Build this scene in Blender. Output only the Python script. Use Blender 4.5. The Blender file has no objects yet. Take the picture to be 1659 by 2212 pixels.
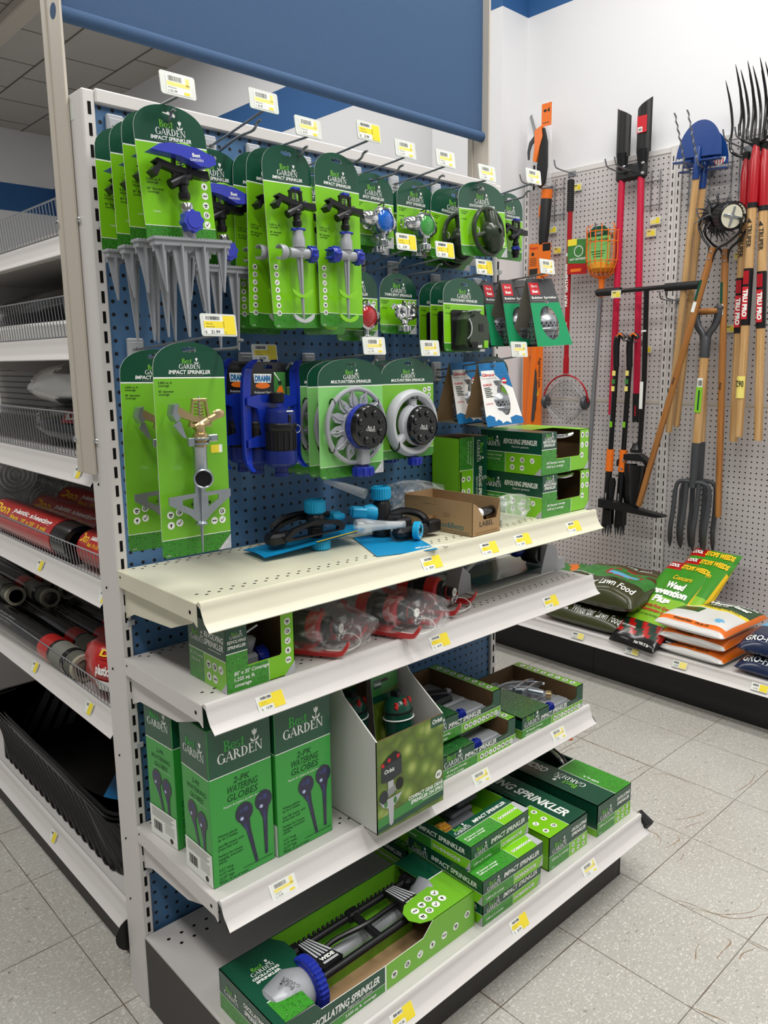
import bpy, math, random
from mathutils import Matrix, Vector, Euler
from mathutils.geometry import tessellate_polygon
PI = math.pi
SC = bpy.context.scene
COL = SC.collection
RND = random.Random(7)

# ------------------------------------------------------------------ materials
def lin(h):
    h = h.lstrip('#')
    o = []
    for i in (0, 2, 4):
        c = int(h[i:i+2], 16) / 255.0
        o.append(c / 12.92 if c <= 0.04045 else ((c + 0.055) / 1.055) ** 2.4)
    return (o[0], o[1], o[2], 1.0)
MATS = {}
def mat(name, col, rough=0.5, metal=0.0, coat=0.0, alpha=1.0, trans=0.0, spec=0.5, ior=1.45, noise=0.0, nscale=40.0, bump=0.0, emit=0.0):
    if name in MATS: return MATS[name]
    m = bpy.data.materials.new(name); m.use_nodes = True
    nt = m.node_tree; b = nt.nodes['Principled BSDF']
    c = lin(col)
    b.inputs['Base Color'].default_value = c
    b.inputs['Roughness'].default_value = rough
    b.inputs['Metallic'].default_value = metal
    b.inputs['Coat Weight'].default_value = coat
    b.inputs['Coat Roughness'].default_value = 0.12
    b.inputs['Specular IOR Level'].default_value = spec
    b.inputs['IOR'].default_value = ior
    b.inputs['Alpha'].default_value = alpha
    b.inputs['Transmission Weight'].default_value = trans
    if emit:
        b.inputs['Emission Color'].default_value = c
        b.inputs['Emission Strength'].default_value = emit
    if noise or bump:
        tc = nt.nodes.new('ShaderNodeTexCoord'); nz = nt.nodes.new('ShaderNodeTexNoise')
        nz.inputs['Scale'].default_value = nscale; nz.inputs['Detail'].default_value = 4
        nt.links.new(tc.outputs['Object'], nz.inputs['Vector'])
        if noise:
            mx = nt.nodes.new('ShaderNodeMix'); mx.data_type = 'RGBA'
            mx.inputs[6].default_value = tuple(max(0, v * (1 - noise)) for v in c[:3]) + (1,)
            mx.inputs[7].default_value = tuple(min(1, v * (1 + noise)) for v in c[:3]) + (1,)
            nt.links.new(nz.outputs['Fac'], mx.inputs[0]); nt.links.new(mx.outputs[2], b.inputs['Base Color'])
        if bump:
            bp = nt.nodes.new('ShaderNodeBump'); bp.inputs['Strength'].default_value = bump; bp.inputs['Distance'].default_value = 0.002
            nt.links.new(nz.outputs['Fac'], bp.inputs['Height']); nt.links.new(bp.outputs['Normal'], b.inputs['Normal'])
    MATS[name] = m
    return m

def peg_mat(name, col, axis, r=0.155, rough=0.45):
    """painted pegboard: a one inch grid of dark round holes"""
    m = mat(name, col, rough, noise=0.05, nscale=9)
    nt = m.node_tree; b = nt.nodes['Principled BSDF']
    src = b.inputs['Base Color'].links[0].from_socket
    tc = nt.nodes.new('ShaderNodeTexCoord'); sp = nt.nodes.new('ShaderNodeSeparateXYZ')
    nt.links.new(tc.outputs['Object'], sp.inputs[0])
    def M(op, a, bb=None):
        n = nt.nodes.new('ShaderNodeMath'); n.operation = op
        for i, v in enumerate((a, bb)):
            if v is None: continue
            if isinstance(v, (int, float)): n.inputs[i].default_value = v
            else: nt.links.new(v, n.inputs[i])
        return n.outputs[0]
    def cell(o):
        return M('SUBTRACT', M('FRACT', M('ADD', M('DIVIDE', o, 0.0254), 100.5)), 0.5)
    a, c2 = cell(sp.outputs[axis]), cell(sp.outputs[2])
    d = M('SQRT', M('ADD', M('MULTIPLY', a, a), M('MULTIPLY', c2, c2)))
    msk = M('LESS_THAN', d, r)
    mx = nt.nodes.new('ShaderNodeMix'); mx.data_type = 'RGBA'
    nt.links.new(msk, mx.inputs[0]); nt.links.new(src, mx.inputs[6]); mx.inputs[7].default_value = (0.006, 0.006, 0.008, 1)
    nt.links.new(mx.outputs[2], b.inputs['Base Color'])
    return m

def drop_mat(name, c1, c2, scale=220.0, thr=0.32, coat=0.3):
    """printed photograph of water drops on a green ground"""
    m = mat(name, c1, 0.35, coat=coat)
    nt = m.node_tree; b = nt.nodes['Principled BSDF']
    tc = nt.nodes.new('ShaderNodeTexCoord'); vo = nt.nodes.new('ShaderNodeTexVoronoi'); nz = nt.nodes.new('ShaderNodeTexNoise')
    vo.inputs['Scale'].default_value = scale; nz.inputs['Scale'].default_value = 18
    nt.links.new(tc.outputs['Object'], vo.inputs['Vector']); nt.links.new(tc.outputs['Object'], nz.inputs['Vector'])
    r = nt.nodes.new('ShaderNodeValToRGB'); e = r.color_ramp.elements
    e[0].position = 0.0; e[0].color = lin(c2); e[1].position = thr; e[1].color = tuple(v * 0.55 for v in lin(c1)[:3]) + (1,)
    q = e.new(thr * 0.55); q.color = lin(c1)
    q = e.new(min(0.95, thr * 1.35)); q.color = lin(c1)
    nt.links.new(vo.outputs['Distance'], r.inputs['Fac'])
    mx = nt.nodes.new('ShaderNodeMix'); mx.data_type = 'RGBA'; mx.blend_type = 'MULTIPLY'; mx.inputs[0].default_value = 0.5
    nt.links.new(r.outputs['Color'], mx.inputs[6]); nt.links.new(nz.outputs['Color'], mx.inputs[7])
    mx2 = nt.nodes.new('ShaderNodeMix'); mx2.data_type = 'RGBA'; mx2.inputs[0].default_value = 0.6
    nt.links.new(mx.outputs[2], mx2.inputs[6]); nt.links.new(r.outputs['Color'], mx2.inputs[7])
    nt.links.new(mx2.outputs[2], b.inputs['Base Color'])
    return m

def wood_mat(name, c1, c2, scale=14.0):
    m = mat(name, c1, 0.42, coat=0.15)
    nt = m.node_tree; b = nt.nodes['Principled BSDF']
    tc = nt.nodes.new('ShaderNodeTexCoord'); mp = nt.nodes.new('ShaderNodeMapping'); mp.inputs['Scale'].default_value = (scale * 6, scale * 6, scale * 0.25)
    nz = nt.nodes.new('ShaderNodeTexNoise'); nz.inputs['Scale'].default_value = 1.0; nz.inputs['Detail'].default_value = 5
    nt.links.new(tc.outputs['Object'], mp.inputs[0]); nt.links.new(mp.outputs[0], nz.inputs['Vector'])
    r = nt.nodes.new('ShaderNodeValToRGB'); r.color_ramp.elements[0].position = 0.35; r.color_ramp.elements[1].position = 0.65
    r.color_ramp.elements[0].color = lin(c2); r.color_ramp.elements[1].color = lin(c1)
    nt.links.new(nz.outputs['Fac'], r.inputs['Fac']); nt.links.new(r.outputs['Color'], b.inputs['Base Color'])
    return m

def film_mat(name, tint='#f4f6f6', alpha=0.16, rough=0.12, streak=0.35):
    """thin clear plastic film: mostly see-through, with crinkled shiny streaks"""
    m = mat(name, tint, rough)
    nt = m.node_tree; b = nt.nodes['Principled BSDF']
    b.inputs['Specular IOR Level'].default_value = 0.8
    tc = nt.nodes.new('ShaderNodeTexCoord'); nz = nt.nodes.new('ShaderNodeTexNoise'); nz.inputs['Scale'].default_value = 26; nz.inputs['Detail'].default_value = 3
    nz.inputs['Distortion'].default_value = 1.4
    nt.links.new(tc.outputs['Object'], nz.inputs['Vector'])
    r = nt.nodes.new('ShaderNodeValToRGB'); e = r.color_ramp.elements
    e[0].position = 0.5; e[0].color = (alpha,) * 3 + (1,); e[1].position = 0.72; e[1].color = (alpha + streak,) * 3 + (1,)
    nt.links.new(nz.outputs['Fac'], r.inputs['Fac']); nt.links.new(r.outputs['Color'], b.inputs['Alpha'])
    bp = nt.nodes.new('ShaderNodeBump'); bp.inputs['Strength'].default_value = 0.9; bp.inputs['Distance'].default_value = 0.006
    nt.links.new(nz.outputs['Fac'], bp.inputs['Height']); nt.links.new(bp.outputs['Normal'], b.inputs['Normal'])
    return m

# ------------------------------------------------------------------ text glyph meshes
_TC = {}
def glyphs(s, bold=0.0):
    k = (s, bold)
    if k not in _TC:
        cu = bpy.data.curves.new('t', 'FONT'); cu.body = s; cu.size = 1.0; cu.resolution_u = 2; cu.offset = bold; cu.fill_mode = 'FRONT'
        ob = bpy.data.objects.new('t', cu); me = bpy.data.meshes.new_from_object(ob)
        vs = [(v.co.x, v.co.y) for v in me.vertices]; fs = [tuple(p.vertices) for p in me.polygons]
        bpy.data.objects.remove(ob); bpy.data.curves.remove(cu); bpy.data.meshes.remove(me)
        w = max((v[0] for v in vs), default=0.0); x0 = min((v[0] for v in vs), default=0.0)
        _TC[k] = (vs, fs, x0, w)
    return _TC[k]

# a small roman alphabet (stems, bowls and serifs) for the two line package logo
def _serif():
    def ring(cx, cy, rx, ry, a0, a1, tx, ty, n=10):
        o, i = [], []
        for k in range(n + 1):
            a = math.radians(a0 + (a1 - a0) * k / n)
            o.append((cx + rx * math.cos(a), cy + ry * math.sin(a))); i.append((cx + (rx - tx) * math.cos(a), cy + (ry - ty) * math.sin(a)))
        return [[o[k], o[k+1], i[k+1], i[k]] for k in range(n)]
    def bx(x0, y0, x1, y1): return [[(x0, y0), (x1, y0), (x1, y1), (x0, y1)]]
    def sf(x, y, w=.3): return bx(x - w/2, y, x + w/2, y + .05)
    L = {}
    L['B'] = bx(.1, 0, .26, 1) + sf(.18, 0) + sf(.18, .95) + ring(.26, .745, .34, .255, -90, 90, .15, .06) + ring(.26, .27, .4, .27, -90, 90, .16, .06)
    L['e'] = ring(.28, .33, .26, .33, 30, 345, .13, .06, 16) + bx(.06, .35, .52, .41) + ring(.28, .33, .26, .33, 10, 40, .1, .1, 3)
    L['s'] = ring(.2, .49, .17, .17, 40, 250, .09, .07, 9) + ring(.2, .18, .19, .18, -150, 75, .1, .07, 9)
    L['t'] = bx(.12, .05, .26, .86) + bx(.0, .6, .42, .66) + ring(.3, .14, .18, .14, 180, 310, .13, .06, 6)
    L['G'] = ring(.45, .5, .42, .52, 40, 340, .17, .06, 20) + bx(.7, .08, .85, .45) + sf(.76, .42, .32)
    L['A'] = [[(.02, 0), (.08, 0), (.44, 1), (.38, 1)], [(.62, 0), (.8, 0), (.47, 1), (.36, 1)]] + bx(.2, .3, .6, .36) + sf(.08, 0, .26) + sf(.72, 0, .32)
    L['R'] = bx(.1, 0, .26, 1) + sf(.18, 0) + sf(.18, .95) + ring(.26, .73, .34, .27, -90, 90, .15, .06) + [[(.34, .48), (.5, .48), (.86, 0), (.64, 0)]] + sf(.76, 0, .28)
    L['D'] = bx(.1, 0, .26, 1) + sf(.16, 0, .24) + sf(.16, .95, .24) + ring(.26, .5, .5, .5, -90, 90, .17, .06, 14)
    L['E'] = bx(.1, 0, .26, 1) + bx(.02, .94, .62, 1) + bx(.1, .48, .5, .54) + bx(.02, 0, .66, .06) + bx(.57, .8, .62, 1) + bx(.61, 0, .66, .2) + bx(.46, .4, .5, .62)
    L['N'] = bx(.1, 0, .16, 1) + bx(.72, 0, .78, 1) + [[(.06, 1), (.24, 1), (.78, 0), (.66, 0)]] + sf(.13, 0, .26) + sf(.75, .95, .26)
    adv = dict(B=.7, e=.56, s=.42, t=.42, G=.92, A=.82, R=.84, D=.84, E=.72, N=.88)
    return L, adv
SERIF, SADV = _serif()

# ------------------------------------------------------------------ mesh builder
class MB:
    def __init__(s):
        s.v = []; s.f = []; s.fm = []; s.mats = []; s.M = Matrix.Identity(4); s.st = []
    def push(s, m): s.st.append(s.M.copy()); s.M = s.M @ m; return s
    def pop(s): s.M = s.st.pop(); return s
    def mi(s, m):
        if m not in s.mats: s.mats.append(m)
        return s.mats.index(m)
    def add(s, vs, fs, m):
        b = len(s.v); k = s.mi(m)
        s.v += [tuple(s.M @ Vector(p)) for p in vs]
        for f in fs: s.f.append(tuple(i + b for i in f)); s.fm.append(k)
        return s
    def poly(s, pts, m): return s.add(pts, [tuple(range(len(pts)))], m)
    def box(s, x0, y0, z0, x1, y1, z1, m, b=0.0):
        if x1 < x0: x0, x1 = x1, x0
        if y1 < y0: y0, y1 = y1, y0
        if z1 < z0: z0, z1 = z1, z0
        if b <= 0:
            v = [(x0,y0,z0),(x1,y0,z0),(x1,y1,z0),(x0,y1,z0),(x0,y0,z1),(x1,y0,z1),(x1,y1,z1),(x0,y1,z1)]
            return s.add(v, [(0,3,2,1),(4,5,6,7),(0,1,5,4),(1,2,6,5),(2,3,7,6),(3,0,4,7)], m)
        b = min(b, (x1-x0)*.49, (y1-y0)*.49, (z1-z0)*.49)
        v = []; ix = {}
        for i, (x, sx) in enumerate(((x0, 1), (x1, -1))):
            for j, (y, sy) in enumerate(((y0, 1), (y1, -1))):
                for k, (z, sz) in enumerate(((z0, 1), (z1, -1))):
                    for a, p in enumerate(((x, y + sy*b, z + sz*b), (x + sx*b, y, z + sz*b), (x + sx*b, y + sy*b, z))):
                        ix[(i, j, k, a)] = len(v); v.append(p)
        f = []
        for i in (0, 1):
            q = [ix[(i,j,k,0)] for j, k in ((0,0),(0,1),(1,1),(1,0))]; f.append(tuple(q if i == 0 else q[::-1]))
            q = [ix[(j,i,k,1)] for j, k in ((0,0),(1,0),(1,1),(0,1))]; f.append(tuple(q if i == 0 else q[::-1]))
            q = [ix[(j,k,i,2)] for j, k in ((0,0),(0,1),(1,1),(1,0))]; f.append(tuple(q if i == 0 else q[::-1]))
        for i in (0, 1):
            for j in (0, 1):
                f.append((ix[(i,j,0,0)], ix[(i,j,1,0)], ix[(i,j,1,1)], ix[(i,j,0,1)]))
                f.append((ix[(i,0,j,0)], ix[(i,1,j,0)], ix[(i,1,j,2)], ix[(i,0,j,2)]))
                f.append((ix[(0,i,j,1)], ix[(1,i,j,1)], ix[(1,i,j,2)], ix[(0,i,j,2)]))
                for k in (0, 1): f.append((ix[(i,j,k,0)], ix[(i,j,k,1)], ix[(i,j,k,2)]))
        return s.add(v, f, m)
    def prism(s, pts, y0, y1, m, mback=None, mside=None, holes=()):
        """outline in x,z extruded along y from y0 (front) to y1"""
        loops = [list(pts)] + [list(h) for h in holes]
        flat = [p for l in loops for p in l]
        if holes:
            tri = tessellate_polygon([[Vector((p[0], p[1], 0)) for p in l] for l in loops])
        else: tri = [tuple(range(len(pts)))]
        s.add([(p[0], y0, p[1]) for p in flat], tri, m)
        s.add([(p[0], y1, p[1]) for p in flat], [tuple(reversed(t)) for t in tri], mback or m)
        for l in loops:
            n = len(l)
            vv = [(p[0], y0, p[1]) for p in l] + [(p[0], y1, p[1]) for p in l]
            s.add(vv, [(i, i + n, (i + 1) % n + n, (i + 1) % n) for i in range(n)], mside or m)
        return s
    def tube(s, path, r, m, seg=8, cap=True, closed=False, flat=1.0):
        P = [Vector(p) for p in path]; n = len(P)
        R = r if isinstance(r, (list, tuple)) else [r] * n
        rings = []; up = None
        for i in range(n):
            if closed: t = (P[(i+1) % n] - P[i-1])
            else: t = (P[min(i+1, n-1)] - P[max(i-1, 0)])
            if t.length < 1e-9: t = Vector((0, 0, 1))
            t.normalize()
            if up is None:
                up = Vector((0, 0, 1)) if abs(t.z) < .9 else Vector((1, 0, 0))
            up = up - t * up.dot(t)
            if up.length < 1e-6: up = t.orthogonal()
            up.normalize(); w = t.cross(up)
            rings.append([P[i] + (up * math.cos(2*PI*k/seg) * flat + w * math.sin(2*PI*k/seg)) * R[i] for k in range(seg)])
        vs = [p for q in rings for p in q]; fs = []
        for i in range(n if closed else n - 1):
            j = (i + 1) % n
            for k in range(seg):
                l = (k + 1) % seg
                fs.append((i*seg + k, i*seg + l, j*seg + l, j*seg + k))
        if cap and not closed:
            fs.append(tuple(range(seg))[::-1]); fs.append(tuple((n-1)*seg + k for k in range(seg)))
        return s.add(vs, fs, m)
    def lathe(s, prof, m, seg=24, axis='z', a0=0, a1=360):
        """profile of (radius, height) turned about an axis"""
        full = abs(a1 - a0) >= 360; n = seg if full else seg + 1
        vs = []
        for r, h in prof:
            for k in range(n):
                a = math.radians(a0 + (a1 - a0) * k / seg)
                x, y = r * math.cos(a), r * math.sin(a)
                vs.append((x, y, h) if axis == 'z' else ((x, h, y) if axis == 'y' else (h, x, y)))
        fs = []
        for i in range(len(prof) - 1):
            for k in range(seg):
                l = (k + 1) % n
                fs.append((i*n + k, i*n + l, (i+1)*n + l, (i+1)*n + k))
        if full:
            if prof[0][0] > 1e-6: fs.append(tuple(range(n))[::-1])
            if prof[-1][0] > 1e-6: fs.append(tuple((len(prof)-1)*n + k for k in range(n)))
        return s.add(vs, fs, m)
    def ball(s, c, r, m, seg=14, rings=8):
        rx, ry, rz = r if isinstance(r, (tuple, list)) else (r, r, r)
        pr = [(math.sin(PI * i / rings), -math.cos(PI * i / rings)) for i in range(rings + 1)]
        s.push(Matrix.Translation(c) @ Matrix.Diagonal((rx, ry, rz, 1)))
        s.lathe([(max(a, 0), h) for a, h in pr], m, seg); return s.pop()
    def torus(s, c, R, r, m, axis='y', seg=32, sseg=8, flat=1.0):
        path = []
        for k in range(seg):
            a = 2*PI*k/seg; x, y = R*math.cos(a), R*math.sin(a)
            path.append({'z': (x, y, 0), 'y': (x, 0, y), 'x': (0, x, y)}[axis])
        s.push(Matrix.Translation(c)); s.tube(path, r, m, sseg, closed=True, flat=flat); return s.pop()
    def grid(s, rows, m, closed_u=False):
        n = len(rows[0]); vs = [p for r in rows for p in r]; fs = []
        for i in range(len(rows) - 1):
            for k in range(n if closed_u else n - 1):
                l = (k + 1) % n
                fs.append((i*n + k, i*n + l, (i+1)*n + l, (i+1)*n + k))
        return s.add(vs, fs, m)
    # flat printing in the local x,z plane facing -y
    def rect(s, x0, z0, x1, z1, m, y=0.0): return s.poly([(x0, y, z0), (x1, y, z0), (x1, y, z1), (x0, y, z1)], m)
    def disc(s, x, z, r, m, y=0.0, n=14, rz=None):
        rz = rz or r
        return s.poly([(x + r*math.cos(2*PI*k/n), y, z + rz*math.sin(2*PI*k/n)) for k in range(n)], m)
    def ringp(s, x, z, r, t, m, y=0.0, n=16):
        o = [(x + r*math.cos(2*PI*k/n), y, z + r*math.sin(2*PI*k/n)) for k in range(n)]
        i = [(x + (r-t)*math.cos(2*PI*k/n), y, z + (r-t)*math.sin(2*PI*k/n)) for k in range(n)]
        return s.add(o + i, [(k, (k+1) % n, n + (k+1) % n, n + k) for k in range(n)], m)
    def text(s, t, x, z, h, m, y=0.0, w=None, al='c', bold=0.0, sh=0.0, maxw=None, rot=0.0):
        """letters of cap height h; w stretches to a width"""
        vs, fs, x0, x1 = glyphs(t, bold)
        k = h / 0.7; W = (x1 - x0) * k; kx = k
        if w: kx = k * w / max(W, 1e-6); W = w
        elif maxw and W > maxw: kx = k * maxw / W; W = maxw
        ox = {'c': -W/2, 'l': 0.0, 'r': -W}[al]; ca, sa = math.cos(rot), math.sin(rot)
        out = []
        for px, pz in vs:
            a, b = ox + (px - x0) * kx + sh * pz * k, pz * k
            out.append((x + a*ca - b*sa, y, z + a*sa + b*ca))
        return s.add(out, fs, m)
    def serif(s, t, x, z, h, m, y=0.0, kx=1.0, al='l'):
        W = sum(SADV[c] for c in t) * h * kx
        if al == 'c': x -= W/2
        if al == 'r': x -= W
        for c in t:
            for q in SERIF[c]: s.poly([(x + p[0]*h*kx, y, z + p[1]*h) for p in q], m)
            x += SADV[c] * h * kx
        return W
    def logo(s, x, z, w, y=0.0, g=None, wh=None):
        """two line nursery logo centred on x, base at z, w wide: word over word with a tulip"""
        g = g or MT['lime_ink']; wh = wh or MT['white_ink']
        h = w / (sum(SADV[c] for c in 'GARDEN'))
        s.serif('GARDEN', x - w/2, z, h, wh, y)
        h2 = h * 1.12
        s.serif('Best', x - w * 0.36, z + h * 1.08, h2, g, y, kx=1.0)
        tx, tz = x + w * 0.33, z + h * 1.12
        def P(pts): s.poly([(tx + a*h, y, tz + b*h) for a, b in pts], wh)
        P([(-.05, -.05), (.05, -.05), (.05, .6), (-.05, .6)])
        P([(-.28, 1.2), (-.12, 1.05), (0, 1.3), (.12, 1.05), (.28, 1.2), (.26, .8), (.1, .6), (-.1, .6), (-.26, .8)])
        P([(-.03, 0), (-.5, .42), (-.46, .1), (-.2, -.08)]); P([(.03, 0), (.5, .42), (.46, .1), (.2, -.08)])
        return s
    def icon(s, x, z, r, k=0, y=0.0):
        """round white pictogram"""
        wh, dk = MT['white_ink'], MT['dark_ink']
        s.disc(x, z, r, wh, y); e = y - 0.0001; q = r
        if k % 5 == 0: s.rect(x-.5*q, z-.1*q, x+.5*q, z+.35*q, dk, e); s.rect(x-.35*q, z-.5*q, x+.35*q, z-.25*q, dk, e)
        elif k % 5 == 1: s.ringp(x, z, .6*q, .22*q, dk, e, 8); s.rect(x-.15*q, z-.15*q, x+.6*q, z+.1*q, dk, e)
        elif k % 5 == 2: s.poly([(x-.55*q, e, z), (x-.15*q, e, z-.55*q), (x+.6*q, e, z+.5*q), (x+.4*q, e, z+.55*q), (x-.13*q, e, z-.2*q), (x-.38*q, e, z+.14*q)], dk)
        elif k % 5 == 3: s.disc(x, z+.1*q, .35*q, dk, e, 7); s.rect(x-.1*q, z-.6*q, x+.1*q, z, dk, e)
        else: s.rect(x-.6*q, z-.2*q, x+.6*q, z+.2*q, dk, e); s.rect(x-.2*q, z-.05*q, x+.2*q, z+.05*q, wh, e-.0001)
        return s
    def barcode(s, x0, z0, x1, z1, m, y=0.0, seed=1):
        r = random.Random(seed); x = x0
        while x < x1:
            w = r.choice((1, 1, 2, 3)) * (x1-x0) / 60
            s.rect(x, z0, min(x + w, x1), z1, m, y); x += w + r.choice((1, 1, 2)) * (x1-x0) / 60
        return s
    def build(s, name, parent=None, ang=35, smooth=True):
        me = bpy.data.meshes.new(name)
        me.from_pydata(s.v, [], s.f); me.update()
        for m in s.mats: me.materials.append(m)
        me.polygons.foreach_set('material_index', s.fm)
        if smooth:
            me.polygons.foreach_set('use_smooth', [True] * len(s.f))
            me.set_sharp_from_angle(angle=math.radians(ang))
        o = bpy.data.objects.new(name, me); COL.objects.link(o)
        if parent is not None: o.parent = parent
        return o

T = Matrix.Translation
def RX(d): return Matrix.Rotation(math.radians(d), 4, 'X')
def RY(d): return Matrix.Rotation(math.radians(d), 4, 'Y')
def RZ(d): return Matrix.Rotation(math.radians(d), 4, 'Z')
def SCL(x, y, z): return Matrix.Diagonal((x, y, z, 1))

def tag(o, label, cat, group=None, kind=None):
    o['label'] = label; o['category'] = cat
    if group: o['group'] = group
    if kind: o['kind'] = kind
    return o
def thing(name, label, cat, loc=(0, 0, 0), rot=(0, 0, 0), group=None):
    o = bpy.data.objects.new(name, None); COL.objects.link(o); o.empty_display_size = 0.05
    o.location = loc; o.rotation_euler = [math.radians(a) for a in (rot if isinstance(rot, (tuple, list)) else (0, 0, rot))]
    return tag(o, label, cat, group)
def dup(root, loc, rot=(0, 0, 0), label=None, group=None, skip=()):
    r = root.copy(); COL.objects.link(r); r.location = loc
    r.rotation_euler = [math.radians(a) for a in (rot if isinstance(rot, (tuple, list)) else (0, 0, rot))]
    if label: r['label'] = label
    if group: r['group'] = group
    def rec(src, dst):
        for ch in list(src.children):
            if ch.name.split('.')[0] in skip: continue
            c = ch.copy(); COL.objects.link(c); c.parent = dst
            rec(ch, c)
    rec(root, r)
    return r
def struct(o): o['kind'] = 'structure'; return o
def arc(cx, cy, r, a0, a1, n=8):
    return [(cx + r*math.cos(math.radians(a0 + (a1-a0)*k/n)), cy + r*math.sin(math.radians(a0 + (a1-a0)*k/n))) for k in range(n + 1)]
def rrect(x0, z0, x1, z1, r, n=4):
    return arc(x1-r, z0+r, r, -90, 0, n) + arc(x1-r, z1-r, r, 0, 90, n) + arc(x0+r, z1-r, r, 90, 180, n) + arc(x0+r, z0+r, r, 180, 270, n)
def spline(pts, n=6):
    """smooth path through points"""
    P = [Vector(p) for p in pts]; out = []
    for i in range(len(P) - 1):
        a, b, c, d = P[max(i-1, 0)], P[i], P[i+1], P[min(i+2, len(P)-1)]
        for k in range(n):
            t = k / n
            out.append(0.5 * ((2*b) + (c-a)*t + (2*a-5*b+4*c-d)*t*t + (3*b-a-3*c+d)*t*t*t))
    out.append(P[-1]); return out

MT = {}
def setup_mats():
    def A(k, *a, **w): MT[k] = mat(k, *a, **w)
    A('white_metal', '#d9d5d2', 0.38); A('cream_metal', '#dcd8c2', 0.38); A('grey_deck', '#c9c5c2', 0.45, noise=.03, nscale=6)
    A('beige_paint', '#c3bbae', 0.5); A('slot_black', '#0b0a0a', 0.8, spec=.2); A('dark_kick', '#35322f', 0.5); A('black_kick', '#1e1e1f', 0.5)
    A('navy_fabric', '#3b5678', 0.85, noise=.06, nscale=300, bump=.25); A('white_wall', '#e8e8ea', 0.7); A('band_blue', '#2f5f96', 0.7)
    A('ceiling_tile', '#bab5af', 0.9, noise=.05, nscale=60); A('seam', '#6a655f', 0.9)
    A('wire', '#8b8e91', 0.35, metal=.6); A('wire_dark', '#3a3b3d', 0.4, metal=.6); A('chrome', '#d6d8da', 0.12, metal=1.0); A('zinc', '#b4bcc2', 0.28, metal=.9, noise=.12, nscale=60)
    A('brass', '#c9b184', 0.3, metal=.85); A('plastic_grey', '#b9bbbf', 0.4); A('silver_plastic', '#a3a6ab', 0.33, metal=.15); A('galv', '#9b9ea2', 0.35, metal=.7)
    A('clip_white', '#b3b6ba', 0.4); A('tag_white', '#eef0ea', 0.3, coat=.3); A('tag_clear', '#dfe3dc', 0.15, coat=.5); A('tag_yellow', '#f3dd3a', 0.4); A('tag_pale', '#f2e27a', 0.4)
    A('ink', '#23241f', 0.6); A('grey_ink', '#77786f', 0.6)
    A('dark_green', '#0c4a34', 0.32, coat=.35); A('lime', '#7ec814', 0.34, coat=.35); A('lime2', '#74b92a', 0.34, coat=.35); A('mint', '#86cf72', 0.34, coat=.35); A('white_ink', '#f2f4ee', 0.4); A('lime_ink', '#7fce3c', 0.4); A('dark_ink', '#20301c', 0.5)
    A('card_back', '#8d8a7c', 0.8); A('kraft', '#a98a63', 0.85, noise=.06, nscale=50); A('kraft_dark', '#7f623f', 0.9); A('box_inside', '#6b5236', 0.9)
    A('globe_green', '#33a03c', 0.35, coat=.4); A('globe_dark', '#155239', 0.35, coat=.4); A('globe_ink', '#0d4a25', 0.5); A('globe_logo', '#3fb54a', .5)
    A('cobalt', '#1c2f9c', 0.3, coat=.2); A('royal', '#3a44b4', 0.3, coat=.2); A('royal_dark', '#12246e', 0.35); A('black_plastic', '#141416', 0.35); A('black_gloss', '#0d0d0f', 0.18, coat=.4); A('black_matte', '#19191b', 0.6); A('olive_plastic', '#2e3a2a', 0.3, coat=.2)
    A('lime_plastic', '#84c92a', 0.4); A('cyan_plastic', '#17a4d2', 0.4, bump=.0); A('cyan_card', '#128fc4', 0.4, coat=.3); A('red_plastic', '#c01a1c', 0.3, coat=.3); A('orange', '#f0761c', 0.4, coat=.2)
    A('red_paint', '#a8101d', 0.25, coat=.4); A('pink_red', '#c8173f', 0.35, coat=.2); A('blue_paint', '#123c80', 0.3, coat=.4); A('steel_dark', '#4a4c50', 0.45, metal=.3)
    A('clear', '#f5f7f7', 0.08, alpha=.18); A('clear2', '#eef2f2', 0.05, alpha=.3, coat=.6); A('white_card', '#eceae6', 0.6); A('tray_white', '#d8d6d2', 0.6)
    A('red_print', '#b5140f', 0.28, coat=.5, noise=.25, nscale=30); A('yellow_ink', '#f2c51d', .5); A('black_film', '#121214', 0.22, coat=.5, bump=.5, nscale=25); A('white_film', '#e6e6e4', 0.25, coat=.4, bump=.5, nscale=14)
    A('tube_card', '#a39d8c', 0.8); A('roll_grey', '#5b5c52', .8); A('tub_black', '#0f0f11', 0.38, coat=.15)
    A('blue_lens', '#1466c8', 0.12, coat=.6); A('green_lens', '#46a24a', 0.12, coat=.6); A('red_lens', '#b3242a', 0.12, coat=.6)
    A('blue_print', '#1b6fa8', .35, coat=.3); A('teal_green', '#17915c', .35, coat=.3); A('red_ink', '#c8202c', .5); A('deep_black_card', '#15161a', .3, coat=.4); A('grey_card', '#454648', .4, coat=.3)
    A('bag_orange', '#f07318', .3, coat=.35, bump=.35, nscale=14); A('bag_white', '#e3e3e0', .3, coat=.3, bump=.3, nscale=14); A('bag_olive', '#3a3d1c', .28, coat=.4, bump=.4, nscale=14); A('bag_navy', '#152445', .25, coat=.4, bump=.4, nscale=14); A('bag_green', '#3c8f22', .25, coat=.45, bump=.4, nscale=12); A('bag_lime', '#86bd2c', .28, coat=.4); A('bag_dark', '#1c3a2a', .3, coat=.3); A('brown_print', '#5b3a22', .4); A('sky_print', '#6fb4dd', .4); A('leaf_print', '#3f7f3a', .4, noise=.5, nscale=30)
    MT['wood'] = wood_mat('ash_wood', '#d3ae7c', '#b98e58'); MT['wood_dark'] = wood_mat('oiled_wood', '#b57a3e', '#8d5a2a')
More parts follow.
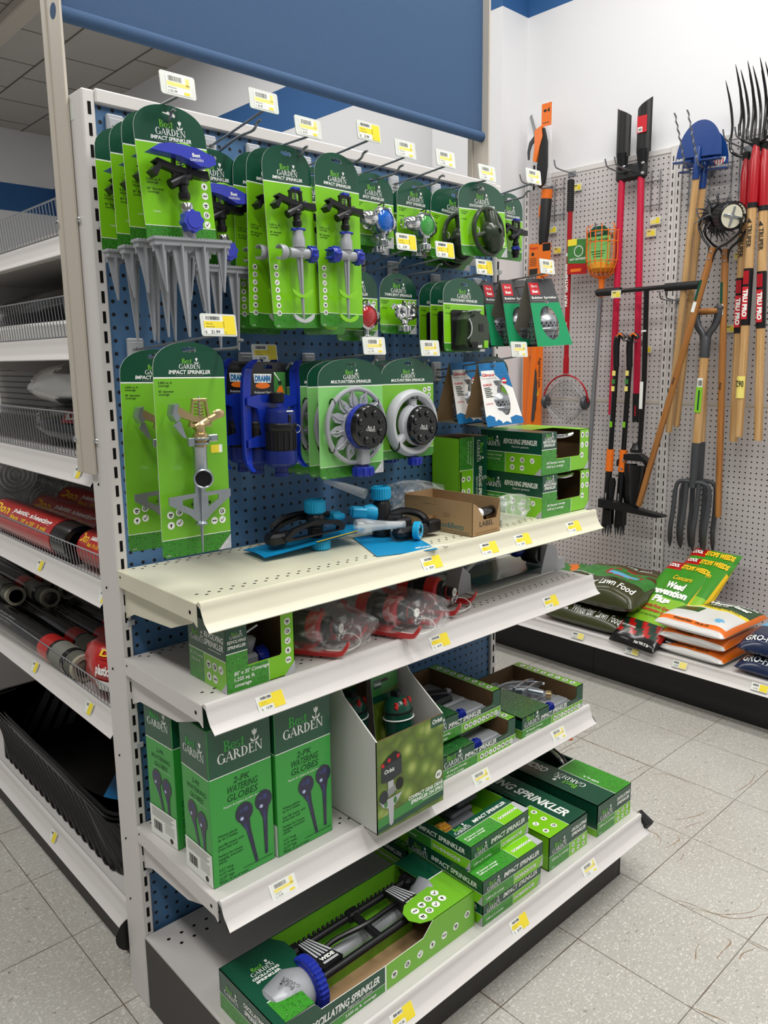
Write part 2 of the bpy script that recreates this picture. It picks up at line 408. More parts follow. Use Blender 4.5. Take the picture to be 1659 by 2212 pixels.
    MT['drops'] = drop_mat('drop_print', '#3d8f26', '#b4e28c', scale=170, thr=.36); MT['drops_dark'] = drop_mat('drop_print_dark', '#2e6f36', '#dceec0', scale=120, thr=.42); MT['drops_box'] = drop_mat('drop_print_box', '#3f9a2c', '#c4eaa8', scale=130, thr=.34)
    MT['film'] = film_mat('clear_film'); MT['film_dense'] = film_mat('dense_film', '#f1f3f3', .16, .1, .5); MT['film_bag'] = film_mat('bag_film', '#f1f3f4', .08, .07, .32)
    MT['peg_blue'] = peg_mat('blue_pegboard', '#4a7199', 0); MT['peg_grey'] = peg_mat('grey_pegboard', '#c6c1c0', 1, r=.14)
    MT['foliage_print'] = drop_mat('foliage_print', '#6f8a2c', '#c3cf74', scale=24, thr=.7)
setup_mats()
# ================================================================== camera
cam_d = bpy.data.cameras.new('camera'); cam = bpy.data.objects.new('camera', cam_d); COL.objects.link(cam)
rt = Vector((0.71745436, -0.69657853, -0.00613162)); dn = Vector((-0.12510126, -0.12018142, -0.98483811)); fw = Vector((0.68528017, 0.70734347, -0.17336754))
mw = Matrix.Identity(4)
for i in range(3): mw[i][0] = rt[i]; mw[i][1] = -dn[i]; mw[i][2] = -fw[i]
mw.translation = Vector((-0.67814, -1.55227, 1.44015)); cam.matrix_world = mw
cam_d.sensor_fit = 'VERTICAL'; cam_d.sensor_height = 36.0; cam_d.lens = 1690.035 / 2212 * 36.0
cam_d.shift_x = -67.26 / 2212; cam_d.shift_y = -22.07 / 2212
cam_d.clip_start = 0.02; cam_d.clip_end = 60
SC.camera = cam
vs = SC.view_settings; vs.view_transform = 'Standard'; vs.look = 'None'; vs.exposure = -0.9; vs.gamma = 1.0; vs.use_curve_mapping = False

# ================================================================== light: store ceiling tubes, an added corner fill and the pale rest of the shop
w = bpy.data.worlds.new('shop'); SC.world = w; w.use_nodes = True
w.node_tree.nodes['Background'].inputs[0].default_value = (0.93, 0.96, 1.0, 1); w.node_tree.nodes['Background'].inputs[1].default_value = 0.5
def area_light(name, loc, sx, sy, e):
    l = bpy.data.lights.new(name, 'AREA'); l.shape = 'RECTANGLE'; l.size = sx; l.size_y = sy; l.energy = e; l.color = (1.0, 0.985, 0.955)
    o = bpy.data.objects.new(name, l); COL.objects.link(o); o.location = loc; return o
area_light('tube_or_fill_light', (-1.3, -1.7, 3.9), 0.4, 3.2, 120)
area_light('tube_or_fill_light', (0.75, -1.75, 3.9), 0.4, 3.2, 150)
area_light('tube_or_fill_light', (1.75, -1.3, 3.9), 0.4, 3.2, 80)
area_light('tube_or_fill_light', (1.9, 0.35, 3.9), 0.4, 1.5, 32)  # added fill, not a store tube: brightens the right wall near its corner
area_light('tube_or_fill_light', (-1.2, 2.6, 3.9), 0.4, 3.6, 120)
area_light('tube_or_fill_light', (1.7, 3.2, 3.9), 0.4, 2.6, 85)

# ================================================================== room shell
def floor_mat():
    m = mat('vinyl_tile', '#bdbab2', 0.33, coat=0.12)
    nt = m.node_tree; b = nt.nodes['Principled BSDF']; N = nt.nodes.new; L = nt.links.new
    tc = N('ShaderNodeTexCoord'); sp = N('ShaderNodeSeparateXYZ'); L(tc.outputs['Object'], sp.inputs[0])
    def M(op, a, c=None):
        n = N('ShaderNodeMath'); n.operation = op
        for i, v in enumerate((a, c)):
            if v is None: continue
            if isinstance(v, (int, float)): n.inputs[i].default_value = v
            else: L(v, n.inputs[i])
        return n.outputs[0]
    def noise(scale, sx=1, sy=1, det=3.0, dist=0.0, off=0.0):
        mp = N('ShaderNodeMapping'); mp.inputs['Scale'].default_value = (sx, sy, 1); mp.inputs['Location'].default_value = (off, off, 0)
        n = N('ShaderNodeTexNoise'); n.inputs['Scale'].default_value = scale; n.inputs['Detail'].default_value = det; n.inputs['Distortion'].default_value = dist
        L(tc.outputs['Object'], mp.inputs[0]); L(mp.outputs[0], n.inputs['Vector']); return n.outputs['Fac']
    def mix(f, a, c):
        n = N('ShaderNodeMix'); n.data_type = 'RGBA'; L(f, n.inputs[0])
        for i, v in ((6, a), (7, c)):
            if isinstance(v, tuple): n.inputs[i].default_value = v
            else: L(v, n.inputs[i])
        return n.outputs[2]
    def ramp(f, a, c):
        n = N('ShaderNodeMapRange'); n.inputs['From Min'].default_value = a; n.inputs['From Max'].default_value = c; L(f, n.inputs['Value']); return n.outputs[0]
    tx = M('DIVIDE', M('SUBTRACT', sp.outputs[0], 1.7556), 0.3048); ty = M('DIVIDE', M('SUBTRACT', sp.outputs[1], 0.0418), 0.3048)
    wn = N('ShaderNodeTexWhiteNoise'); wn.noise_dimensions = '2D'; cb = N('ShaderNodeCombineXYZ')
    L(M('FLOOR', tx), cb.inputs[0]); L(M('FLOOR', ty), cb.inputs[1]); L(cb.outputs[0], wn.inputs['Vector'])
    c = mix(ramp(noise(2.2), .35, .65), lin('#b7b3ab'), lin('#c0beb7'))
    c = mix(M('MULTIPLY', wn.outputs['Value'], .16), c, lin('#a9a59b'))
    c = mix(M('MULTIPLY', ramp(noise(105, 1, 2.2, 2, .6), .58, .66), .8), c, lin('#e6e3da'))
    c = mix(M('MULTIPLY', ramp(noise(90, 2.2, 1, 2, .6, 3.7), .60, .68), .6), c, lin('#e9e6de'))
    c = mix(M('MULTIPLY', ramp(noise(62, 1.0, 1.7, 2, .8, 9.1), .67, .72), .7), c, lin('#6f6a66'))
    def dist(t): return M('MULTIPLY', M('SUBTRACT', 0.5, M('ABSOLUTE', M('SUBTRACT', M('FRACT', M('ADD', t, 200.0)), 0.5))), 0.3048)
    d = M('MINIMUM', dist(tx), dist(ty))
    wob = M('MULTIPLY', ramp(noise(7, det=4), .4, .75), 0.0035)
    seam = M('LESS_THAN', d, 0.0011); dirt = ramp(M('SUBTRACT', wob, d), -0.0004, 0.0015)
    c = mix(M('MULTIPLY', dirt, .65), c, lin('#86694d')); c = mix(M('MULTIPLY', seam, .8), c, lin('#4a4037'))
    L(c, b.inputs['Base Color'])
    bp = N('ShaderNodeBump'); bp.inputs['Strength'].default_value = .12; bp.inputs['Distance'].default_value = .002; L(noise(5), bp.inputs['Height']); L(bp.outputs[0], b.inputs['Normal'])
    return m
MT['floor'] = floor_mat(); MT['crack'] = mat('floor_crack_dirt', '#927a60', 0.8, noise=.3, nscale=40)
b = MB(); b.box(-7, -6, -0.1, 4, 8.0, 0, MT['floor'])
CR = [
 [(1.769, 0.12), (1.761, 0.044), (1.756, -0.057), (1.759, -0.162), (1.758, -0.261)], [(1.526, 0.021), (1.607, 0.023), (1.671, 0.019), (1.707, 0.001)], [(1.774, 0.097), (1.814, 0.066), (1.837, 0.052), (1.878, 0.05)],
 [(1.608, -0.215), (1.685, -0.232), (1.733, -0.241), (1.765, -0.257)], [(1.15, -0.669), (1.165, -0.702), (1.175, -0.763), (1.199, -0.819), (1.277, -0.868)], [(1.144, -0.681), (1.169, -0.757), (1.199, -0.794), (1.257, -0.836), (1.312, -0.838)],
 [(1.024, -0.846), (1.057, -0.843), (1.105, -0.845), (1.112, -0.822)], [(1.062, -0.884), (1.09, -0.883), (1.128, -0.898)], [(0.987, -0.81), (1.018, -0.797), (1.042, -0.791)], [(1.343, -0.537), (1.388, -0.544), (1.417, -0.544), (1.427, -0.531)],
 [(1.309, -0.593), (1.341, -0.594), (1.361, -0.588)], [(1.695, -0.287), (1.744, -0.321), (1.75, -0.371), (1.747, -0.413)], [(1.794, -0.544), (1.893, -0.557), (1.971, -0.546)], [(1.503, -0.483), (1.573, -0.522), (1.628, -0.532)],
 [(1.486, -0.532), (1.503, -0.531), (1.558, -0.55)], [(1.387, -0.434), (1.392, -0.474), (1.376, -0.504), (1.34, -0.518)], [(0.86, -0.944), (0.854, -0.915), (0.842, -0.86)], [(1.139, -0.868), (1.139, -0.901), (1.139, -0.924)]]
for pl in CR:
    P = spline([(x + RND.uniform(-.0012, .0012), y + RND.uniform(-.0012, .0012), 0.0004) for x, y in pl], 4)
    n = len(P); l = []; r = []
    for i, p in enumerate(P):
        t = (P[min(i+1, n-1)] - P[max(i-1, 0)]).normalized(); q = Vector((-t.y, t.x, 0)) * (0.0004 + 0.0016 * RND.random() * math.sin(PI * (i + .5) / n))
        l.append(p + q); r.append(p - q)
    b.grid([l, r], MT['crack'])
struct(b.build('floor', smooth=False))
def wall(name, boxes):
    b = MB()
    for bb, m in boxes: b.box(*bb, MT[m])
    return struct(b.build(name, smooth=False))
WW, BB = 'white_wall', 'band_blue'
wall('wall_right', [((2.9, 1.26, 0, 3.0, 8, 3.125), WW), ((2.9, 1.26, 3.125, 3.0, 8, 3.42), BB), ((2.9, 1.26, 3.42, 3.0, 8, 4), WW),
                    ((2.9, -6, 0, 3.0, 1.26, 3.235), WW), ((2.9, -6, 3.235, 3.0, 1.26, 3.53), BB), ((2.9, -6, 3.53, 3.0, 1.26, 4), WW)])
wall('wall_back', [((-7, 8, 0, 3, 8.1, 3.125), WW), ((-7, 8, 3.125, 3, 8.1, 3.415), BB), ((-7, 8, 3.415, 3, 8.1, 4), WW)])
wall('wall_corner_column', [((2.69, 1.26, 0, 2.9, 1.765, 3.235), WW), ((2.69, 1.26, 3.235, 2.9, 1.765, 3.53), BB), ((2.69, 1.26, 3.53, 2.9, 1.765, 4), WW)])
b = MB(); b.box(-7, -6, 3.98, 3, 8.1, 4.1, MT['ceiling_tile'])
for x in (1.51, 2.05, 2.605, .95, .39, -.17, -.73): b.box(x - .006, -6, 3.976, x + .006, 8, 3.98, MT['seam'])
for k in range(-8, 12):
    for i, x in enumerate((1.51, 2.05, 2.605, .95, .39)): b.box(x, 5.2 + .72 * (k + (i % 2) * .5) - .004, 3.977, x + .55, 5.2 + .72 * (k + (i % 2) * .5) + .004, 3.98, MT['seam'])
struct(b.build('ceiling', smooth=False))
b = MB(); b.box(1.50, -6, 3.90, 1.64, 8, 3.978, MT['beige_paint'], .008); struct(b.build('trim_1'))
b = MB(); b.disc(0, 0, .012, mat('sticker_orange', '#b4532c', .6), 0, 18); b.push(RX(0))
o = b.build('round_sticker'); o.location = (1.723, 0.069, 0.0012); o.rotation_euler = (-PI/2, 0, 0)
tag(o, 'small round orange-brown sticker stuck to the floor tiles', 'sticker')
# ================================================================== end of aisle pegboard display
def slots(b, x, y, z0, z1, w=.0062, h=.0225, pitch=.0381, face='y'):
    z = z0
    while z < z1:
        if face == 'y': b.box(x - w/2, y - .0006, z - h/2, x + w/2, y + .001, z + h/2, MT['slot_black'])
        else: b.box(x - .0006, y - w/2, z - h/2, x + .001, y + w/2, z + h/2, MT['slot_black'])
        z += pitch
rk = thing('pegboard_display', 'white metal end-of-aisle display frame with blue pegboard back', 'display stand')
b = MB(); b.box(-0.0127, 0, -1.0, 1.148, .012, .905, MT['peg_blue']); o = b.build('back_panel', rk, smooth=False); o.location = (0, 0, 1.032)
for x0 in (-0.0365, 1.148):
    b = MB(); b.box(x0, -.010, 0.0, x0 + .025, .078, 1.948, MT['white_metal'], .003); slots(b, x0 + .0135, -.010, .2, 1.93)
    for z in (1.70, .905, .63, .33):
        b.box(x0 + .014, -.0125, z, x0 + .03, -.0095, z + .012, MT['clip_white'], .001)
    if x0 < 0:
        for z in (.40, .60, .80, .98, 1.2, .25): b.push(T((x0 - .0003, .045, z))); b.disc(0, 0, .003, MT['slot_black']); b.pop()
        b.box(x0 - .0006, .03, 1.90, x0, .06, 1.93, MT['tag_clear'])
    b.build('upright', rk)
b = MB(); b.box(-.011, -.012, 1.925, 1.148, .07, 1.952, MT['white_metal'], .003)
for x in (.93, 1.10): b.push(T((x, -.0123, 1.938))); b.disc(0, 0, .003, MT['slot_black']); b.pop()
b.build('top_rail', rk)
# base: dark kick plates and deep bottom deck
b = MB(); b.box(-.03, -.507, 0, 1.135, -.497, .135, MT['dark_kick'], .002); b.box(-.034, -.51, .0, -.026, .02, .178, MT['dark_kick'], .001); b.box(1.13, -.507, 0, 1.14, .02, .135, MT['dark_kick'], .001)
b.box(-.036, -.30, .115, -.0335, -.29, .125, MT['wire_dark']); b.box(1.105, -.505, 0, 1.143, -.47, .02, MT['black_kick'], .002)
b.build('kick_plate', rk)
RAILP = [(0, .0015), (-.004, .004), (-.010, .003), (-.0125, -.002), (-.0125, -.008), (-.0145, -.017), (-.0185, -.0235), (-.0195, -.0265), (-.0245, -.036), (-.031, -.0445), (-.036, -.0475), (-.037, -.0455), (-.030, -.041), (-.022, -.032), (-.0165, -.022), (-.010, -.008), (0, -.003)]
def rail(b, x0, x1, m):
    v = [(x0, y, z) for y, z in RAILP] + [(x1, y, z) for y, z in RAILP]; n = len(RAILP)
    b.add(v, [(i, (i+1) % n, n + (i+1) % n, n + i) for i in range(n)] + [tuple(range(n))[::-1], tuple(n + i for i in range(n))], m)
def deck_holes(b, x0, x1, depth, z, m):
    k = 0; x = x0 + .03
    while x < x1 - .02:
        for y, off in ((-.022, 0), (-.036, .5), (-depth + .052, 0), (-depth + .038, .5)):
            xx = x + off * .0254
            b.poly([(xx + .0036*math.cos(2*PI*q/10), y + .0024*math.sin(2*PI*q/10), z) for q in range(10)], m)
        x += .0254
def shelf(label, z, depth, x0, x1, m, dm, bracket=True, group='shelves of the end display'):
    s = thing('gondola_shelf', label, 'shelf', (0, 0, z), 0, group)
    b = MB(); b.box(x0, -depth, -.004, x1, -.011, 0, MT[dm]); deck_holes(b, x0, x1, depth, .0004, MT['slot_black'])
    for xx, sx in ((x0, 1), (x1, -1)):
        xx -= sx*.0008; pr = [(-depth, -.0008), (-.014, -.0008), (-.013, -.022), (-.020, -.034), (-.03, -.034), (-depth + .01, -.036), (-depth, -.043)]
        v = [(xx, y, zz) for y, zz in pr] + [(xx + sx*.002, y, zz) for y, zz in pr]; n = len(pr)
        b.add(v, [tuple(range(n)), tuple(range(2*n-1, n-1, -1))] + [(i, n+i, n+(i+1) % n, (i+1) % n) for i in range(n)], MT[m])
        for y, zz, r in ((-.026, -.012, .0028), (-depth + .022, -.020, .004)):
            b.push(T((xx - sx*.0003, y, zz)) @ RZ(90 if sx > 0 else -90)); b.disc(0, 0, r, MT['slot_black'], 0, 10); b.pop()
    b.build('deck', s)
    if bracket:
        for xx in (x0 + .012, x1 - .014):
            pr = [(-.012, -.028), (-.012, -.105), (-.05, -.088), (-.21, -.078), (-.29, -.05), (-.30, -.03)]
            b = MB(); v = [(xx, y, zz) for y, zz in pr] + [(xx + .003, y, zz) for y, zz in pr]; n = len(pr)
            b.add(v, [tuple(range(n)), tuple(range(2*n-1, n-1, -1))] + [(i, n+i, n+(i+1) % n, (i+1) % n) for i in range(n)], MT[m])
            b.build('bracket', s)
    b = MB(); b.push(T((0, -depth, 0))); rail(b, x0 + .002, x1 + .004, MT[m]); b.build('price_rail', s)
    return s
mat('cream_deck', '#d6d4bb', 0.4, noise=.04, nscale=5); MT['cream_deck'] = MATS['cream_deck']
shelf('cream metal shelf, top one of the end display, holding a cardboard carton', 1.028, .335, -.036, 1.2, 'cream_metal', 'cream_deck')
shelf('white metal shelf under the cream one, holding bagged red sprinklers', .838, .335, -.036, 1.195, 'white_metal', 'grey_deck')
shelf('white metal shelf holding the watering globe boxes', .454, .352, -.036, 1.175, 'white_metal', 'grey_deck')
s = thing('base_deck', 'deep white bottom deck above the dark kick plate', 'shelf', (0, 0, .182), 0, 'shelves of the end display')
b = MB(); b.box(-.034, -.53, -.006, 1.185, -.011, 0, MT['grey_deck']); b.box(-.034, -.53, -.047, 1.13, -.5, -.006, MT['white_metal'])
x = -.0
while x < 1.17:
    for y, off in ((-.055, 0), (-.085, .5), (-.475, 0)):
        xx = x + off * .031
        b.poly([(xx + .0042*math.cos(2*PI*q/10), y + .0038*math.sin(2*PI*q/10), .0004) for q in range(10)], MT['slot_black'])
    x += .031
b.build('deck', s)
b = MB(); b.push(T((0, -.53, 0))); rail(b, -.03, 1.19, MT['white_metal']); b.build('price_rail', s)
b = MB(); b.tube([(1.13, -.50, -.03), (1.19, -.53, -.045), (1.197, -.55, -.02), (1.19, -.53, .002)], [.012, .02, .02, .01], MT['black_plastic'], 8); b.build('rail_end_cap', s)

# header sign: two beige posts bolted to the uprights, navy fabric stretched between
hs = thing('header_sign', 'blank navy fabric header banner between two beige posts above the display', 'sign', (0, 0, 1.22))
for x0 in (-.0445, 1.176):
    b = MB(); b.box(x0, .044, 0, x0 + .0065, .104, 1.75, MT['beige_paint'], .0015); b.box(x0 - .003, .103, 0, x0 + .0065, .124, 1.75, MT['beige_paint'], .0015)
    for z in (.07, .5):
        b.push(T((x0 + .001, .122, z)) @ RY(-90)); b.lathe([(.007, -.003), (.007, .006), (.003, .008)], MT['chrome'], 10); b.pop()
        b.push(T((x0 + .008, .042, z)) @ RX(90)); b.lathe([(.006, -.003), (.006, .008), (.003, .01)], MT['chrome'], 10); b.pop()
    b.build('post', hs)
b = MB(); xs = [-.04 + 1.228 * i / 24 for i in range(25)]
rows = []
for j in range(9):
    z = .885 + .9 * j / 8
    rows.append([(x, .07 + .004 * math.sin(3*x + 2*j*.4) * (j/8), z) for x in xs])
b.grid(rows, MT['navy_fabric']); b.grid([[(x, y + .003, z) for x, y, z in r] for r in rows][::-1], MT['navy_fabric'])
b.build('fabric_panel', hs)
b = MB(); b.push(T((-.045, .07, .877)) @ RY(90)); b.lathe([(.0001, 0), (.014, 0), (.014, 1.236), (.0001, 1.236)], MT['navy_fabric'], 14); b.build('bottom_bar', hs)
# ================================================================== peg hooks with price tags
def tag_print(b, w, h, price, yellow, y=0.0, seed=1):
    """shelf ticket: bar code, yellow field, price"""
    if yellow:
        b.rect(-w*.42, -h*.42, w*.46, h*.42, MT['tag_white'], y); b.rect(w*.12, -h*.42, w*.46, h*.42, MT['tag_yellow'], y - .0001); b.rect(-w*.42, -h*.14, w*.15, h*.16, MT['tag_yellow'], y - .0001)
        b.barcode(-w*.36, h*.22, w*.04, h*.38, MT['ink'], y - .0002, seed); b.text('745 253', -w*.36, h*.01, h*.07, MT['ink'], y - .0002, al='l'); b.text('BLACK RUBR', -w*.36, -h*.11, h*.05, MT['ink'], y - .0002, al='l')
        b.text('$', -w*.38, -h*.38, h*.12, MT['ink'], y - .0002); b.text(price, -w*.12, -h*.38, h*.14, MT['ink'], y - .0002, bold=.02); b.text('EA', w*.17, -h*.36, h*.06, MT['grey_ink'], y - .0003)
    else:
        b.rect(-w*.34, -h*.42, w*.36, h*.40, MT['tag_white'], y); b.rect(-w*.32, -h*.09, w*.33, h*.08, MT['tag_pale'], y - .0001); b.rect(w*.22, h*.0, w*.33, h*.36, MT['tag_pale'], y - .0001)
        b.barcode(-w*.28, h*.12, w*.12, h*.34, MT['grey_ink'], y - .0002, seed); b.text('SPRINKLER', -w*.30, -h*.2, h*.06, MT['grey_ink'], y - .0002, al='l')
        b.text('$', -w*.29, -h*.36, h*.07, MT['ink'], y - .0002); b.text(price, -w*.15, -h*.37, h*.11, MT['ink'], y - .0002); b.rect(w*.15, -h*.38, w*.32, -h*.26, MT['tag_yellow'], y - .0002)
HN = [0]
def hook(X, Z, tagY, tagZ, tipY, tipZ, price, yellow, label, tw=.066, th=.038, tilt=8, double=False):
    HN[0] += 1
    r = thing('peg_hook', label, 'hook', (X, 0, Z), 0, 'price tagged peg hooks')
    b = MB(); b.box(-.017, -.012, -.038, .017, -.0005, .016, MT['clip_white'], .003); b.box(-.014, -.0135, -.03, .014, -.011, .008, MT['clip_white'], .002)
    for k in range(3): b.box(-.009, -.0142, -.024 + k*.008, .009, -.0132, -.0215 + k*.008, MT['grey_ink'])
    b.build('backplate', r)
    dz = tipZ - Z
    b = MB(); b.tube(spline([(0, -.012, -.024), (0, -.03, -.026), (0, tipY*.6, dz - .014), (0, tipY + .022, dz - .012), (0, tipY + .006, dz - .001), (0, tipY - .006, dz + .001)], 5), .0026, MT['wire'], 8)
    b.build('arm', r)
    tz = tagZ - Z
    b = MB(); b.tube([(0, -.012, -.004), (0, -.022, -.006), (0, tagY + .004, tz - th*.45)], .0024, MT['wire'], 8); b.build('tag_arm', r)
    b = MB(); b.push(T((0, tagY, tz)) @ RX(-tilt))
    b.prism(rrect(-tw/2, -th/2, tw/2, th/2, .004), 0, .002, MT['tag_clear']); tag_print(b, tw, th, price, yellow, -.0004, HN[0]); b.pop()
    b.build('price_tag', r)
    return r
HK = [
 (.026, 1.896, -.258, 1.905, -.236, 1.869, '25.99', 0, 'peg hook tagged 25.99, first in the top row, beside the left upright'),
 (.225, 1.896, -.216, 1.932, -.197, 1.900, '8.49', 0, 'peg hook tagged 8.49, second in the top row from the left upright'),
 (.333, 1.898, -.209, 1.907, -.198, 1.871, '8.79', 0, 'peg hook tagged 8.79, third in the top row, holding long sprinkler cards'),
 (.472, 1.896, -.233, 1.920, -.221, 1.882, '5.99', 1, 'peg hook with a yellow 5.99 tag, the only yellow one in the top row'),
 (.624, 1.899, -.184, 1.921, -.170, 1.887, '6.19', 0, 'peg hook tagged 6.19 above the blue lens spot sprinkler'),
 (.749, 1.897, -.191, 1.920, -.178, 1.883, '5.99', 0, 'peg hook with a white 5.99 tag above the green lens spot sprinkler'),
 (.903, 1.900, -.188, 1.912, -.166, 1.880, '5.49', 0, 'peg hook tagged 5.49 holding the ring shaped stationary sprinklers'),
 (1.077, 1.900, -.200, 1.928, -.184, 1.893, '9.49', 0, 'peg hook tagged 9.49, last in the top row before the right upright'),
 (.632, 1.687, -.177, 1.720, -.165, 1.685, '6.29', 1, 'peg hook with a yellow 6.29 tag above the red lens spot sprinkler'),
 (.744, 1.686, -.194, 1.711, -.177, 1.678, '8.79', 1, 'peg hook with a yellow 8.79 tag above the twin spot sprinkler'),
 (.902, 1.665, -.183, 1.684, -.183, 1.650, '6.49', 1, 'peg hook with a yellow 6.49 tag above the square stationary sprinklers'),
 (1.076, 1.666, -.252, 1.693, -.231, 1.661, '4.99', 0, 'dark peg hook tagged 4.99 holding the green bubbler sprinklers'),
 (.037, 1.479, -.334, 1.508, -.40, 1.480, '21.99', 1, 'long peg hook tagged 21.99 holding the tall metal impact sprinklers'),
 (.292, 1.452, -.085, 1.466, -.180, 1.442, '34.99', 1, 'peg hook tagged 34.99 holding the blue sled base sprinklers'),
 (.467, 1.452, -.246, 1.480, -.249, 1.448, '11.99', 0, 'peg hook tagged 11.99 holding the flower patterned sprinklers'),
 (.695, 1.452, -.191, 1.478, -.180, 1.448, '5.49', 0, 'peg hook tagged 5.49 holding the grey ring multi-pattern sprinkler'),
 (.903, 1.430, -.30, 1.475, -.215, 1.434, '7.99', 0, 'peg hook low on the right holding the blue carton bubblers')]
for h in HK: hook(*h, tw=.068 if h[2] < -.3 else .064)

# ================================================================== carded products
HOLE = [(-.013, 0), (-.011, -.004), (-.004, -.003), (0, -.0045), (.004, -.003), (.011, -.004), (.013, 0), (.010, .004), (.004, .003), (0, .006), (-.004, .003), (-.010, .004)]
def card(b, w, bot, line, band, title, lime='lime', cut=None, arch=.016, sub=True, drops='drops', lw=.42, corner=.006):
    """hanging blister card: dark arched head with the logo, bright green body, drop printed foot"""
    hw = w/2; sz = -.034
    head = [(-hw, line)] + [(hw, line)] + [(hw, sz)] + [(hw*math.cos(math.radians(a)) if abs(a-90) > 1 else 0, sz + (arch - sz)*math.sin(math.radians(a))**.8) for a in range(10, 171, 10)] + [(-hw, sz)]
    b.prism(head, 0, .0012, MT['dark_green'], MT['card_back'], MT['white_card'], holes=[HOLE])
    b.rect(-hw, line - .0022, hw, line, MT['white_ink'], 0)
    body = [(-hw + corner, bot), (hw - corner, bot), (hw, bot + corner), (hw, line - .0022), (-hw, line - .0022), (-hw, bot + corner)]
    if cut:
        b.prism([(-hw, band), (hw, band), (hw, line-.0022)] + cut + [(-hw, line-.0022)], 0, .0012, MT[lime], MT['card_back'])
    else: b.prism([(-hw, band), (hw, band), (hw, line - .0022), (-hw, line - .0022)], 0, .0012, MT[lime], MT['card_back'], MT['white_card'])
    b.rect(-hw, band - .0012, hw, band, MT['white_ink'], -.0001)
    b.prism([(-hw + corner, bot), (hw - corner, bot), (hw, bot + corner), (hw, band - .0012), (-hw, band - .0012), (-hw, bot + corner)], 0, .0012, MT[drops], MT['card_back'])
    b.logo(0, line + .0135, w * lw, -.0003)
    b.text(title, 0, line + .0052, min(.0062, w*.05), MT['white_ink'], -.0003, bold=.03, sh=.15, maxw=w*.78)
    if sub: b.rect(-w*.2, line + .0026, w*.2, line + .0034, MT['grey_ink'], -.0003)
    b.text('77078', -hw + .006, bot + .003, .0024, MT['white_ink'], -.0003, al='l')
    return b
def cover(b, x, z, h=.0042, l1='5,000 sq. ft.', l3="80' diameter"):
    for k, t in enumerate((l1, 'coverage', None, l3, 'coverage')):
        if t: b.text(t, x, z - k*h*1.25, h, MT['dark_ink'], -.0003, al='l', bold=.01)
def metal_corner(b, hw, bot, s=.03):
    b.poly([(hw - s, -.0004, bot), (hw, -.0004, bot), (hw, -.0004, bot + s)], MT['plastic_grey']); b.text('METAL', hw - s*.42, bot + s*.24, s*.18, MT['white_ink'], -.0006, rot=PI/4)
def nut(b, c, r, h, m, axis='z', n=8):
    """ribbed hose nut"""
    b.push(T(c)); b.lathe([(r*.7, -h/2), (r*.94, -h/2), (r, -h/2 + h*.12), (r, h/2 - h*.12), (r*.94, h/2), (r*.7, h/2), (r*.65, h*.2), (0.0001, h*.2)], m, 20, axis)
    for k in range(n):
        a = 2*PI*k/n; x, y = r*math.cos(a), r*math.sin(a); q = r*.16
        if axis == 'z': b.box(x-q, y-q, -h*.42, x+q, y+q, h*.42, m, q*.4)
        elif axis == 'y': b.box(x-q, -h*.42, y-q, x+q, h*.42, y+q, m, q*.4)
        else: b.box(-h*.42, x-q, y-q, h*.42, x+q, y+q, m, q*.4)
    b.pop()
def impact_head(p, z, s, dark='black_plastic', topm='cobalt', blue=True, brass=False):
    """the ticking head: bridge, spring, hammer arm with spoon, nozzle barrel"""
    D = MT[dark]
    b = MB(); b.push(T((0, -.022, z)) @ SCL(s, s, s))
    b.push(T((0, 0, -.052))); b.lathe([(.009, 0), (.011, .004), (.011, .012), (.0085, .015), (.0085, .026), (.012, .028), (.012, .036), (.009, .04)], D, 14); b.pop()
    b.push(T((0, 0, -.012)) @ RY(62)); b.lathe([(.0095, -.03), (.0095, .014), (.007, .018), (.007, .034), (.005, .036), (.0045, .034)], D, 12); b.pop()
    b.push(T((0, 0, -.012)) @ RY(-58)); b.lathe([(.006, .0), (.006, .03), (.004, .032)], D, 10); b.pop()
    for x in (-.017, .017): b.prism([(x - .003, -.014), (x + .003, -.014), (x*.8 + .003, .026), (x*.8 - .003, .026)], -.004, .004, D)
    b.box(-.018, -.005, .024, .018, .005, .030, D, .001); b.tube([(0, 0, -.014), (0, 0, .03)], .0022, MT['chrome'], 8)
    b.pop(); b.build('nozzle_body', p)
    b = MB(); b.push(T((0, -.022, z)) @ SCL(s, s, s))
    b.tube([(.0065*math.cos(k*.75), .0065*math.sin(k*.75), .002 + k*.00055) for k in range(40)], .0008, MT['chrome'], 5); b.pop(); b.build('spring', p)
    b = MB(); b.push(T((0, -.022, z)) @ SCL(s, s, s))
    b.prism([(-.058, .012), (-.050, .018), (-.014, .008), (.014, .004), (.052, .004), (.054, -.012), (.030, -.010), (.016, -.006), (-.014, -.004), (-.044, .004)], -.008, .008, D)
    b.prism([(-.066, -.006), (-.048, .010), (-.044, .004), (-.056, -.016)], -.012, .012, D)
    b.box(-.012, -.007, -.006, .012, .007, .004, D, .001); b.pop(); b.build('hammer_arm', p)
    if blue:
        b = MB(); b.push(T((0, -.022, z)) @ SCL(s, s, s)); b.box(-.010, -.008, .029, .012, .008, .037, MT[topm], .002); b.box(-.020, -.009, -.062, -.008, .0, -.056, MT[topm], .001); b.box(-.008, -.012, -.061, .016, .009, -.055, MT[topm], .002); b.pop(); b.build('diffuser_knob', p)
    return p
G1 = 'impact sprinklers on step spikes'
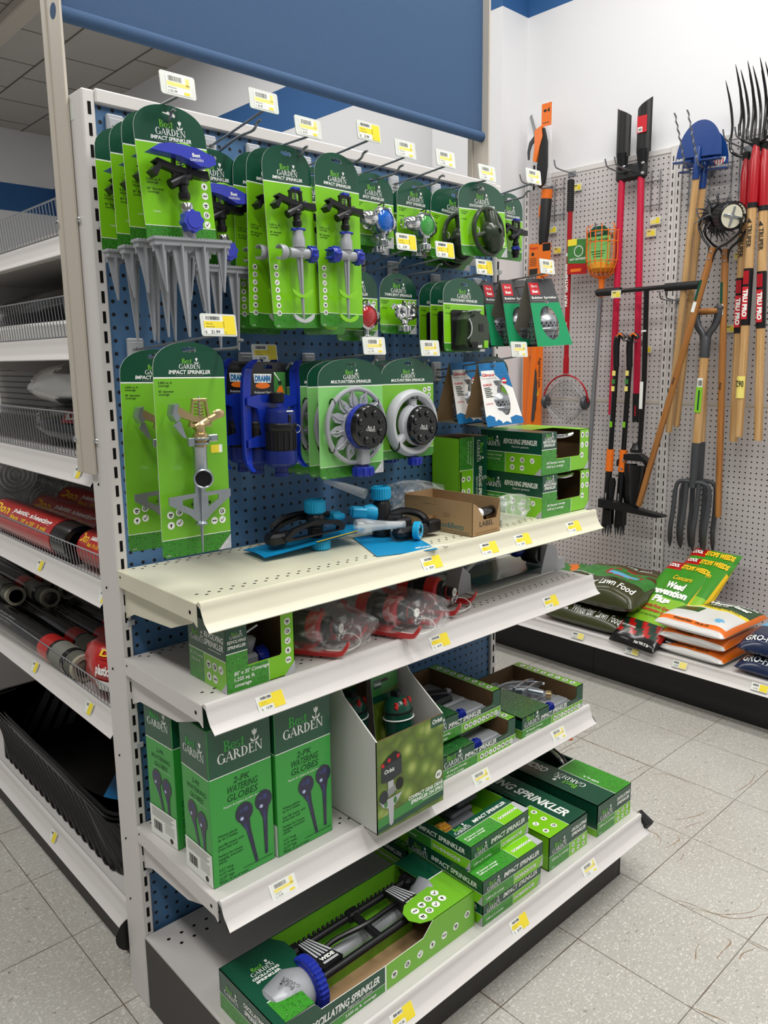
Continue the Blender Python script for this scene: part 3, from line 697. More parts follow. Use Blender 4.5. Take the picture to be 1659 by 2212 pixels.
def impact_step():
    r = thing('carded_impact_sprinkler', 'front green card of the top left hook, blue-topped impact sprinkler on a grey step spike', 'sprinkler', (0, 0, 0), 0, G1)
    b = MB(); card(b, .135, -.215, -.048, -.186, 'IMPACT SPRINKLER')
    for k in range(8): b.icon(.0555 - .0005*k, -.064 - k*.0165, .0063, k, -.0003)
    cover(b, -.056, -.112); b.text('Y10798', -.05, -.165, .003, MT['white_ink'], -.0003, al='l'); b.build('card', r)
    impact_head(r, -.098, .92, blue=False)
    b = MB(); b.prism([(-.064, -.074), (-.048, -.064), (-.028, -.060), (-.006, -.060), (.022, -.063), (.054, -.074), (.056, -.086), (.040, -.092), (.024, -.092), (.006, -.084), (-.012, -.079), (-.03, -.077), (-.045, -.076)], -.046, -.020, MT['royal'])
    b.text('Best', .018, -.078, .006, MT['white_ink'], -.0464, bold=.03); b.text('GARDEN', .018, -.085, .0045, MT['white_ink'], -.0464)
    b.build('deflector', r)
    b = MB(); b.tube(spline([(-.012, -.028, -.060), (-.004, -.03, -.056), (.014, -.03, -.056), (.022, -.028, -.062)], 4), .0025, MT['lime_plastic'], 6); b.build('plastic_tie', r)
    b = MB(); b.push(T((0, -.024, 0)))
    for z0, rr in ((-.172, .0105), (-.166, .012)): b.lathe([(rr, z0), (rr, z0 + .012), (rr*.9, z0 + .014)], MT['chrome'], 14)
    b.lathe([(.0115, -.225), (.0115, -.168)], MT['silver_plastic'], 16); b.pop(); b.build('riser', r)
    b = MB(); b.push(T((0, -.040, -.184)))
    pts = []
    for k in range(32):
        rr = .0195 if (k // 2) % 2 == 0 else .017; a = 2*PI*k/32; pts.append((rr*math.cos(a), rr*math.sin(a)))
    b.prism(pts, -.006, .012, MT['royal']); b.prism([(.0125*math.cos(2*PI*k/20), .0125*math.sin(2*PI*k/20)) for k in range(20)], -.0075, -.005, MT['royal']); b.box(-.0135, -.0078, .0, -.0133, -.0075, .001, MT['royal']); b.pop(); b.build('adjusting_knob', r)
    b = MB(); Z = -.214; S = MT['silver_plastic']
    b.box(-.073, -.036, Z - .012, .073, -.016, Z - .002, S, .001); b.box(-.075, -.040, Z - .003, .075, -.012, Z + .001, S, .0008)
    for k in range(26): b.box(-.074 + k*.0058, -.0405, Z, -.0715 + k*.0058, -.0125, Z + .0025, S)
    for x, L, wd in ((-.060, .088, .011), (.060, .088, .011), (-.024, .165, .014), (.018, .165, .014)):
        sgn = 0 if abs(x) < .04 else (1 if x > 0 else -1)
        for q in ((-wd, wd, -.028, -.024), (-.0015, .0015, -.040, -.012)):
            b.add([(x+q[0], q[2], Z-.01), (x+q[1], q[2], Z-.01), (x+q[1], q[3], Z-.01), (x+q[0], q[3], Z-.01), (x - sgn*.004 - .0012, -.0275, Z-L), (x - sgn*.004 + .0012, -.0275, Z-L), (x - sgn*.004 + .0012, -.0245, Z-L), (x - sgn*.004 - .0012, -.0245, Z-L)], [(0,3,2,1), (4,5,6,7), (0,1,5,4), (1,2,6,5), (2,3,7,6), (3,0,4,7)], S)
    for x0, x1 in ((-.073, -.044), (-.044, -.006), (-.006, .044), (.044, .073)):
        pts = [(x0, Z-.011), (x1, Z-.011), (x1, Z-.022)] + [(x1 - (x1-x0)*k/6, Z - .022 + .010*math.sin(PI*k/6)) for k in range(1, 6)] + [(x0, Z-.022)]
        b.prism(pts, -.027, -.024, S)
    b.build('step_spike', r)
    return r
p = impact_step(); p.location = (.028, -.215, 1.868); p.rotation_euler = (math.radians(-3), math.radians(-2.5), 0)
dup(p, (.031, -.165, 1.870), (-1, -1, 0), 'second impact sprinkler card back from the front on the top left hook')
dup(p, (.031, -.115, 1.864), (-1, -.5, 0), 'third impact sprinkler card back on the top left hook, its blue top just showing')
dup(p, (.028, -.058, 1.862), (-1, 0, 0), 'rearmost impact sprinkler card on the top left hook, against the left upright')
dup(p, (.183, -.085, 1.848), (-1, -1, 1), 'blue-topped impact sprinkler card half hidden on the second hook of the top row')

G2 = 'impact sprinklers on long cards'
def impact_long(blueclamp):
    r = thing('carded_impact_sprinkler', '', 'sprinkler', (0, 0, 0), 0, G2)
    b = MB(); hw = .059
    card(b, .118, -.343, -.056, -.313, 'IMPACT SPRINKLER', cut=[(hw, -.075), (.046, -.086), (.030, -.062), (-.03, -.062), (-.046, -.086), (-hw, -.078)][:0] or None)
    for k in range(7): b.icon(-.044, -.222 - k*.0152, .0058, k, -.0003)
    cover(b, -.052, -.142, .0038)
    b.build('card', r); impact_head(r, -.100, .86)
    b = MB(); b.push(T((0, -.022, 0))); b.lathe([(.0135, -.185), (.0135, -.168), (.011, -.160), (.011, -.152)], MT['silver_plastic'], 16); b.lathe([(.0085, -.205), (.0125, -.186)], MT['silver_plastic'], 12)
    b.tube([(-.026, 0, -.196), (.026, 0, -.196)], .0105, MT['silver_plastic'], 14)
    for q in ((-.0075, .0075, -.002, .002), (-.002, .002, -.0075, .0075)):
        b.add([(q[0], q[2], -.2), (q[1], q[2], -.2), (q[1], q[3], -.2), (q[0], q[3], -.2), (-.001, -.001, -.338), (.001, -.001, -.338), (.001, .001, -.338), (-.001, .001, -.338)], [(0,3,2,1), (4,5,6,7), (0,1,5,4), (1,2,6,5), (2,3,7,6), (3,0,4,7)], MT['silver_plastic'])
    b.pop(); b.build('spike', r)
    b = MB(); nut(b, (.031, -.022, -.196), .015, .017, MT['royal_dark'] if 0 else MT['cobalt'], 'x', 9); b.build('hose_cap', r)
    b = MB()
    if blueclamp: nut(b, (-.033, -.022, -.196), .0155, .02, MT['cobalt'], 'x', 6); b.box(-.052, -.030, -.206, -.042, -.014, -.202, MT['cobalt'], .001); b.box(-.052, -.030, -.190, -.042, -.014, -.186, MT['cobalt'], .001); b.build('hose_inlet', r)
    else:
        b.lathe([(.010, -.04), (.0145, -.04)], MT['silver_plastic']) if 0 else None
        b.push(T((-.034, -.022, -.196))); b.lathe([(.008, .0), (.0135, .0), (.0150, -.004), (.0150, -.016), (.0125, -.016), (.0115, -.004)], MT['silver_plastic'], 14, 'x', 40, 320); b.pop(); b.build('hose_inlet', r)
    b = MB()
    for z in (-.272, -.322):
        b.push(T((0, -.004, z))); pts = [(-.026, .006)] + [(.026*math.cos(math.radians(a)), .004 + .016*math.sin(math.radians(a))) for a in range(180, 361, 20)] + [(.026, .006), (.010, -.002), (0, -.007), (-.010, -.002)]
        b.prism(pts, -.022, -.018, MT['lime_plastic'] if blueclamp or z > -.3 else MT['plastic_grey']); b.pop()
    b.build('card_clip', r)
    return r
p = impact_long(False); p.location = (.300, -.175, 1.858); p.rotation_euler = (math.radians(-2), math.radians(-1.5), 0)
p['label'] = 'front long impact sprinkler card on the third hook, with grey clip at its foot'
dup(p, (.292, -.135, 1.858), (-1, 2, 0), 'long impact sprinkler card second from the front on the third hook')
dup(p, (.288, -.09, 1.858), (-1, 1, 0), 'long impact sprinkler card third from the front on the third hook')
dup(p, (.302, -.05, 1.850), (-1, 1, 0), 'rearmost long impact sprinkler card on the third hook, next to the pegboard')
p = impact_long(True); p.location = (.422, -.185, 1.862); p.rotation_euler = (math.radians(-2), math.radians(.5), 0)
p['label'] = 'front long impact sprinkler card under the yellow 5.99 tag, with two blue hose fittings'
dup(p, (.43, -.10, 1.850), (-1, -2, 0), 'long impact sprinkler card hidden behind the one with two blue hose fittings')

G3 = 'small spot sprinkler cards'
def spot(lens, label):
    r = thing('carded_spot_sprinkler', label, 'sprinkler', (0, 0, 0), 0, G3)
    b = MB(); card(b, .128, -.150, -.048, -.124, 'SPOT SPRINKLER')
    for k in range(3): b.icon(.018 + k*.017, -.060, .0062, k*2, -.0003)
    cover(b, -.058, -.056, .0035, "30' diameter", ''); metal_corner(b, .064, -.15, .03); b.build('card', r)
    b = MB(); b.push(T((.004, -.026, -.094)))
    b.ball((-.036, .004, .002), (.030, .018, .018), MT['chrome'], 20, 10); b.ball((.03, .010, 0), (.026, .006, .020), MT['chrome'], 18, 8); b.box(-.066, .0, -.012, -.05, .02, .014, MT['chrome'], .004)
    b.push(RX(-0)); b.lathe([(.031, .012), (.032, .0), (.030, -.010), (.025, -.012), (.0245, -.009)], MT['chrome'], 28, 'y'); b.pop()
    b.tube([(0, 0, -.02), (0, 0, -.042)], .008, MT['chrome'], 12); b.pop(); b.build('chrome_housing', r)
    b = MB(); b.push(T((.004, -.026, -.094))); b.lathe([(.0001, -.016), (.012, -.0155), (.020, -.013), (.0248, -.009)], MT[lens], 28, 'y')
    for i in range(-3, 4):
        for j in range(-3, 4):
            if i*i + j*j < 11: b.push(T((i*.0062, -.0165 + (i*i+j*j)*.00042, j*.0062))); b.disc(0, 0, .0011, MT['black_plastic'], 0, 6); b.pop()
    b.pop(); b.build('lens', r)
    b = MB(); nut(b, (.004, -.026, -.144), .0135, .015, MT['chrome'], 'z', 10); b.build('hose_nut', r)
    b = MB(); b.tube(spline([(-.004, -.02, -.060), (.0, -.03, -.056), (.006, -.03, -.057), (.012, -.02, -.062)], 4), .0016, MT['black_plastic'], 6); b.build('cable_tie', r)
    return r
p = spot('blue_lens', 'chrome spot sprinkler with a blue lens on a green card'); p.location = (.612, -.085, 1.868)
dup(p, (.628, -.05, 1.858), 0, 'spot sprinkler card tucked behind the blue lens one')
p = spot('green_lens', 'chrome spot sprinkler with a green lens on a green card'); p.location = (.752, -.085, 1.872)
dup(p, (.766, -.045, 1.862), 0, 'spot sprinkler card tucked behind the green lens one')
p = spot('red_lens', 'chrome spot sprinkler with a red lens on a green card'); p.location = (.556, -.085, 1.645)
r = thing('carded_spot_sprinkler', 'chrome twin spot sprinkler with two rings on a green card', 'sprinkler', (.690, -.085, 1.645), 0, G3)
b = MB(); card(b, .124, -.130, -.044, -.108, 'TWIN SPOT SPRINKLER')
for k in range(3): b.icon(.022 + k*.015, -.055, .006, k*2, -.0003)
cover(b, -.056, -.053, .0034, "30' diameter", ''); metal_corner(b, .062, -.13, .026); b.build('card', r)
b = MB()
for x in (-.0155, .0155):
    b.torus((x*1.1, -.026, -.078), .0125, .0075, MT['chrome'], 'y', 24, 10); b.push(T((x*1.1, -.026, -.078))); b.lathe([(.0001, .004), (.012, .004)], MT['galv'], 14, 'y'); b.disc(0, 0, .004, MT['galv'], -.001); b.disc(0, 0, .0022, MT['black_plastic'], -.0015, 8); b.pop()
    b.tube([(x*.8, -.022, -.09), (0, -.022, -.108)], .0065, MT['chrome'], 10); b.push(T((x*2.4, -.022, -.066)) @ RY(45 if x > 0 else -45)); b.box(-.008, -.003, -.004, .008, .003, .004, MT['chrome'], .001); b.pop()
b.build('twin_heads', r); b = MB(); nut(b, (0, -.022, -.118), .0145, .016, MT['chrome'], 'z', 10); b.build('hose_nut', r)
b = MB(); b.tube([(0, -.015, -.05), (-.004, -.02, -.062), (.004, -.02, -.062), (0, -.015, -.05)], .0014, MT['black_plastic'], 6); b.build('cable_tie', r)

G4 = 'stationary sprinkler cards'
def ring_stat(label):
    r = thing('carded_stationary_sprinkler', label, 'sprinkler', (0, 0, 0), 0, G4)
    b = MB(); card(b, .180, -.168, -.052, -.142, 'STATIONARY SPRINKLER', lw=.32); cover(b, -.082, -.062, .0036, "30' diameter", '')
    for k in range(3): b.icon(.076, -.098 - k*.017, .0065, k + 1, -.0003)
    metal_corner(b, .09, -.168, .028); b.build('card', r)
    O = MT['olive_plastic']; b = MB(); b.torus((0, -.016, -.108), .056, .0062, O, 'y', 40, 8)
    for a in (100, 195, 345): x, z = .056*math.cos(math.radians(a)), .056*math.sin(math.radians(a)); b.tube([(x, -.016, -.108 + z), (x*.3, -.02, -.108 + z*.3)], .006, O, 8)
    b.build('base_ring', r)
    b = MB(); b.push(T((.010, -.018, -.112))); b.lathe([(.034, .006), (.034, -.006), (.027, -.018), (.014, -.026), (.008, -.027), (.0075, -.022), (.006, -.02)], O, 24, 'y'); b.disc(0, 0, .0075, MT['black_plastic'], -.0225, 10)
    b.tube(spline([(-.002, -.008, .02), (-.006, -.008, .042), (-.004, -.006, .054)], 4), [.017, .015, .012, .011, .011, .011, .011, .011, .011], O, 12) if 0 else b.tube([(-.002, -.006, .015), (-.005, -.006, .036), (-.004, -.006, .052)], [.020, .016, .011], O, 14)
    b.tube([(.0, -.004, -.01), (.006, -.004, -.046)], [.028, .018], O, 14); b.pop(); b.build('sprinkler_head', r)
    b = MB(); b.torus((.006, -.022, -.066), .0115, .002, MT['plastic_grey'], 'z', 20, 6)
    for x, z in ((-.046, -.11), (.05, -.128)): b.torus((x, -.016, z), .009, .0015, MT['plastic_grey'], 'x', 16, 6)
    b.build('plastic_tie', r); return r
p = ring_stat('front ring shaped olive stationary sprinkler on a green card'); p.location = (.918, -.155, 1.882); p.rotation_euler = (math.radians(-3), math.radians(-3), 0)
dup(p, (.893, -.085, 1.872), (-1, 2, 2), 'ring shaped stationary sprinkler card mostly hidden behind the front one')
dup(p, (.915, -.04, 1.862), (-1, 1, 0), 'rearmost ring shaped stationary sprinkler card, only its foot showing below')
r = thing('carded_impact_sprinkler', 'black impact sprinkler head on a narrow green card beside the right upright', 'sprinkler', (1.103, -.10, 1.888), 0, G2)
b = MB(); card(b, .112, -.162, -.052, -.136, 'IMPACT SPRINKLER HEAD'); b.build('card', r); impact_head(r, -.085, .85)
b = MB(); b.push(T((0, -.022, -.158))); b.lathe([(.0085, 0), (.0085, .008), (.011, .009), (.011, .02), (.008, .024), (.008, .036)], MT['black_plastic'], 14); b.lathe([(.0115, .022), (.0125, .026), (.0115, .03)], MT['cobalt'], 14); b.pop(); b.build('threaded_stem', r)

def square_stat(label):
    r = thing('carded_stationary_sprinkler', label, 'sprinkler', (0, 0, 0), 0, G4)
    b = MB(); card(b, .153, -.166, -.048, -.145, 'STATIONARY SPRINKLER', lw=.34); cover(b, -.07, -.057, .0034, "25' x 25'", '')
    for k in range(3): b.icon(.066, -.098 - k*.017, .006, k + 1, -.0003)
    metal_corner(b, .0765, -.166, .022); b.prism(rrect(-.052, -.164, .055, -.064, .008), -.004, -.0002, MT['black_plastic']); b.build('card', r)
    O = MT['olive_plastic']; b = MB(); b.push(T((.002, -.02, -.115)))
    pts = [(-.036, -.046), (.040, -.046), (.044, -.036), (.044, .02), (.036, .036), (.014, .040), (.012, .046), (-.018, .046), (-.02, .04), (-.036, .026), (-.038, 0), (-.044, -.036)]
    b.prism([(x*1.0, z) for x, z in pts], -.020, .018, O); b.prism([(x*.82, z*.82) for x, z in pts], -.028, -.018, O)
    b.box(-.002, -.0295, -.004, .014, -.0275, .014, MT['black_plastic']); b.box(-.03, -.029, -.044, -.008, -.02, -.03, MT['black_plastic']); b.box(.016, -.029, -.044, .032, -.02, -.026, MT['lime'])
    b.text('Best', -.002, -.044, .009, MT['white_ink'], -.0284, bold=.03); b.pop(); b.build('sprinkler_body', r)
    b = MB(); b.tube(spline([(-.02, -.03, -.070), (-.014, -.052, -.068), (.006, -.052, -.068), (.014, -.03, -.070)], 4), .0016, MT['plastic_grey'], 6); b.tube(spline([(-.032, -.044, -.088), (-.028, -.049, -.105), (-.030, -.049, -.125), (-.036, -.042, -.138)], 4), .0016, MT['plastic_grey'], 6); b.build('plastic_tie', r)
    return r
p = square_stat('front square olive stationary sprinkler on a green card in a black tray'); p.location = (.832, -.175, 1.637); p.rotation_euler = (math.radians(-2), 0, 0)
dup(p, (.835, -.128, 1.636), (-1, 0, 0), 'square stationary sprinkler card directly behind the front one')
dup(p, (.838, -.085, 1.636), (-1, 0, 0), 'square stationary sprinkler card third from the front, nearest the pegboard')

# folded card cradles holding perforated metal bubblers
def bubbler_head(b, m='galv'):
    b.lathe([(.0001, -.03), (.024, -.03), (.029, -.026), (.029, -.004), (.031, -.002), (.031, .002), (.029, .004), (.029, .016), (.026, .024), (.016, .031), (.011, .033), (.011, .046), (.013, .046), (.013, .055), (.0001, .055)], MT[m], 26)
    for zz in (-.02, -.013, .008, .013):
        for k in range(20):
            a = 2*PI*(k + (.5 if zz in (-.013, .013) else 0))/20
            b.push(RZ(math.degrees(a)) @ T((0, -.0294, zz))); b.disc(0, 0, .0019, MT['black_plastic'], 0, 6); b.pop()
GB = 'bubbler sprinklers in folded cards'
def bubbler(label, kind):
    r = thing('bubbler_sprinkler', label, 'sprinkler', (0, 0, 0), 0, GB)
    W, H, D = (.060, .178, .062) if kind == 'green' else (.060, .158, .055); hs_ = 1.35 if kind == 'green' else 1.3
    b = MB(); top = MT['grey_card'] if kind == 'green' else MT['blue_print']; base = MT['teal_green'] if kind == 'green' else MT['white_card']
    def face(pts, m, off=0.0):   # on the sloping front flap: x, v (0 top .. 1 foot)
        b.poly([(x, -.002 - D*v - off, .012 - (H + .0)*v - off*.3) for x, v in pts], m)
    W0 = W*.72
    def wv(v): return W0 + (W - W0)*v
    n = 10; oval = [(.030*math.sin(2*PI*k/20), .66 + .25*math.cos(2*PI*k/20)) for k in range(20)]
    if kind == 'green':
        # frame round the oval window
        out = [(-wv(.36), .36), (wv(.36), .36), (W, 1), (-W, 1)]
        tri = tessellate_polygon([[Vector((x, v*.14, 0)) for x, v in out], [Vector((x, v*.14, 0)) for x, v in oval]])
        al = out + oval; b.add([(x, -.002 - D*v, .012 - H*v) for x, v in al], [tuple(t) for t in tri], base); b.add([(x, -.001 - D*v, .012 - H*v) for x, v in al], [tuple(reversed(t)) for t in tri], MT['card_back'])
        face([(-W0, 0), (W0, 0), (wv(.36), .36), (-wv(.36), .36)], top)
        face([(-W0*.95, .06), (-W0*.2, .06), (-W0*.2, .24), (-W0*.95, .24)], MT['red_ink'], .0004)
        sl = math.degrees(math.atan2(D, H)); b.push(T((0, -.0025, .012)) @ RX(-sl)); L = math.hypot(D, H)
        b.text('Do it', -W0*.57, -L*.13, .0062, MT['white_ink'], -.0005, bold=.03); b.text('Best', -W0*.57, -L*.21, .0075, MT['white_ink'], -.0005, bold=.04); b.text('Bubbler Sprinkler', -W0*.95, -L*.30, .0062, MT['white_ink'], -.0004, al='l', bold=.02, w=W0*1.95); b.rect(-W0*.9, -L*.335, W0*.2, -L*.325, MT['grey_ink'], -.0004); b.pop()
    else:
        out = [(-wv(.2), .2), (wv(.2), .2), (W, 1), (-W, 1)]; ov = [(x*.62 + .012, v*1.0 - .06) for x, v in oval]
        tri = tessellate_polygon([[Vector((x, v*.14, 0)) for x, v in out], [Vector((x, v*.14, 0)) for x, v in ov]])
        al = out + ov; b.add([(x, -.002 - D*v, .012 - H*v) for x, v in al], [tuple(t) for t in tri], base); b.add([(x, -.001 - D*v, .012 - H*v) for x, v in al], [tuple(reversed(t)) for t in tri], MT['card_back'])
        face([(-W0, 0), (W0, 0), (wv(.2), .2), (-wv(.2), .2)], top); face([(wv(.2)*.1, .2), (wv(.2), .2), (wv(.42), .42), (W0*.6, .34)], top, .0003)
        for (x0, x1, v0, v1) in ((-W, -.03, .82, 1), (-.03, -.01, .9, 1), (-.01, .02, .94, 1), (.02, W, .86, 1)): face([(x0, v0 + .03), ((x0+x1)/2, v0), (x1, v0 + .04), (x1, v1), (x0, v1)], MT['blue_print'], .0004)
        sl = math.degrees(math.atan2(D, H)); b.push(T((0, -.0025, .012)) @ RX(-sl)); L = math.hypot(D, H)
        b.rect(-W0*.95, -L*.24, W0*.05, -L*.12, MT['white_ink'], -.0006); b.text('Gilmour', -W0*.45, -L*.215, .0085, MT['red_ink'], -.0009, bold=.03, maxw=W0*.95)
        b.text('BUBBLER', -W0*.98, -L*.36, .0048, MT['red_ink'], -.0005, al='l', bold=.02)
        for k in range(6): b.rect(-W0*.98, -L*(.40 + k*.028), -W0*(.55 - .1*(k % 2)), -L*(.388 + k*.028), MT['dark_ink'], -.0005)
        b.text('LIMITED', -W0*1.1, -L*.66, .0045, MT['red_ink'], -.0005, al='l'); b.disc(W0*.62, -L*.30, .008, MT['red_ink'], -.0007, 16); b.rect(W0*.62-.0075, -L*.30-.002, W0*.62+.0075, -L*.30+.002, MT['white_ink'], -.0009); b.pop()
    b.poly([(-W0, 0, .012), (W0, 0, .012), (W, D*.9, .012 - H), (-W, D*.9, .012 - H)][::-1], MT['kraft'] if kind != 'green' else MT['card_back'])
    b.poly([(-W, -D, .012 - H), (W, -D, .012 - H), (W, D*.9, .012 - H), (-W, D*.9, .012 - H)], MT['kraft'] if kind != 'green' else MT['teal_green'])
    b.poly([(-W, -D, .0125 - H), (W, -D, .0125 - H), (W, D*.9, .0125 - H), (-W, D*.9, .0125 - H)][::-1], MT['card_back'])
    b.build('folded_card', r, smooth=False)
    b = MB(); b.push(T((0.006, -.008, .013 - H + .031*hs_)) @ SCL(hs_, hs_, hs_)); bubbler_head(b); b.pop(); b.build('perforated_head', r)
    return r
p = bubbler('front bubbler sprinkler in a green and grey folded card', 'green'); p.location = (1.076, -.225, 1.652); p.rotation_euler = (0, math.radians(-3), math.radians(-14))
dup(p, (1.074, -.135, 1.655), (0, -2, -14), 'second bubbler sprinkler in a green folded card, behind the front one')
dup(p, (1.074, -.065, 1.655), (0, 0, -8), 'rearmost green bubbler card, nearest the right end of the pegboard')
p = bubbler('front bubbler sprinkler in a blue and white folded card', 'blue'); p.location = (.905, -.205, 1.43); p.rotation_euler = (0, math.radians(-3), math.radians(-12))
dup(p, (.903, -.105, 1.432), (0, -2, -10), 'second blue and white folded bubbler card, behind the front one')
r = thing('carded_bubbler', 'metal bubbler on a flat green card under clear plastic, by the right upright', 'sprinkler', (1.085, -.06, 1.445), 0, GB)
b = MB(); card(b, .14, -.185, -.05, -.16, 'BUBBLER'); metal_corner(b, .07, -.185, .026); b.build('card', r)
b = MB(); b.push(T((-.03, -.03, -.11))); bubbler_head(b); b.pop(); b.build('perforated_head', r)

# tall metal impact sprinklers on step spikes
def impact_metal(label):
    r = thing('carded_impact_sprinkler', label, 'sprinkler', (0, 0, 0), 0, 'tall metal impact sprinklers')
    b = MB(); card(b, .131, -.350, -.045, -.318, 'IMPACT SPRINKLER', lime='lime2', lw=.30, arch=.013); cover(b, -.058, -.056, .0038, '5,800 sq. ft.', "85' diameter")
    for x, z, k in ((-.048, -.276, 0), (-.032, -.273, 1), (-.048, -.294, 3), (-.032, -.291, 2), (.05, -.281, 1), (.034, -.296, 4), (.05, -.296, 2)): b.icon(x, z, .0066, k, -.0003)
    metal_corner(b, .0655, -.35, .026); b.rect(.033, -.176, .049, -.162, MT['tag_yellow'], -.0004); b.rect(.049, -.176, .055, -.162, MT['white_ink'], -.0004)
    for x in (-.006, .026): b.disc(x, -.262 if x < 0 else -.262, .0028, MT['dark_ink'], -.0004)
    b.build('card', r)
    Z = MT['zinc']; B = MT['brass']
    b = MB(); b.push(T((0, -.026, -.123)))
    b.lathe([(.010, -.038), (.010, -.030), (.0125, -.028), (.0125, -.016), (.009, -.014), (.009, -.004), (.011, 0), (.008, .004)], B, 14)
    b.push(RY(66)); b.lathe([(.0075, -.012), (.0085, .012), (.006, .016), (.0055, .030), (.0045, .032)], B, 12); b.pop()
    for x in (-1, 1): b.prism([(x*.016, -.002), (x*.020, -.002), (x*.013, .040), (x*.0095, .040)], -.003, .003, B)
    b.box(-.013, -.0045, .038, .013, .0045, .043, B, .001); b.box(-.02, -.005, -.004, .02, .005, .002, B, .001); b.tube([(0, 0, 0), (0, 0, .046)], .002, MT['chrome'], 8)
    b.pop(); b.build('brass_body', r)
    b = MB(); b.push(T((0, -.026, -.123))); b.tube([(.008*math.cos(k*.7), .008*math.sin(k*.7), .010 + k*.0006) for k in range(46)], .0011, B, 5); b.pop(); b.build('spring', r)
    b = MB(); b.push(T((0, -.026, -.123)))
    b.prism([(-.044, .024), (-.038, .030), (-.012, .014), (.018, .010), (.030, .016), (.034, .010), (.02, .003), (-.012, .004), (-.044, .016)], -.006, .006, B)
    b.ball((.036, 0, .016), (.012, .003, .008), B, 12, 6)
    b.prism([(-.054, .018), (-.050, .034), (-.042, .036), (-.046, .022), (-.040, .012), (-.048, .006)], -.012, .010, MT['zinc']); b.prism([(-.046, .006), (-.040, .008), (-.03, -.022), (-.036, -.02), (-.052, .0)], -.010, -.006, MT['zinc'])
    b.pop(); b.build('hammer_arm', r)
    b = MB(); b.push(T((0, -.026, -.123))); b.torus((0, 0, -.024), .013, .0024, Z, 'z', 20, 6); b.torus((0, 0, -.032), .013, .0022, Z, 'z', 20, 6); b.box(-.024, -.004, -.036, -.012, .004, -.022, Z, .001); b.box(.012, -.006, -.030, .030, .006, -.018, Z, .0015); b.tube([(.018, -.01, -.024), (.018, .01, -.024)], .004, Z, 8); b.pop(); b.build('trip_collar', r)
    b = MB(); b.push(T((0, -.022, 0)))
    b.lathe([(.0115, -.225), (.0115, -.165), (.0125, -.163), (.0125, -.160)], Z, 18)
    b.push(T((.004, 0, -.213)) @ RZ(-28)); b.lathe([(.0165, .006), (.0165, -.026), (.0145, -.027), (.0135, -.026), (.0135, -.004), (.0001, -.004)], Z, 22, 'y'); b.lathe([(.0134, -.020), (.0134, -.0045), (.0001, -.0045)], MT['black_plastic'], 18, 'y'); b.pop()
    b.pop(); b.build('riser', r)
    b = MB(); b.push(T((0, -.016, 0)))
    outer = [(-.010, -.222), (-.010, -.240), (-.058, -.243), (-.058, -.256), (-.022, -.277), (-.008, -.290), (-.006, -.296), (.006, -.296), (.008, -.290), (.022, -.277), (.058, -.252), (.058, -.239), (.010, -.240), (.010, -.222)]
    b.prism(outer, -.002, .001, Z, holes=[[(-.034, -.250), (-.014, -.248), (-.014, -.268), (-.034, -.258)], [(.014, -.247), (.034, -.246), (.034, -.254), (.014, -.266)]])
    for q in ((-.007, .007, -.002, .001), (-.0015, .0015, -.008, .002)):
        b.add([(q[0], q[2], -.225), (q[1], q[2], -.225), (q[1], q[3], -.225), (q[0], q[3], -.225), (-.0008, -.001, -.345), (.0008, -.001, -.345), (.0008, .001, -.345), (-.0008, .001, -.345)], [(0,3,2,1), (4,5,6,7), (0,1,5,4), (1,2,6,5), (2,3,7,6), (3,0,4,7)], Z)
    b.torus((0, 0, -.294), .009, .0025, Z, 'z', 16, 6); b.pop(); b.build('step_spike', r)
    return r
p = impact_metal('front tall card with a brass and zinc impact sprinkler, nearest the viewer'); p.location = (-.020, -.33, 1.466); p.rotation_euler = (0, math.radians(.5), 0)
dup(p, (-.018, -.20, 1.456), (0, 1, 0), 'tall brass and zinc impact sprinkler card half hidden behind the front one')

# blue sled base sprinklers under black header cards
def sled(b, m, L=.205, W=.062, curl=.02):
    """two runners with curled tips joined by a bridge; runs along z"""
    for s in (-1, 1):
        path = [(s*W*.86, -.030, .012), (s*W*.92, -.014, .0), (s*W*.95, -.006, -.012), (s*W, -.004, -.05), (s*W, -.004, -.15), (s*W*1.0, -.006, -L + .02), (s*W*1.04, -.016, -L + .004), (s*W*1.06, -.032, -L - .006)]
        P = spline(path, 4); n = len(P)
        rows = []
        for i, pnt in enumerate(P):
            q = i/(n-1); wd = .013*(.55 + .45*math.sin(PI*min(1, max(0, q*1.1))))
            rows.append([(pnt.x - s*wd, pnt.y - .004, pnt.z), (pnt.x - s*wd*.2, pnt.y + .004, pnt.z), (pnt.x + s*wd*.6, pnt.y + .002, pnt.z), (pnt.x + s*wd*.75, pnt.y - .010, pnt.z), (pnt.x + s*wd*.5, pnt.y - .010, pnt.z), (pnt.x + s*wd*.3, pnt.y - .004, pnt.z)])
        b.grid(rows, m, True); b.add(rows[0], [(0, 1, 2, 3, 4, 5)], m); b.add(rows[-1], [(5, 4, 3, 2, 1, 0)], m)
    b.prism([(-W, -.064), (-W*.5, -.058), (W*.5, -.058), (W, -.064), (W, -.078), (W*.6, -.086), (W*.42, -.14), (W, -.150), (W, -.165), (-W, -.165), (-W, -.150), (-W*.42, -.14), (-W*.6, -.086), (-W, -.078)], -.014, -.004, m)
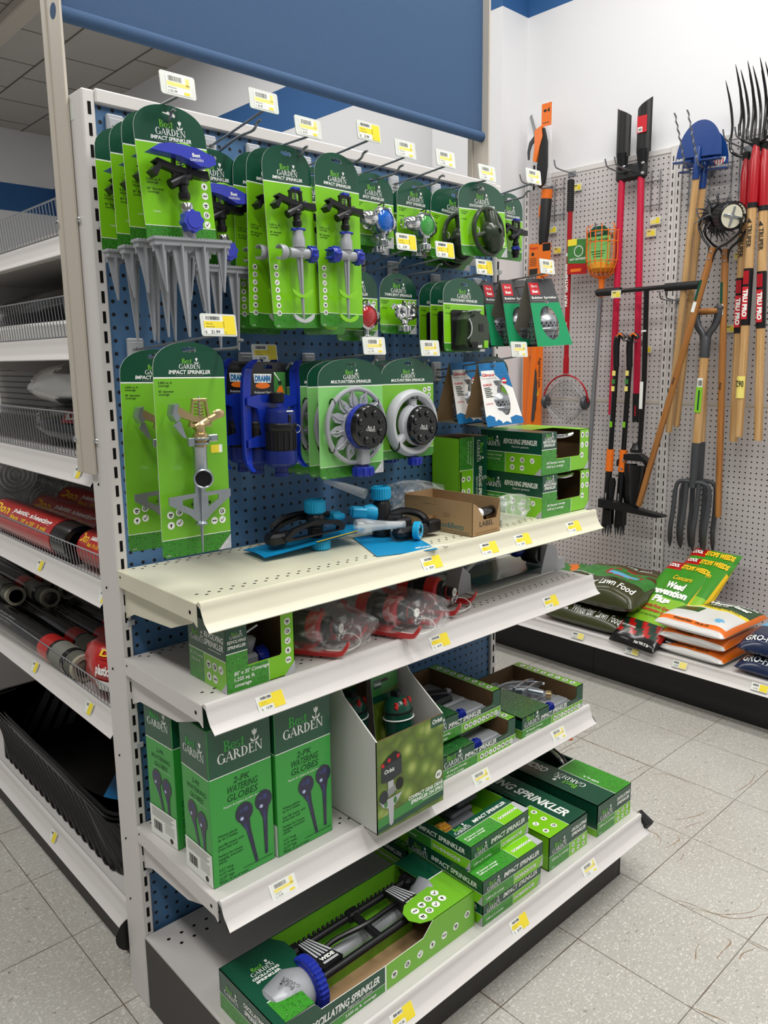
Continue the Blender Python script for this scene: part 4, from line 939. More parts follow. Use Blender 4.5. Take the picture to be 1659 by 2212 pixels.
def barrel(b, mc, me, mring, z0, L=.10, r=.026):
    b.lathe([(.0001, z0 + .002), (.008, z0 + .002), (.012, z0), (r*.93, z0 - .004), (r, z0 - .010), (r, z0 - .030)], me, 24)
    b.lathe([(r*1.06, z0 - .030), (r*1.1, z0 - .032), (r*1.1, z0 - .040), (r*1.02, z0 - .044)], mring, 24); b.lathe([(r*1.0, z0 - .044), (r*.98, z0 - L + .03)], mc, 24)
    for k in range(16): a = 2*PI*k/16; x, y = r*math.cos(a), r*math.sin(a); b.box(x - .0016, y - .0016, z0 - L + .034, x + .0016, y + .0016, z0 - .046, mc, .0006)
    b.lathe([(r*1.06, z0 - L + .032), (r*1.08, z0 - L + .028), (r*1.08, z0 - L + .006), (r*.9, z0 - L), (.014, z0 - L - .004), (.013, z0 - L - .014), (.0145, z0 - L - .014), (.0145, z0 - L - .022), (.0001, z0 - L - .022)], me, 24)
def dramm_blue(label):
    r = thing('sled_sprinkler', label, 'sprinkler', (0, 0, 0), 0, 'blue sled base sprinklers')
    b = MB(); W = .047
    b.prism([(-W, .0), (-W + .004, .008), (W - .004, .008), (W, 0), (W, -.078), (-W, -.078)], 0, .001, MT['deep_black_card'], MT['card_back'], holes=[[(x*.9, z - .002) for x, z in HOLE]])
    b.prism([(-.034, -.034), (.006, -.034), (.008, -.016), (-.036, -.016)], -.0006, -.0001, MT['white_ink']); b.text('DRAMM', -.014, -.031, .0115, MT['blue_print'], -.0008, bold=.06, w=.038); b.disc(-.014, -.040, .018, MT['orange'], -.0003, 18, .006); b.text('Professional Choice', -.014, -.056, .005, MT['white_ink'], -.0005, w=.042, sh=.2)
    b.rect(.014, -.064, .044, -.012, MT['leaf_print'], -.0003); b.poly([(.018, -.0005, -.058), (.040, -.0005, -.058), (.034, -.0005, -.040), (.026, -.0005, -.042)], MT['orange']); b.disc(.029, -.034, .005, MT['dark_ink'], -.0005); b.poly([(.028, -.0006, -.03), (.014, -.0006, -.014), (.016, -.0006, -.012), (.03, -.0006, -.03)], MT['white_ink']); b.build('header_card', r)
    b = MB(); sled(b, MT['cobalt'] if 0 else MATS['sled_blue']); b.build('sled_base', r)
    b = MB(); b.push(T((0, -.040, 0))); barrel(b, MT['black_plastic'], MT['royal_dark'], MT['black_plastic'], -.085, .118, .030); b.box(-.003, -.0325, -.112, .003, -.0285, -.097, MT['black_plastic'], .001); b.rect(-.008, -.0912, .008, -.0885, MT['white_ink'], -.0312); b.pop(); b.build('gear_barrel', r)
    b = MB(); b.push(T((0, -.028, -.075))); b.lathe([(.013, 0), (.0145, .002), (.0145, .02), (.012, .022)], MT['black_plastic'], 16)
    for k in range(16): a = 2*PI*k/16; b.box(.0142*math.cos(a) - .001, .0142*math.sin(a) - .001, .003, .0142*math.cos(a) + .001, .0142*math.sin(a) + .001, .019, MT['black_plastic'])
    b.pop(); b.build('hose_nut', r)
    b = MB(); b.torus((.034, -.05, -.128), .008, .0012, MT['chrome'], 'y', 16, 6); b.build('wire_ring', r)
    return r
mat('sled_blue', '#15319f', .25, coat=.4)
p = dramm_blue('front blue sled base sprinkler under a black header card'); p.location = (.245, -.165, 1.438); p.rotation_euler = (0, math.radians(1), math.radians(2))
dup(p, (.225, -.105, 1.440), (0, 1, 2), 'second blue sled base sprinkler, behind the front one')
dup(p, (.222, -.055, 1.440), (0, 0, 0), 'rearmost blue sled base sprinkler, only its black card edge and runner showing')

# round multi pattern sprinklers
def dial(r, x, z, ringm):
    b = MB(); b.push(T((x, -.034, z)) @ RX(0)); K = MT['black_gloss']
    b.lathe([(.049, .014), (.049, -.002)], MT[ringm], 40, 'y'); b.lathe([(.0485, -.002), (.047, -.010), (.044, -.014), (.0435, -.012), (.0001, -.012)], K, 40, 'y')
    for k in range(8):
        a = math.radians(22 + 45*k); q = T((.030*math.cos(a), -.0125, .030*math.sin(a))); b.push(q)
        if k % 2: b.lathe([(.0001, -.0045), (.006, -.0045), (.0075, -.003), (.0085, 0)], K, 14, 'y')
        else: b.push(RY(-math.degrees(a))); b.box(-.006, -.0030, -.005, .006, .001, .005, MT['black_matte'], .001); b.pop()
        b.pop()
    b.push(T((0, -.0122, 0)) @ RY(8)); b.logo(0, -.009, .026, 0, MT['white_ink'], MT['white_ink']); b.pop(); b.pop(); b.build('pattern_dial', r)
G6 = 'round multi-pattern sprinkler cards'
def flower(label):
    r = thing('carded_pattern_sprinkler', label, 'sprinkler', (0, 0, 0), 0, G6)
    b = MB(); card(b, .178, -.240, -.044, -.214, 'MULTI-PATTERN SPRINKLER', lime='mint', arch=.013, lw=.25)
    for x, z, k in ((.074, -.164, 3), (.058, -.184, 4), (.074, -.184, 2)): b.icon(x, z, .0062, k, -.0003)
    metal_corner(b, .089, -.24, .03); b.build('card', r)
    S = MT['silver_plastic']; b = MB(); b.torus((0, -.014, -.130), .079, .0055, S, 'y', 48, 8)
    for k in range(12):
        a = math.radians(30*k + 8); ca, sa = math.cos(a), math.sin(a)
        def pt(rad, t): return (rad*ca - t*sa, rad*sa + t*ca)
        P = [pt(.036, 0), pt(.046, .011), pt(.060, .013), pt(.078, .002), pt(.058, -.009), pt(.046, -.010)]
        b.prism([(x, z - .130) for x, z in P], -.018, -.013, S, holes=[[(x, z - .130) for x, z in (pt(.047, .005), pt(.060, .0075), pt(.067, .003), pt(.056, -.001))][::-1]] if k % 2 == 0 else ())
        q = [pt(.040, .002), pt(.055, .004), pt(.074, .001)]; b.tube([(x, -.019, z - .130) for x, z in q], .0014, S, 5)
    b.torus((0, -.014, -.13), .038, .005, S, 'y', 30, 6); b.build('flower_base', r)
    b = MB(); b.box(-.002, -.034, -.215, .022, -.010, -.150, S, .003); b.build('inlet_arm', r)
    dial(r, .014, -.132, 'cobalt'); b = MB(); nut(b, (.010, -.022, -.228), .021, .022, MT['cobalt'], 'z', 9); b.lathe([(.013, -.216), (.013, -.2)], MT['cobalt'], 14) if 0 else None; b.build('hose_nut', r)
    b = MB()
    for a in (40, 140, 215, 330): x, z = .079*math.cos(math.radians(a)), .079*math.sin(math.radians(a)) - .130; b.torus((x, -.010, z), .0085, .0017, MT['black_plastic'], 'z' if 0 else 'x', 14, 5)
    b.build('cable_tie', r); return r
p = flower('front flower patterned sprinkler with a blue rimmed black dial, on a pale green card'); p.location = (.405, -.24, 1.440)
dup(p, (.418, -.185, 1.438), 0, 'second flower patterned sprinkler card, directly behind the front one')
dup(p, (.421, -.125, 1.438), 0, 'third flower patterned sprinkler card from the front')
dup(p, (.424, -.075, 1.436), 0, 'rearmost flower patterned sprinkler card, beside the blue sled sprinklers')
r = thing('carded_pattern_sprinkler', 'plain grey ring multi-pattern sprinkler with a black dial on a green card', 'sprinkler', (.640, -.17, 1.442), 0, G6)
b = MB(); card(b, .173, -.228, -.048, -.205, 'MULTI-PATTERN SPRINKLER', lime='lime2', arch=.012, lw=.27)
for x, z, k in ((.056, -.064, 3), (.071, -.062, 4), (.056, -.079, 2), (.071, -.077, 1), (.071, -.092, 2)): b.icon(x, z, .0062, k, -.0003)
b.build('card', r)
S = MT['silver_plastic']; b = MB(); b.torus((-.004, -.016, -.142), .070, .016, MT['plastic_grey'], 'y', 44, 10, .7); b.torus((-.004, -.018, -.142), .034, .012, MT['plastic_grey'], 'y', 30, 8); b.tube([(-.004, -.018, -.076), (-.004, -.018, -.1)], .011, MT['plastic_grey'], 10); b.tube([(-.062, -.014, -.196), (-.028, -.02, -.165)], .011, MT['plastic_grey'], 10); b.build('ring_base', r)
dial(r, .008, -.148, 'plastic_grey'); b = MB(); nut(b, (.0, -.022, -.234), .0155, .02, MT['cobalt'], 'z', 9); b.build('hose_nut', r)
b = MB(); b.torus((-.004, -.02, -.082), .012, .0018, MT['black_plastic'], 'z', 16, 5); b.torus((-.06, -.016, -.19), .016, .0018, MT['black_plastic'], 'x', 16, 5); b.torus((.06, -.016, -.172), .014, .0018, MT['black_plastic'], 'x', 16, 5); b.build('cable_tie', r)
dup(r, (.66, -.06, 1.438), 0, 'green card just visible behind the plain grey ring sprinkler', skip=('pattern_dial',))
# ================================================================== boxed goods on the shelves
def face(b, side, w, d, h):
    """local frame on a box face: x right, z up as seen from outside, -y outwards"""
    if side == 'front': b.push(Matrix.Identity(4))
    elif side == 'left': b.push(T((0, d, 0)) @ RZ(-90))
    elif side == 'top': b.push(T((0, 0, h)) @ RX(-90))
    elif side == 'right': b.push(T((w, 0, 0)) @ RZ(90))
    return b
def carton_shell(b, w, d, h, m, th=.002, inside='box_inside', top=True, lid=None):
    """box walls with real openings left out: bottom, back, right"""
    b.box(0, 0, 0, w, d, .0015, MT[m])
E1 = .0004
def rev_box(label, w=.221, d=.213, h=.114, small=False):
    """window carton: printed end, open notch on the long front"""
    r = thing('sprinkler_carton', label, 'box', (0, 0, 0), 0, 'revolving sprinkler cartons')
    b = MB(); G, Lm, I = MT['dark_green'], MT['lime'], MT['box_inside']
    wx0, wz0 = w*.30, h*.36; wx1 = w*.80
    b.box(0, 0, 0, w, d, .0015, Lm)                                       # floor
    b.box(0, 0, 0, .0015, d, h, G); b.box(w - .0015, 0, 0, w, d, h, Lm); b.box(0, d - .0015, 0, w, d, h, I)
    b.box(wx1, .0, h - .0015, w, d, h, Lm); b.box(0, 0, h - .0015, wx0, d, h, G); b.box(wx0, d*.45, h - .0015, wx1, d, h, Lm)
    out = [(0, 0), (w, 0), (w, h), (wx1, h), (wx1, wz0 + .004), (wx1 - .004, wz0), (wx0, wz0), (wx0, h), (0, h)]
    b.prism(out, 0, .0015, Lm, I, I)
    b.box(.0016, .0016, .0015, w - .0016, d - .0016, .0025, I); b.box(w - .0025, .0016, .002, w - .0016, d - .002, h - .002, I); b.box(.0016, d - .0026, .002, w - .002, d - .0016, h - .002, I); b.box(.0016, .002, .002, .0026, d - .002, h - .002, I)
    # front printing
    b.rect(0, h*.60, wx0, h, G, -E1); b.rect(0, 0, wx0, h*.6, MT['drops_box'], -E1); b.rect(wx0, 0, w*.60, h*.34, MT['drops_box'], -E1); b.rect(0, h*.595, wx0, h*.61, MT['white_ink'], -E1*1.5); b.rect(w*.598, 0, w*.604, h*.35, MT['white_ink'], -E1*1.5)
    b.logo(wx0*.5, h*.82, wx0*.62, -E1*2); b.text('REVOLVING', wx0*.5, h*.75, .0072 if not small else .006, MT['white_ink'], -E1*2, bold=.03, sh=.15, maxw=wx0*.86); b.text('SPRINKLER', wx0*.5, h*.67, .0072 if not small else .006, MT['white_ink'], -E1*2, bold=.03, sh=.15, maxw=wx0*.86)
    if small: L3 = ("85' x 35' Coverage", '1,225 sq. ft.', 'coverage')
    else: L3 = ("48' Diameter coverage", '3,600 sq. ft. coverage')
    for k, t in enumerate(L3): b.text(t, w*.10, h*(.25 - k*.09), h*.055, MT['white_ink'], -E1*2, al='l', bold=.02, sh=.1)
    for k in range(5): b.icon(w*.9 + (0 if small else (k % 2 - .5)*.022), h*(.86 - (k*.155 if small else (k//2)*.25)), .0072 if small else .0082, k, -E1)
    b.poly([(w - h*.2, -E1, 0), (w, -E1, 0), (w, -E1, h*.2)], MT['plastic_grey'])
    # left end printing
    face(b, 'left', w, d, h)
    b.rect(0, h*.49, d, h, G, -E1); b.rect(0, 0, d, h*.485, Lm, -E1); b.rect(0, h*.48, d, h*.494, MT['white_ink'], -E1*1.5)
    b.rect(0, 0, d*.42, h*.48, MT['drops_box'], -E1*1.2); b.rect(d*.418, 0, d*.425, h*.48, MT['white_ink'], -E1*1.6)
    if small:
        b.logo(d*.26, h*.62, d*.38, -E1*2); b.text('REVOLVING', d*.70, h*.75, .0115, MT['white_ink'], -E1*2, bold=.03, sh=.15, maxw=d*.5); b.text('SPRINKLER', d*.70, h*.63, .0115, MT['white_ink'], -E1*2, bold=.03, sh=.15, maxw=d*.5); b.rect(d*.55, h*.575, d*.88, h*.585, MT['white_ink'], -E1*2)
    else:
        b.logo(d*.19, h*.62, d*.29, -E1*2); b.text('REVOLVING SPRINKLER', d*.66, h*.70, .013, MT['white_ink'], -E1*2, bold=.03, sh=.15, maxw=d*.54); b.text('Aspersor giratorio', d*.66, h*.615, .0055, MT['white_ink'], -E1*2, sh=.15)
    for k, t in enumerate(L3[:2]): b.text(t, d*.05, h*(.38 - k*.09), h*.045, MT['white_ink'], -E1*2, al='l', sh=.1, maxw=d*.34)
    for k in range(5): b.icon(d*(.54 + (k % 3)*.16), h*(.33 - (k//3)*.19), h*.068, k, -E1*1.5)
    b.poly([(d - .022, -E1*1.7, 0), (d, -E1*1.7, 0), (d, -E1*1.7, .022)], MT['plastic_grey']); b.pop()
    b.build('carton', r, smooth=False)
    b = MB(); cx = w*.55
    if small:
        b.box(cx - .03, .025, .003, cx + .012, .085, .006, MT['silver_plastic'], .001); b.box(cx - .034, .03, .004, cx + .008, .075, .05, MT['silver_plastic'], .006); b.push(T((cx - .01, .05, .05))); b.lathe([(.012, 0), (.016, .012), (.02, .026), (.016, .03), (.005, .034)], MT['silver_plastic'], 16); b.pop(); b.tube([(cx - .02, .05, .085), (cx + .014, .045, .10)], .003, MT['chrome'], 8)
        b.build('sprinkler_body', r); b = MB(); nut(b, (cx + .022, .05, .035), .017, .022, MT['cobalt'], 'x', 8); b.build('hose_nut', r)
    else:
        b.box(cx - .06, .04, .003, cx + .05, .12, .008, MT['black_plastic'], .002); b.tube([(cx - .03, .07, .02), (cx - .03, .07, .06)], .014, MT['silver_plastic'], 12); b.tube(spline([(cx - .075, .10, .088), (cx - .02, .07, .094), (cx + .04, .05, .092), (cx + .065, .03, .100)], 4), .006, MT['chrome'], 8); b.build('sprinkler_body', r)
        b = MB(); nut(b, (cx - .045, .035, .044), .018, .026, MT['cobalt'], 'x', 8); b.torus((cx - .026, .028, .036), .012, .003, MT['brass'], 'y', 16, 6); b.build('hose_nut', r)
    return r
p = rev_box('revolving sprinkler carton lowest of the pair at the right end of the cream shelf'); p.location = (1.003, -.306, 1.0285)
dup(p, (1.000, -.303, 1.144), (0, 0, 0), 'revolving sprinkler carton topmost of the pair at the right end of the cream shelf')
v = rev_box('revolving sprinkler carton stood on end behind the cardboard carton', .105); v.location = (.880, -.118, 1.029)
for ch in list(v.children): ch.matrix_local = Matrix(((0, 0, 1, 0), (1, 0, 0, 0), (0, 1, 0, 0), (0, 0, 0, 1)))   # stood on end, title reading downwards
p = rev_box('revolving sprinkler carton on the second shelf, left of the bagged red sprinklers', .152, .139, .127, True); p.location = (.022, -.327, .8385)

# open cardboard carton
r = thing('cardboard_carton', 'open brown cardboard carton with a torn window, near the middle of the cream shelf', 'box', (.700, -.327, 1.0285), 2)
b = MB(); w, d, h = .107, .228, .083; K = MT['kraft']; KD = MT['kraft_dark']
b.box(0, 0, 0, w, d, .002, K); b.box(w - .002, 0, 0, w, d, h, K); b.box(0, d - .002, 0, w, d, h, K)
b.prism([(0, 0), (w, 0), (w, h), (w*.86, h*.44), (w*.42, h*.44), (w*.16, h*.90), (0, h)], 0, .002, K, K, KD)
b.push(T((0, d, 0)) @ RZ(-90))
b.prism([(0, 0), (d, 0), (d, h), (d*.30, h*1.0), (0, h*.96)], 0, .002, K, K, KD, holes=[[(d*.25, h*.34), (d*.47, h*.30), (d*.50, h*.47), (d*.36, h*.42)]])
b.rect(d*.30, h*.80, d*.47, h*.94, MT['white_card'] if 0 else K, -.001)
b.text('Thomas&Betts', d*.62, h*.16, .0135, mat('teal_ink', '#356f72', .7), -E1, bold=.01, w=d*.52); MT['teal_ink'] = MATS['teal_ink']
for k in range(3): b.rect(d*.30, h*(.10 - k*.025), d*.96, h*(.106 - k*.025), MT['teal_ink'], -E1)
b.text('FAITH #', d*.64, h*.55, .0045, MT['kraft_dark'], -E1); b.text('64419-1', d*.64, h*.47, .0045, MT['kraft_dark'], -E1)
b.pop(); b.text('LABEL', w*.5, h*.26, .0125, mat('carton_print', '#4d463a', .8), -E1, bold=.02, w=w*.5)
for k in range(3): b.rect(w*.1, h*(.10 - k*.025), w*.9, h*(.106 - k*.025), KD, -E1)
b.build('carton_body', r, smooth=False)
for k, (x, y, z, a) in enumerate(((.055, .008, .045, 10), (.05, .07, .03, 84), (.078, .07, .03, 88))):
    o = None
    b = MB(); b.push(RY(90)); b.lathe([(.010, -.038), (.0125, -.038), (.0125, .038), (.010, .038), (.010, -.038)], MT['black_gloss'], 18); b.pop()
    if k == 0: b.push(RY(90)); b.lathe([(.0128, -.030), (.0128, -.016)], MT['white_card'], 18, 'z', 90, 300); b.pop()
    o = b.build('rubber_sleeve'); o.location = (.700 + x + .005, -.322 + y + (.006 if k == 0 else 0), 1.0285 + z + .006); o.rotation_euler = (0, 0, math.radians(a if k else 8))
    tag(o, ('black rubber sleeve with a white label lying in the notch of the cardboard carton', 'black rubber sleeve lying deep in the cardboard carton, left one', 'black rubber sleeve lying deep in the cardboard carton, right one')[k], 'sleeve', 'rubber sleeves in the carton')

# crumpled clear bags
def bag_mesh(b, m, pts_r, seed, n=26, rings=16, lump=.25):
    """lumpy closed pillow with radii rx, ry, rz"""
    rr = random.Random(seed); ph = [rr.uniform(0, 6.28) for _ in range(8)]; rows = []
    rx, ry, rz = pts_r
    for i in range(rings + 1):
        t = -PI/2 + PI*i/rings; row = []
        for k in range(n):
            a = 2*PI*k/n
            q = 1 + lump*(.5*math.sin(3*a + ph[0] + 2*t) + .35*math.sin(5*a + ph[1] - 3*t) + .3*math.sin(8*a + 4*t + ph[2]) + .25*math.sin(13*a - 7*t + ph[3]))
            c = math.cos(t)**.7 if math.cos(t) > 0 else 0
            row.append((rx*q*c*math.cos(a), ry*q*c*math.sin(a), rz + rz*math.sin(t)*(1 + .3*lump*math.sin(4*a + ph[4]))))
        rows.append(row)
    b.grid(rows, m, True)
r = MB(); bag_mesh(r, MT['film_dense'], (.085, .040, .036), 3); o = r.build('plastic_bag', ang=60); o.location = (.905, -.275, 1.029); o.rotation_euler = (0, 0, math.radians(10)); tag(o, 'crumpled clear plastic bag spilling in front of the lower carton on the cream shelf', 'plastic bag', 'crumpled clear bags')
r = MB(); bag_mesh(r, MT['film_dense'], (.105, .05, .050), 8); o = r.build('plastic_bag', ang=60); o.location = (.76, -.045, 1.029); o.rotation_euler = (0, 0, math.radians(-14)); tag(o, 'crumpled clear plastic bag behind the cardboard carton, against the pegboard', 'plastic bag', 'crumpled clear bags')
b = MB(); b.push(RY(90)); b.lathe([(.004, -.03), (.0058, -.03), (.0058, .03), (.004, .03), (.004, -.03)], MT['galv'], 12); b.pop(); o = b.build('metal_tube'); o.location = (.838, -.288, 1.0345); o.rotation_euler = (0, 0, math.radians(25)); tag(o, 'short metal tube end poking out of the clear bag beside the carton', 'tube')

# black and turquoise impact sprinklers on blue cards
def gilmour(label, lying):
    r = thing('impact_sprinkler', label, 'sprinkler', (0, 0, 0), 0, 'black and turquoise impact sprinklers')
    K, C = MT['black_plastic'], MT['cyan_plastic']
    b = MB(); zc = .034 if not lying else .0018
    rows = []
    if lying:
        P = [(-.06, .036), (-.142, -.144), (-.002, -.192), (.086, .02)]; b.add([(x, y, .0008) for x, y in P] + [(x, y, .0022) for x, y in P], [(3,2,1,0), (4,5,6,7), (0,1,5,4), (1,2,6,5), (2,3,7,6), (3,0,4,7)], MT['cyan_card'])
        b.push(T((-.002, -.185, .0026)) @ RZ(-18) @ RX(-90)); b.push(Matrix.Rotation(PI, 4, 'Y')); b.text('Gilmour', .0, -.03, .02, MT['white_ink'], 0, bold=.02, w=.085); b.pop(); b.pop()
        b.add([(-.052, .028, .0026), (-.062, .006, .0026), (.03, -.012, .0026), (.06, .016, .0026)], [(0, 1, 2, 3)], MT['blue_print']); b.add([(.02, -.03, .0028), (.0, -.05, .0028), (.03, -.06, .0028), (.05, -.04, .0028)], [(0, 1, 2, 3)], MT['yellow_ink'])
    else:
        for i in range(9):
            y = -.05 + .13*i/8
            rows.append([(-.150 + .26*k/14, y*.8, .010 + .026*((k/14)**1.1) + .003*math.sin(i*.5)) for k in range(15)])
        b.grid(rows, MT['cyan_card']); b.grid([[(x, y, z - .0012) for x, y, z in q] for q in rows][::-1], MT['cyan_card'])
        b.add([(-.02 + k*.022, -.0402, .0245 + k*.0021) for k in range(6)] + [(-.02 + k*.022, -.035, .0250 + k*.0021) for k in range(6)], [(k, k+1, k+7, k+6) for k in range(5)], MT['yellow_ink'])
    b.build('card', r)
    b = MB(); zt = .098 if not lying else .108
    b.lathe([(.013, .028), (.018, .034), (.018, .052), (.021, .056), (.021, zt - .024), (.017, zt - .018)], K, 20) if not lying else b.lathe([(.0001, .004), (.022, .004), (.024, .02), (.022, .03), (.024, .05), (.021, zt - .024), (.017, zt - .018)], K, 20)
    # flat looped frame arms
    def loop(cx, cz, L, hgt, y, th):
        o = [(-L, -.006), (-L*.7, hgt*.5), (0, hgt), (L*.8, hgt*.7), (L, hgt*.2), (L*.95, -hgt*.2), (L*.1, -hgt*.35), (-L*.9, -hgt*.55)]
        i = [(x*.78, z*.62) for x, z in o]
        b.prism([(cx + x, cz + z) for x, z in o], y - th, y + th, K, holes=[[(cx + x, cz + z) for x, z in i]])
    if not lying:
        loop(-.02, .048, .078, .026, -.030, .006); loop(-.03, .052, .070, .024, .026, .006); b.box(-.125, -.028, .024, -.085, .012, .052, K, .006); b.tube(spline([(-.10, .02, .06), (-.06, .03, .075), (0, .03, .078), (.05, .02, .07)], 4), .007, K, 8)
    else:
        loop(.078, .052, .072, .020, -.085, .009) if 0 else None
        b.tube(spline([(.012, -.012, .052), (.06, -.01, .056), (.100, -.025, .046), (.108, -.045, .03), (.095, -.055, .026)], 4), [.010]*17, K, 8)
        b.box(-.02, -.088, .006, .085, -.05, .034, K, .010); b.box(.075, -.092, .010, .115, -.062, .040, K, .004); b.box(.0, -.06, .02, .05, -.03, .05, K, .006); b.tube([(.0, 0, .04), (.03, -.04, .04)], .018, K, 12)
    b.build('body', r)
    b = MB(); b.push(T((0, 0, zt))); nut(b, (0, 0, 0), .0205, .032, C, 'z', 24); b.pop(); b.build('top_cap', r)
    b = MB()
    if not lying: nut(b, (.006, -.012, .013), .0185, .026, C, 'z', 24); b.build('lower_cap', r)
    else:
        b.push(T((.028, -.098, .026)) @ RZ(28)); b.lathe([(.0215, .008), (.022, -.004), (.019, -.007), (.0135, -.006), (.013, -.003), (.0001, -.003)], C, 26, 'y'); b.lathe([(.0075, -.0065), (.0001, -.0065)], MT['black_gloss'], 16, 'y')
        for k in range(8): a = 2*PI*k/8; b.push(T((.0162*math.cos(a), -.0068, .0162*math.sin(a))) @ RY(-math.degrees(a))); b.rect(-.0012, -.003, .0012, .003, MT['white_ink']); b.pop()
        b.pop(); b.build('adjusting_ring', r)
    b = MB()
    if not lying: b.push(T((.062, .018, .062)) @ RZ(20)); nut(b, (0, 0, 0), .013, .03, C, 'x', 6); b.box(.014, -.01, -.009, .032, .01, .006, C, .004); b.pop()
    else: b.push(T((-.030, .012, .062)) @ RZ(-28) @ RY(6)); b.lathe([(.012, .022), (.021, .018), (.022, .006), (.016, -.012)], C, 18, 'x'); b.box(-.044, -.018, -.012, -.004, .018, .012, C, .004); b.box(-.047, -.014, -.007, -.042, .014, .007, MT['cyan_card'], .001); b.pop()
    b.build('shut_off_lever', r)
    b = MB()
    if not lying: P = [(.086, -.034, .044), (.105, -.040, .044), (.13, -.048, .044), (.195, -.068, .040)]; b.tube(P, [.018, .019, .013, .007], MT['clear2'], 14); b.tube(P[:2] + [(.19, -.066, .040)], [.004, .004, .003], MT['clear2'], 8); b.tube([(.155, -.056, .042), (.20, -.07, .040)], .010, MT['clear2'], 14)
    else: b.tube([(-.006, .05, .10), (-.03, .10, .115), (-.062, .14, .128)], [.013, .010, .005], MT['clear2'], 12)
    b.build('clear_spike', r)
    return r
p = gilmour('black and turquoise impact sprinkler propped on its tilted card, left of its twin', False); p.location = (.366, -.150, 1.0285); p.rotation_euler = (0, 0, math.radians(-6))
p = gilmour('black and turquoise impact sprinkler lying on its flat blue card beside the carton', True); p.location = (.552, -.165, 1.0285)

# red sprinklers on sleds, two of them bagged
def dramm_red(label):
    r = thing('sled_sprinkler', label, 'sprinkler', (0, 0, 0), 0, 'red sled base sprinklers')
    b = MB(); sled(b, MT['red_plastic'], .25, .05); b.build('sled_base', r)
    b = MB(); b.push(T((0, -.046, 0))); barrel(b, MT['black_plastic'], MT['red_plastic'], MT['black_plastic'], -.075, .105, .030); b.lathe([(.030, -.10), (.031, -.075), (.026, -.073)], MT['red_plastic'], 24); b.lathe([(.026, -.182), (.024, -.192), (.015, -.194), (.014, -.205), (.012, -.205), (.012, -.216), (.0001, -.216)], MT['black_plastic'], 22); b.pop(); b.build('gear_barrel', r)
    b = MB(); b.push(T((0, -.046, -.2165))); b.lathe([(.0105, 0), (.0105, -.003), (.006, -.003), (.0055, 0)], MT['white_ink'], 18); b.pop(); b.build('nozzle_ring', r)
    b = MB(); b.push(T((.034, -.022, -.205)) @ RX(8)); b.lathe([(.018, .014), (.018, .0), (.0155, -.003), (.013, 0), (.0125, .008), (.0001, .008)], MT['chrome'], 20); b.lathe([(.011, .004), (.0105, .0), (.0001, .002)], MT['galv'], 14); b.box(-.02, -.016, .002, .02, .014, .03, MT['red_plastic'], .006); b.pop(); b.build('hose_inlet', r)
    b = MB(); b.tube(spline([(.02, -.015, -.18), (.045, -.02, -.222), (.03, -.008, -.25), (-.02, -.006, -.24), (-.04, -.01, -.2)], 5), .0014, MT['tag_white'], 6); b.build('wire_tie', r)
    return r
p = dramm_red('unbagged red sprinkler with a black barrel lying on its red sled on the second shelf'); p.location = (.60, -.085, .8425); p.rotation_euler = (math.radians(-90), 0, math.radians(21))
L = [(.265, -.215, 30, 'red sprinkler in a clear bag, next to the revolving sprinkler carton', 'clear bag around the red sprinkler beside the revolving sprinkler carton', 5), (.470, -.245, 18, 'red sprinkler in a clear bag, at the middle of the second shelf', 'clear bag around the red sprinkler at the middle of the second shelf', 9)]
for x, y, a, la, lb, sd in L:
    ca, sa = math.cos(math.radians(a)), math.sin(math.radians(a)); ox, oy = -.12*sa, .12*ca
    q = dup(p, (x + ox, y + oy, .8425), (-90, 0, a), la)
    b = MB(); bag_mesh(b, MT['film_bag'], (.085, .165, .049), sd, 30, 18, .12); o = b.build('plastic_bag', ang=70); o.location = (x + .012*sa, y - .012*ca, .8395); o.rotation_euler = (0, 0, math.radians(a)); tag(o, lb, 'plastic bag', 'bags around the red sprinklers')
    b = None

# loose oscillating sprinkler on the second shelf
r = thing('oscillating_sprinkler', 'loose oscillating sprinkler on a dark green card at the right end of the second shelf', 'sprinkler', (.80, -.235, .8388), 0)
b = MB(); rows = []
for i in range(7): rows.append([(.03 + .33*k/8 + i*.012, .002 + .20*i/6, .003 + .020*math.sin(PI*(1 - i/6)*.5) * (1 if i < 5 else .7)) for k in range(9)])
b.grid(rows[:3], MT['dark_green']); b.grid(rows[2:], mat('olive_card', '#7b7f57', .4, coat=.3)); b.box(.012, -.006, 0, .36, .20, .003, MT['white_card'], .001); b.build('card', r)
b = MB(); b.prism([(.30, 0), (.42, 0), (.415, .030), (.385, .034), (.372, .075), (.33, .085), (.315, .05)], .0, .06, MT['plastic_grey']); b.build('end_foot', r)
b = MB(); b.prism([(-.02, .0), (.035, .0), (.03, .05), (.0, .075), (-.015, .03)], .03, .08, MT['plastic_grey']); b.build('end_foot', r)
b = MB(); b.push(T((.295, .03, .062))); b.lathe([(.0001, -.03), (.022, -.03), (.028, -.02), (.028, .02), (.02, .03)], MT['black_plastic'], 20, 'y'); b.box(-.006, -.036, -.02, .006, -.03, .02, MT['black_plastic'], .002); b.pop(); b.build('motor', r)
b = MB(); b.push(T((.25, .05, .078))); b.ball((0, 0, 0), (.026, .024, .024), MT['royal_dark'], 16, 10); b.pop(); b.build('inlet_knob', r)
b = MB(); P = spline([(.02, .06, .035), (.06, .06, .058), (.12, .06, .083), (.17, .06, .085), (.22, .055, .072), (.26, .05, .070)], 6); b.tube(P, .006, MT['plastic_grey'], 8)
for i, q in enumerate(P[8:-4]): b.push(T((q.x, q.y, q.z + .006))); b.lathe([(.0035, 0), (.002, .006)], MT['black_plastic'], 6); b.pop()
b.build('spray_tube', r)

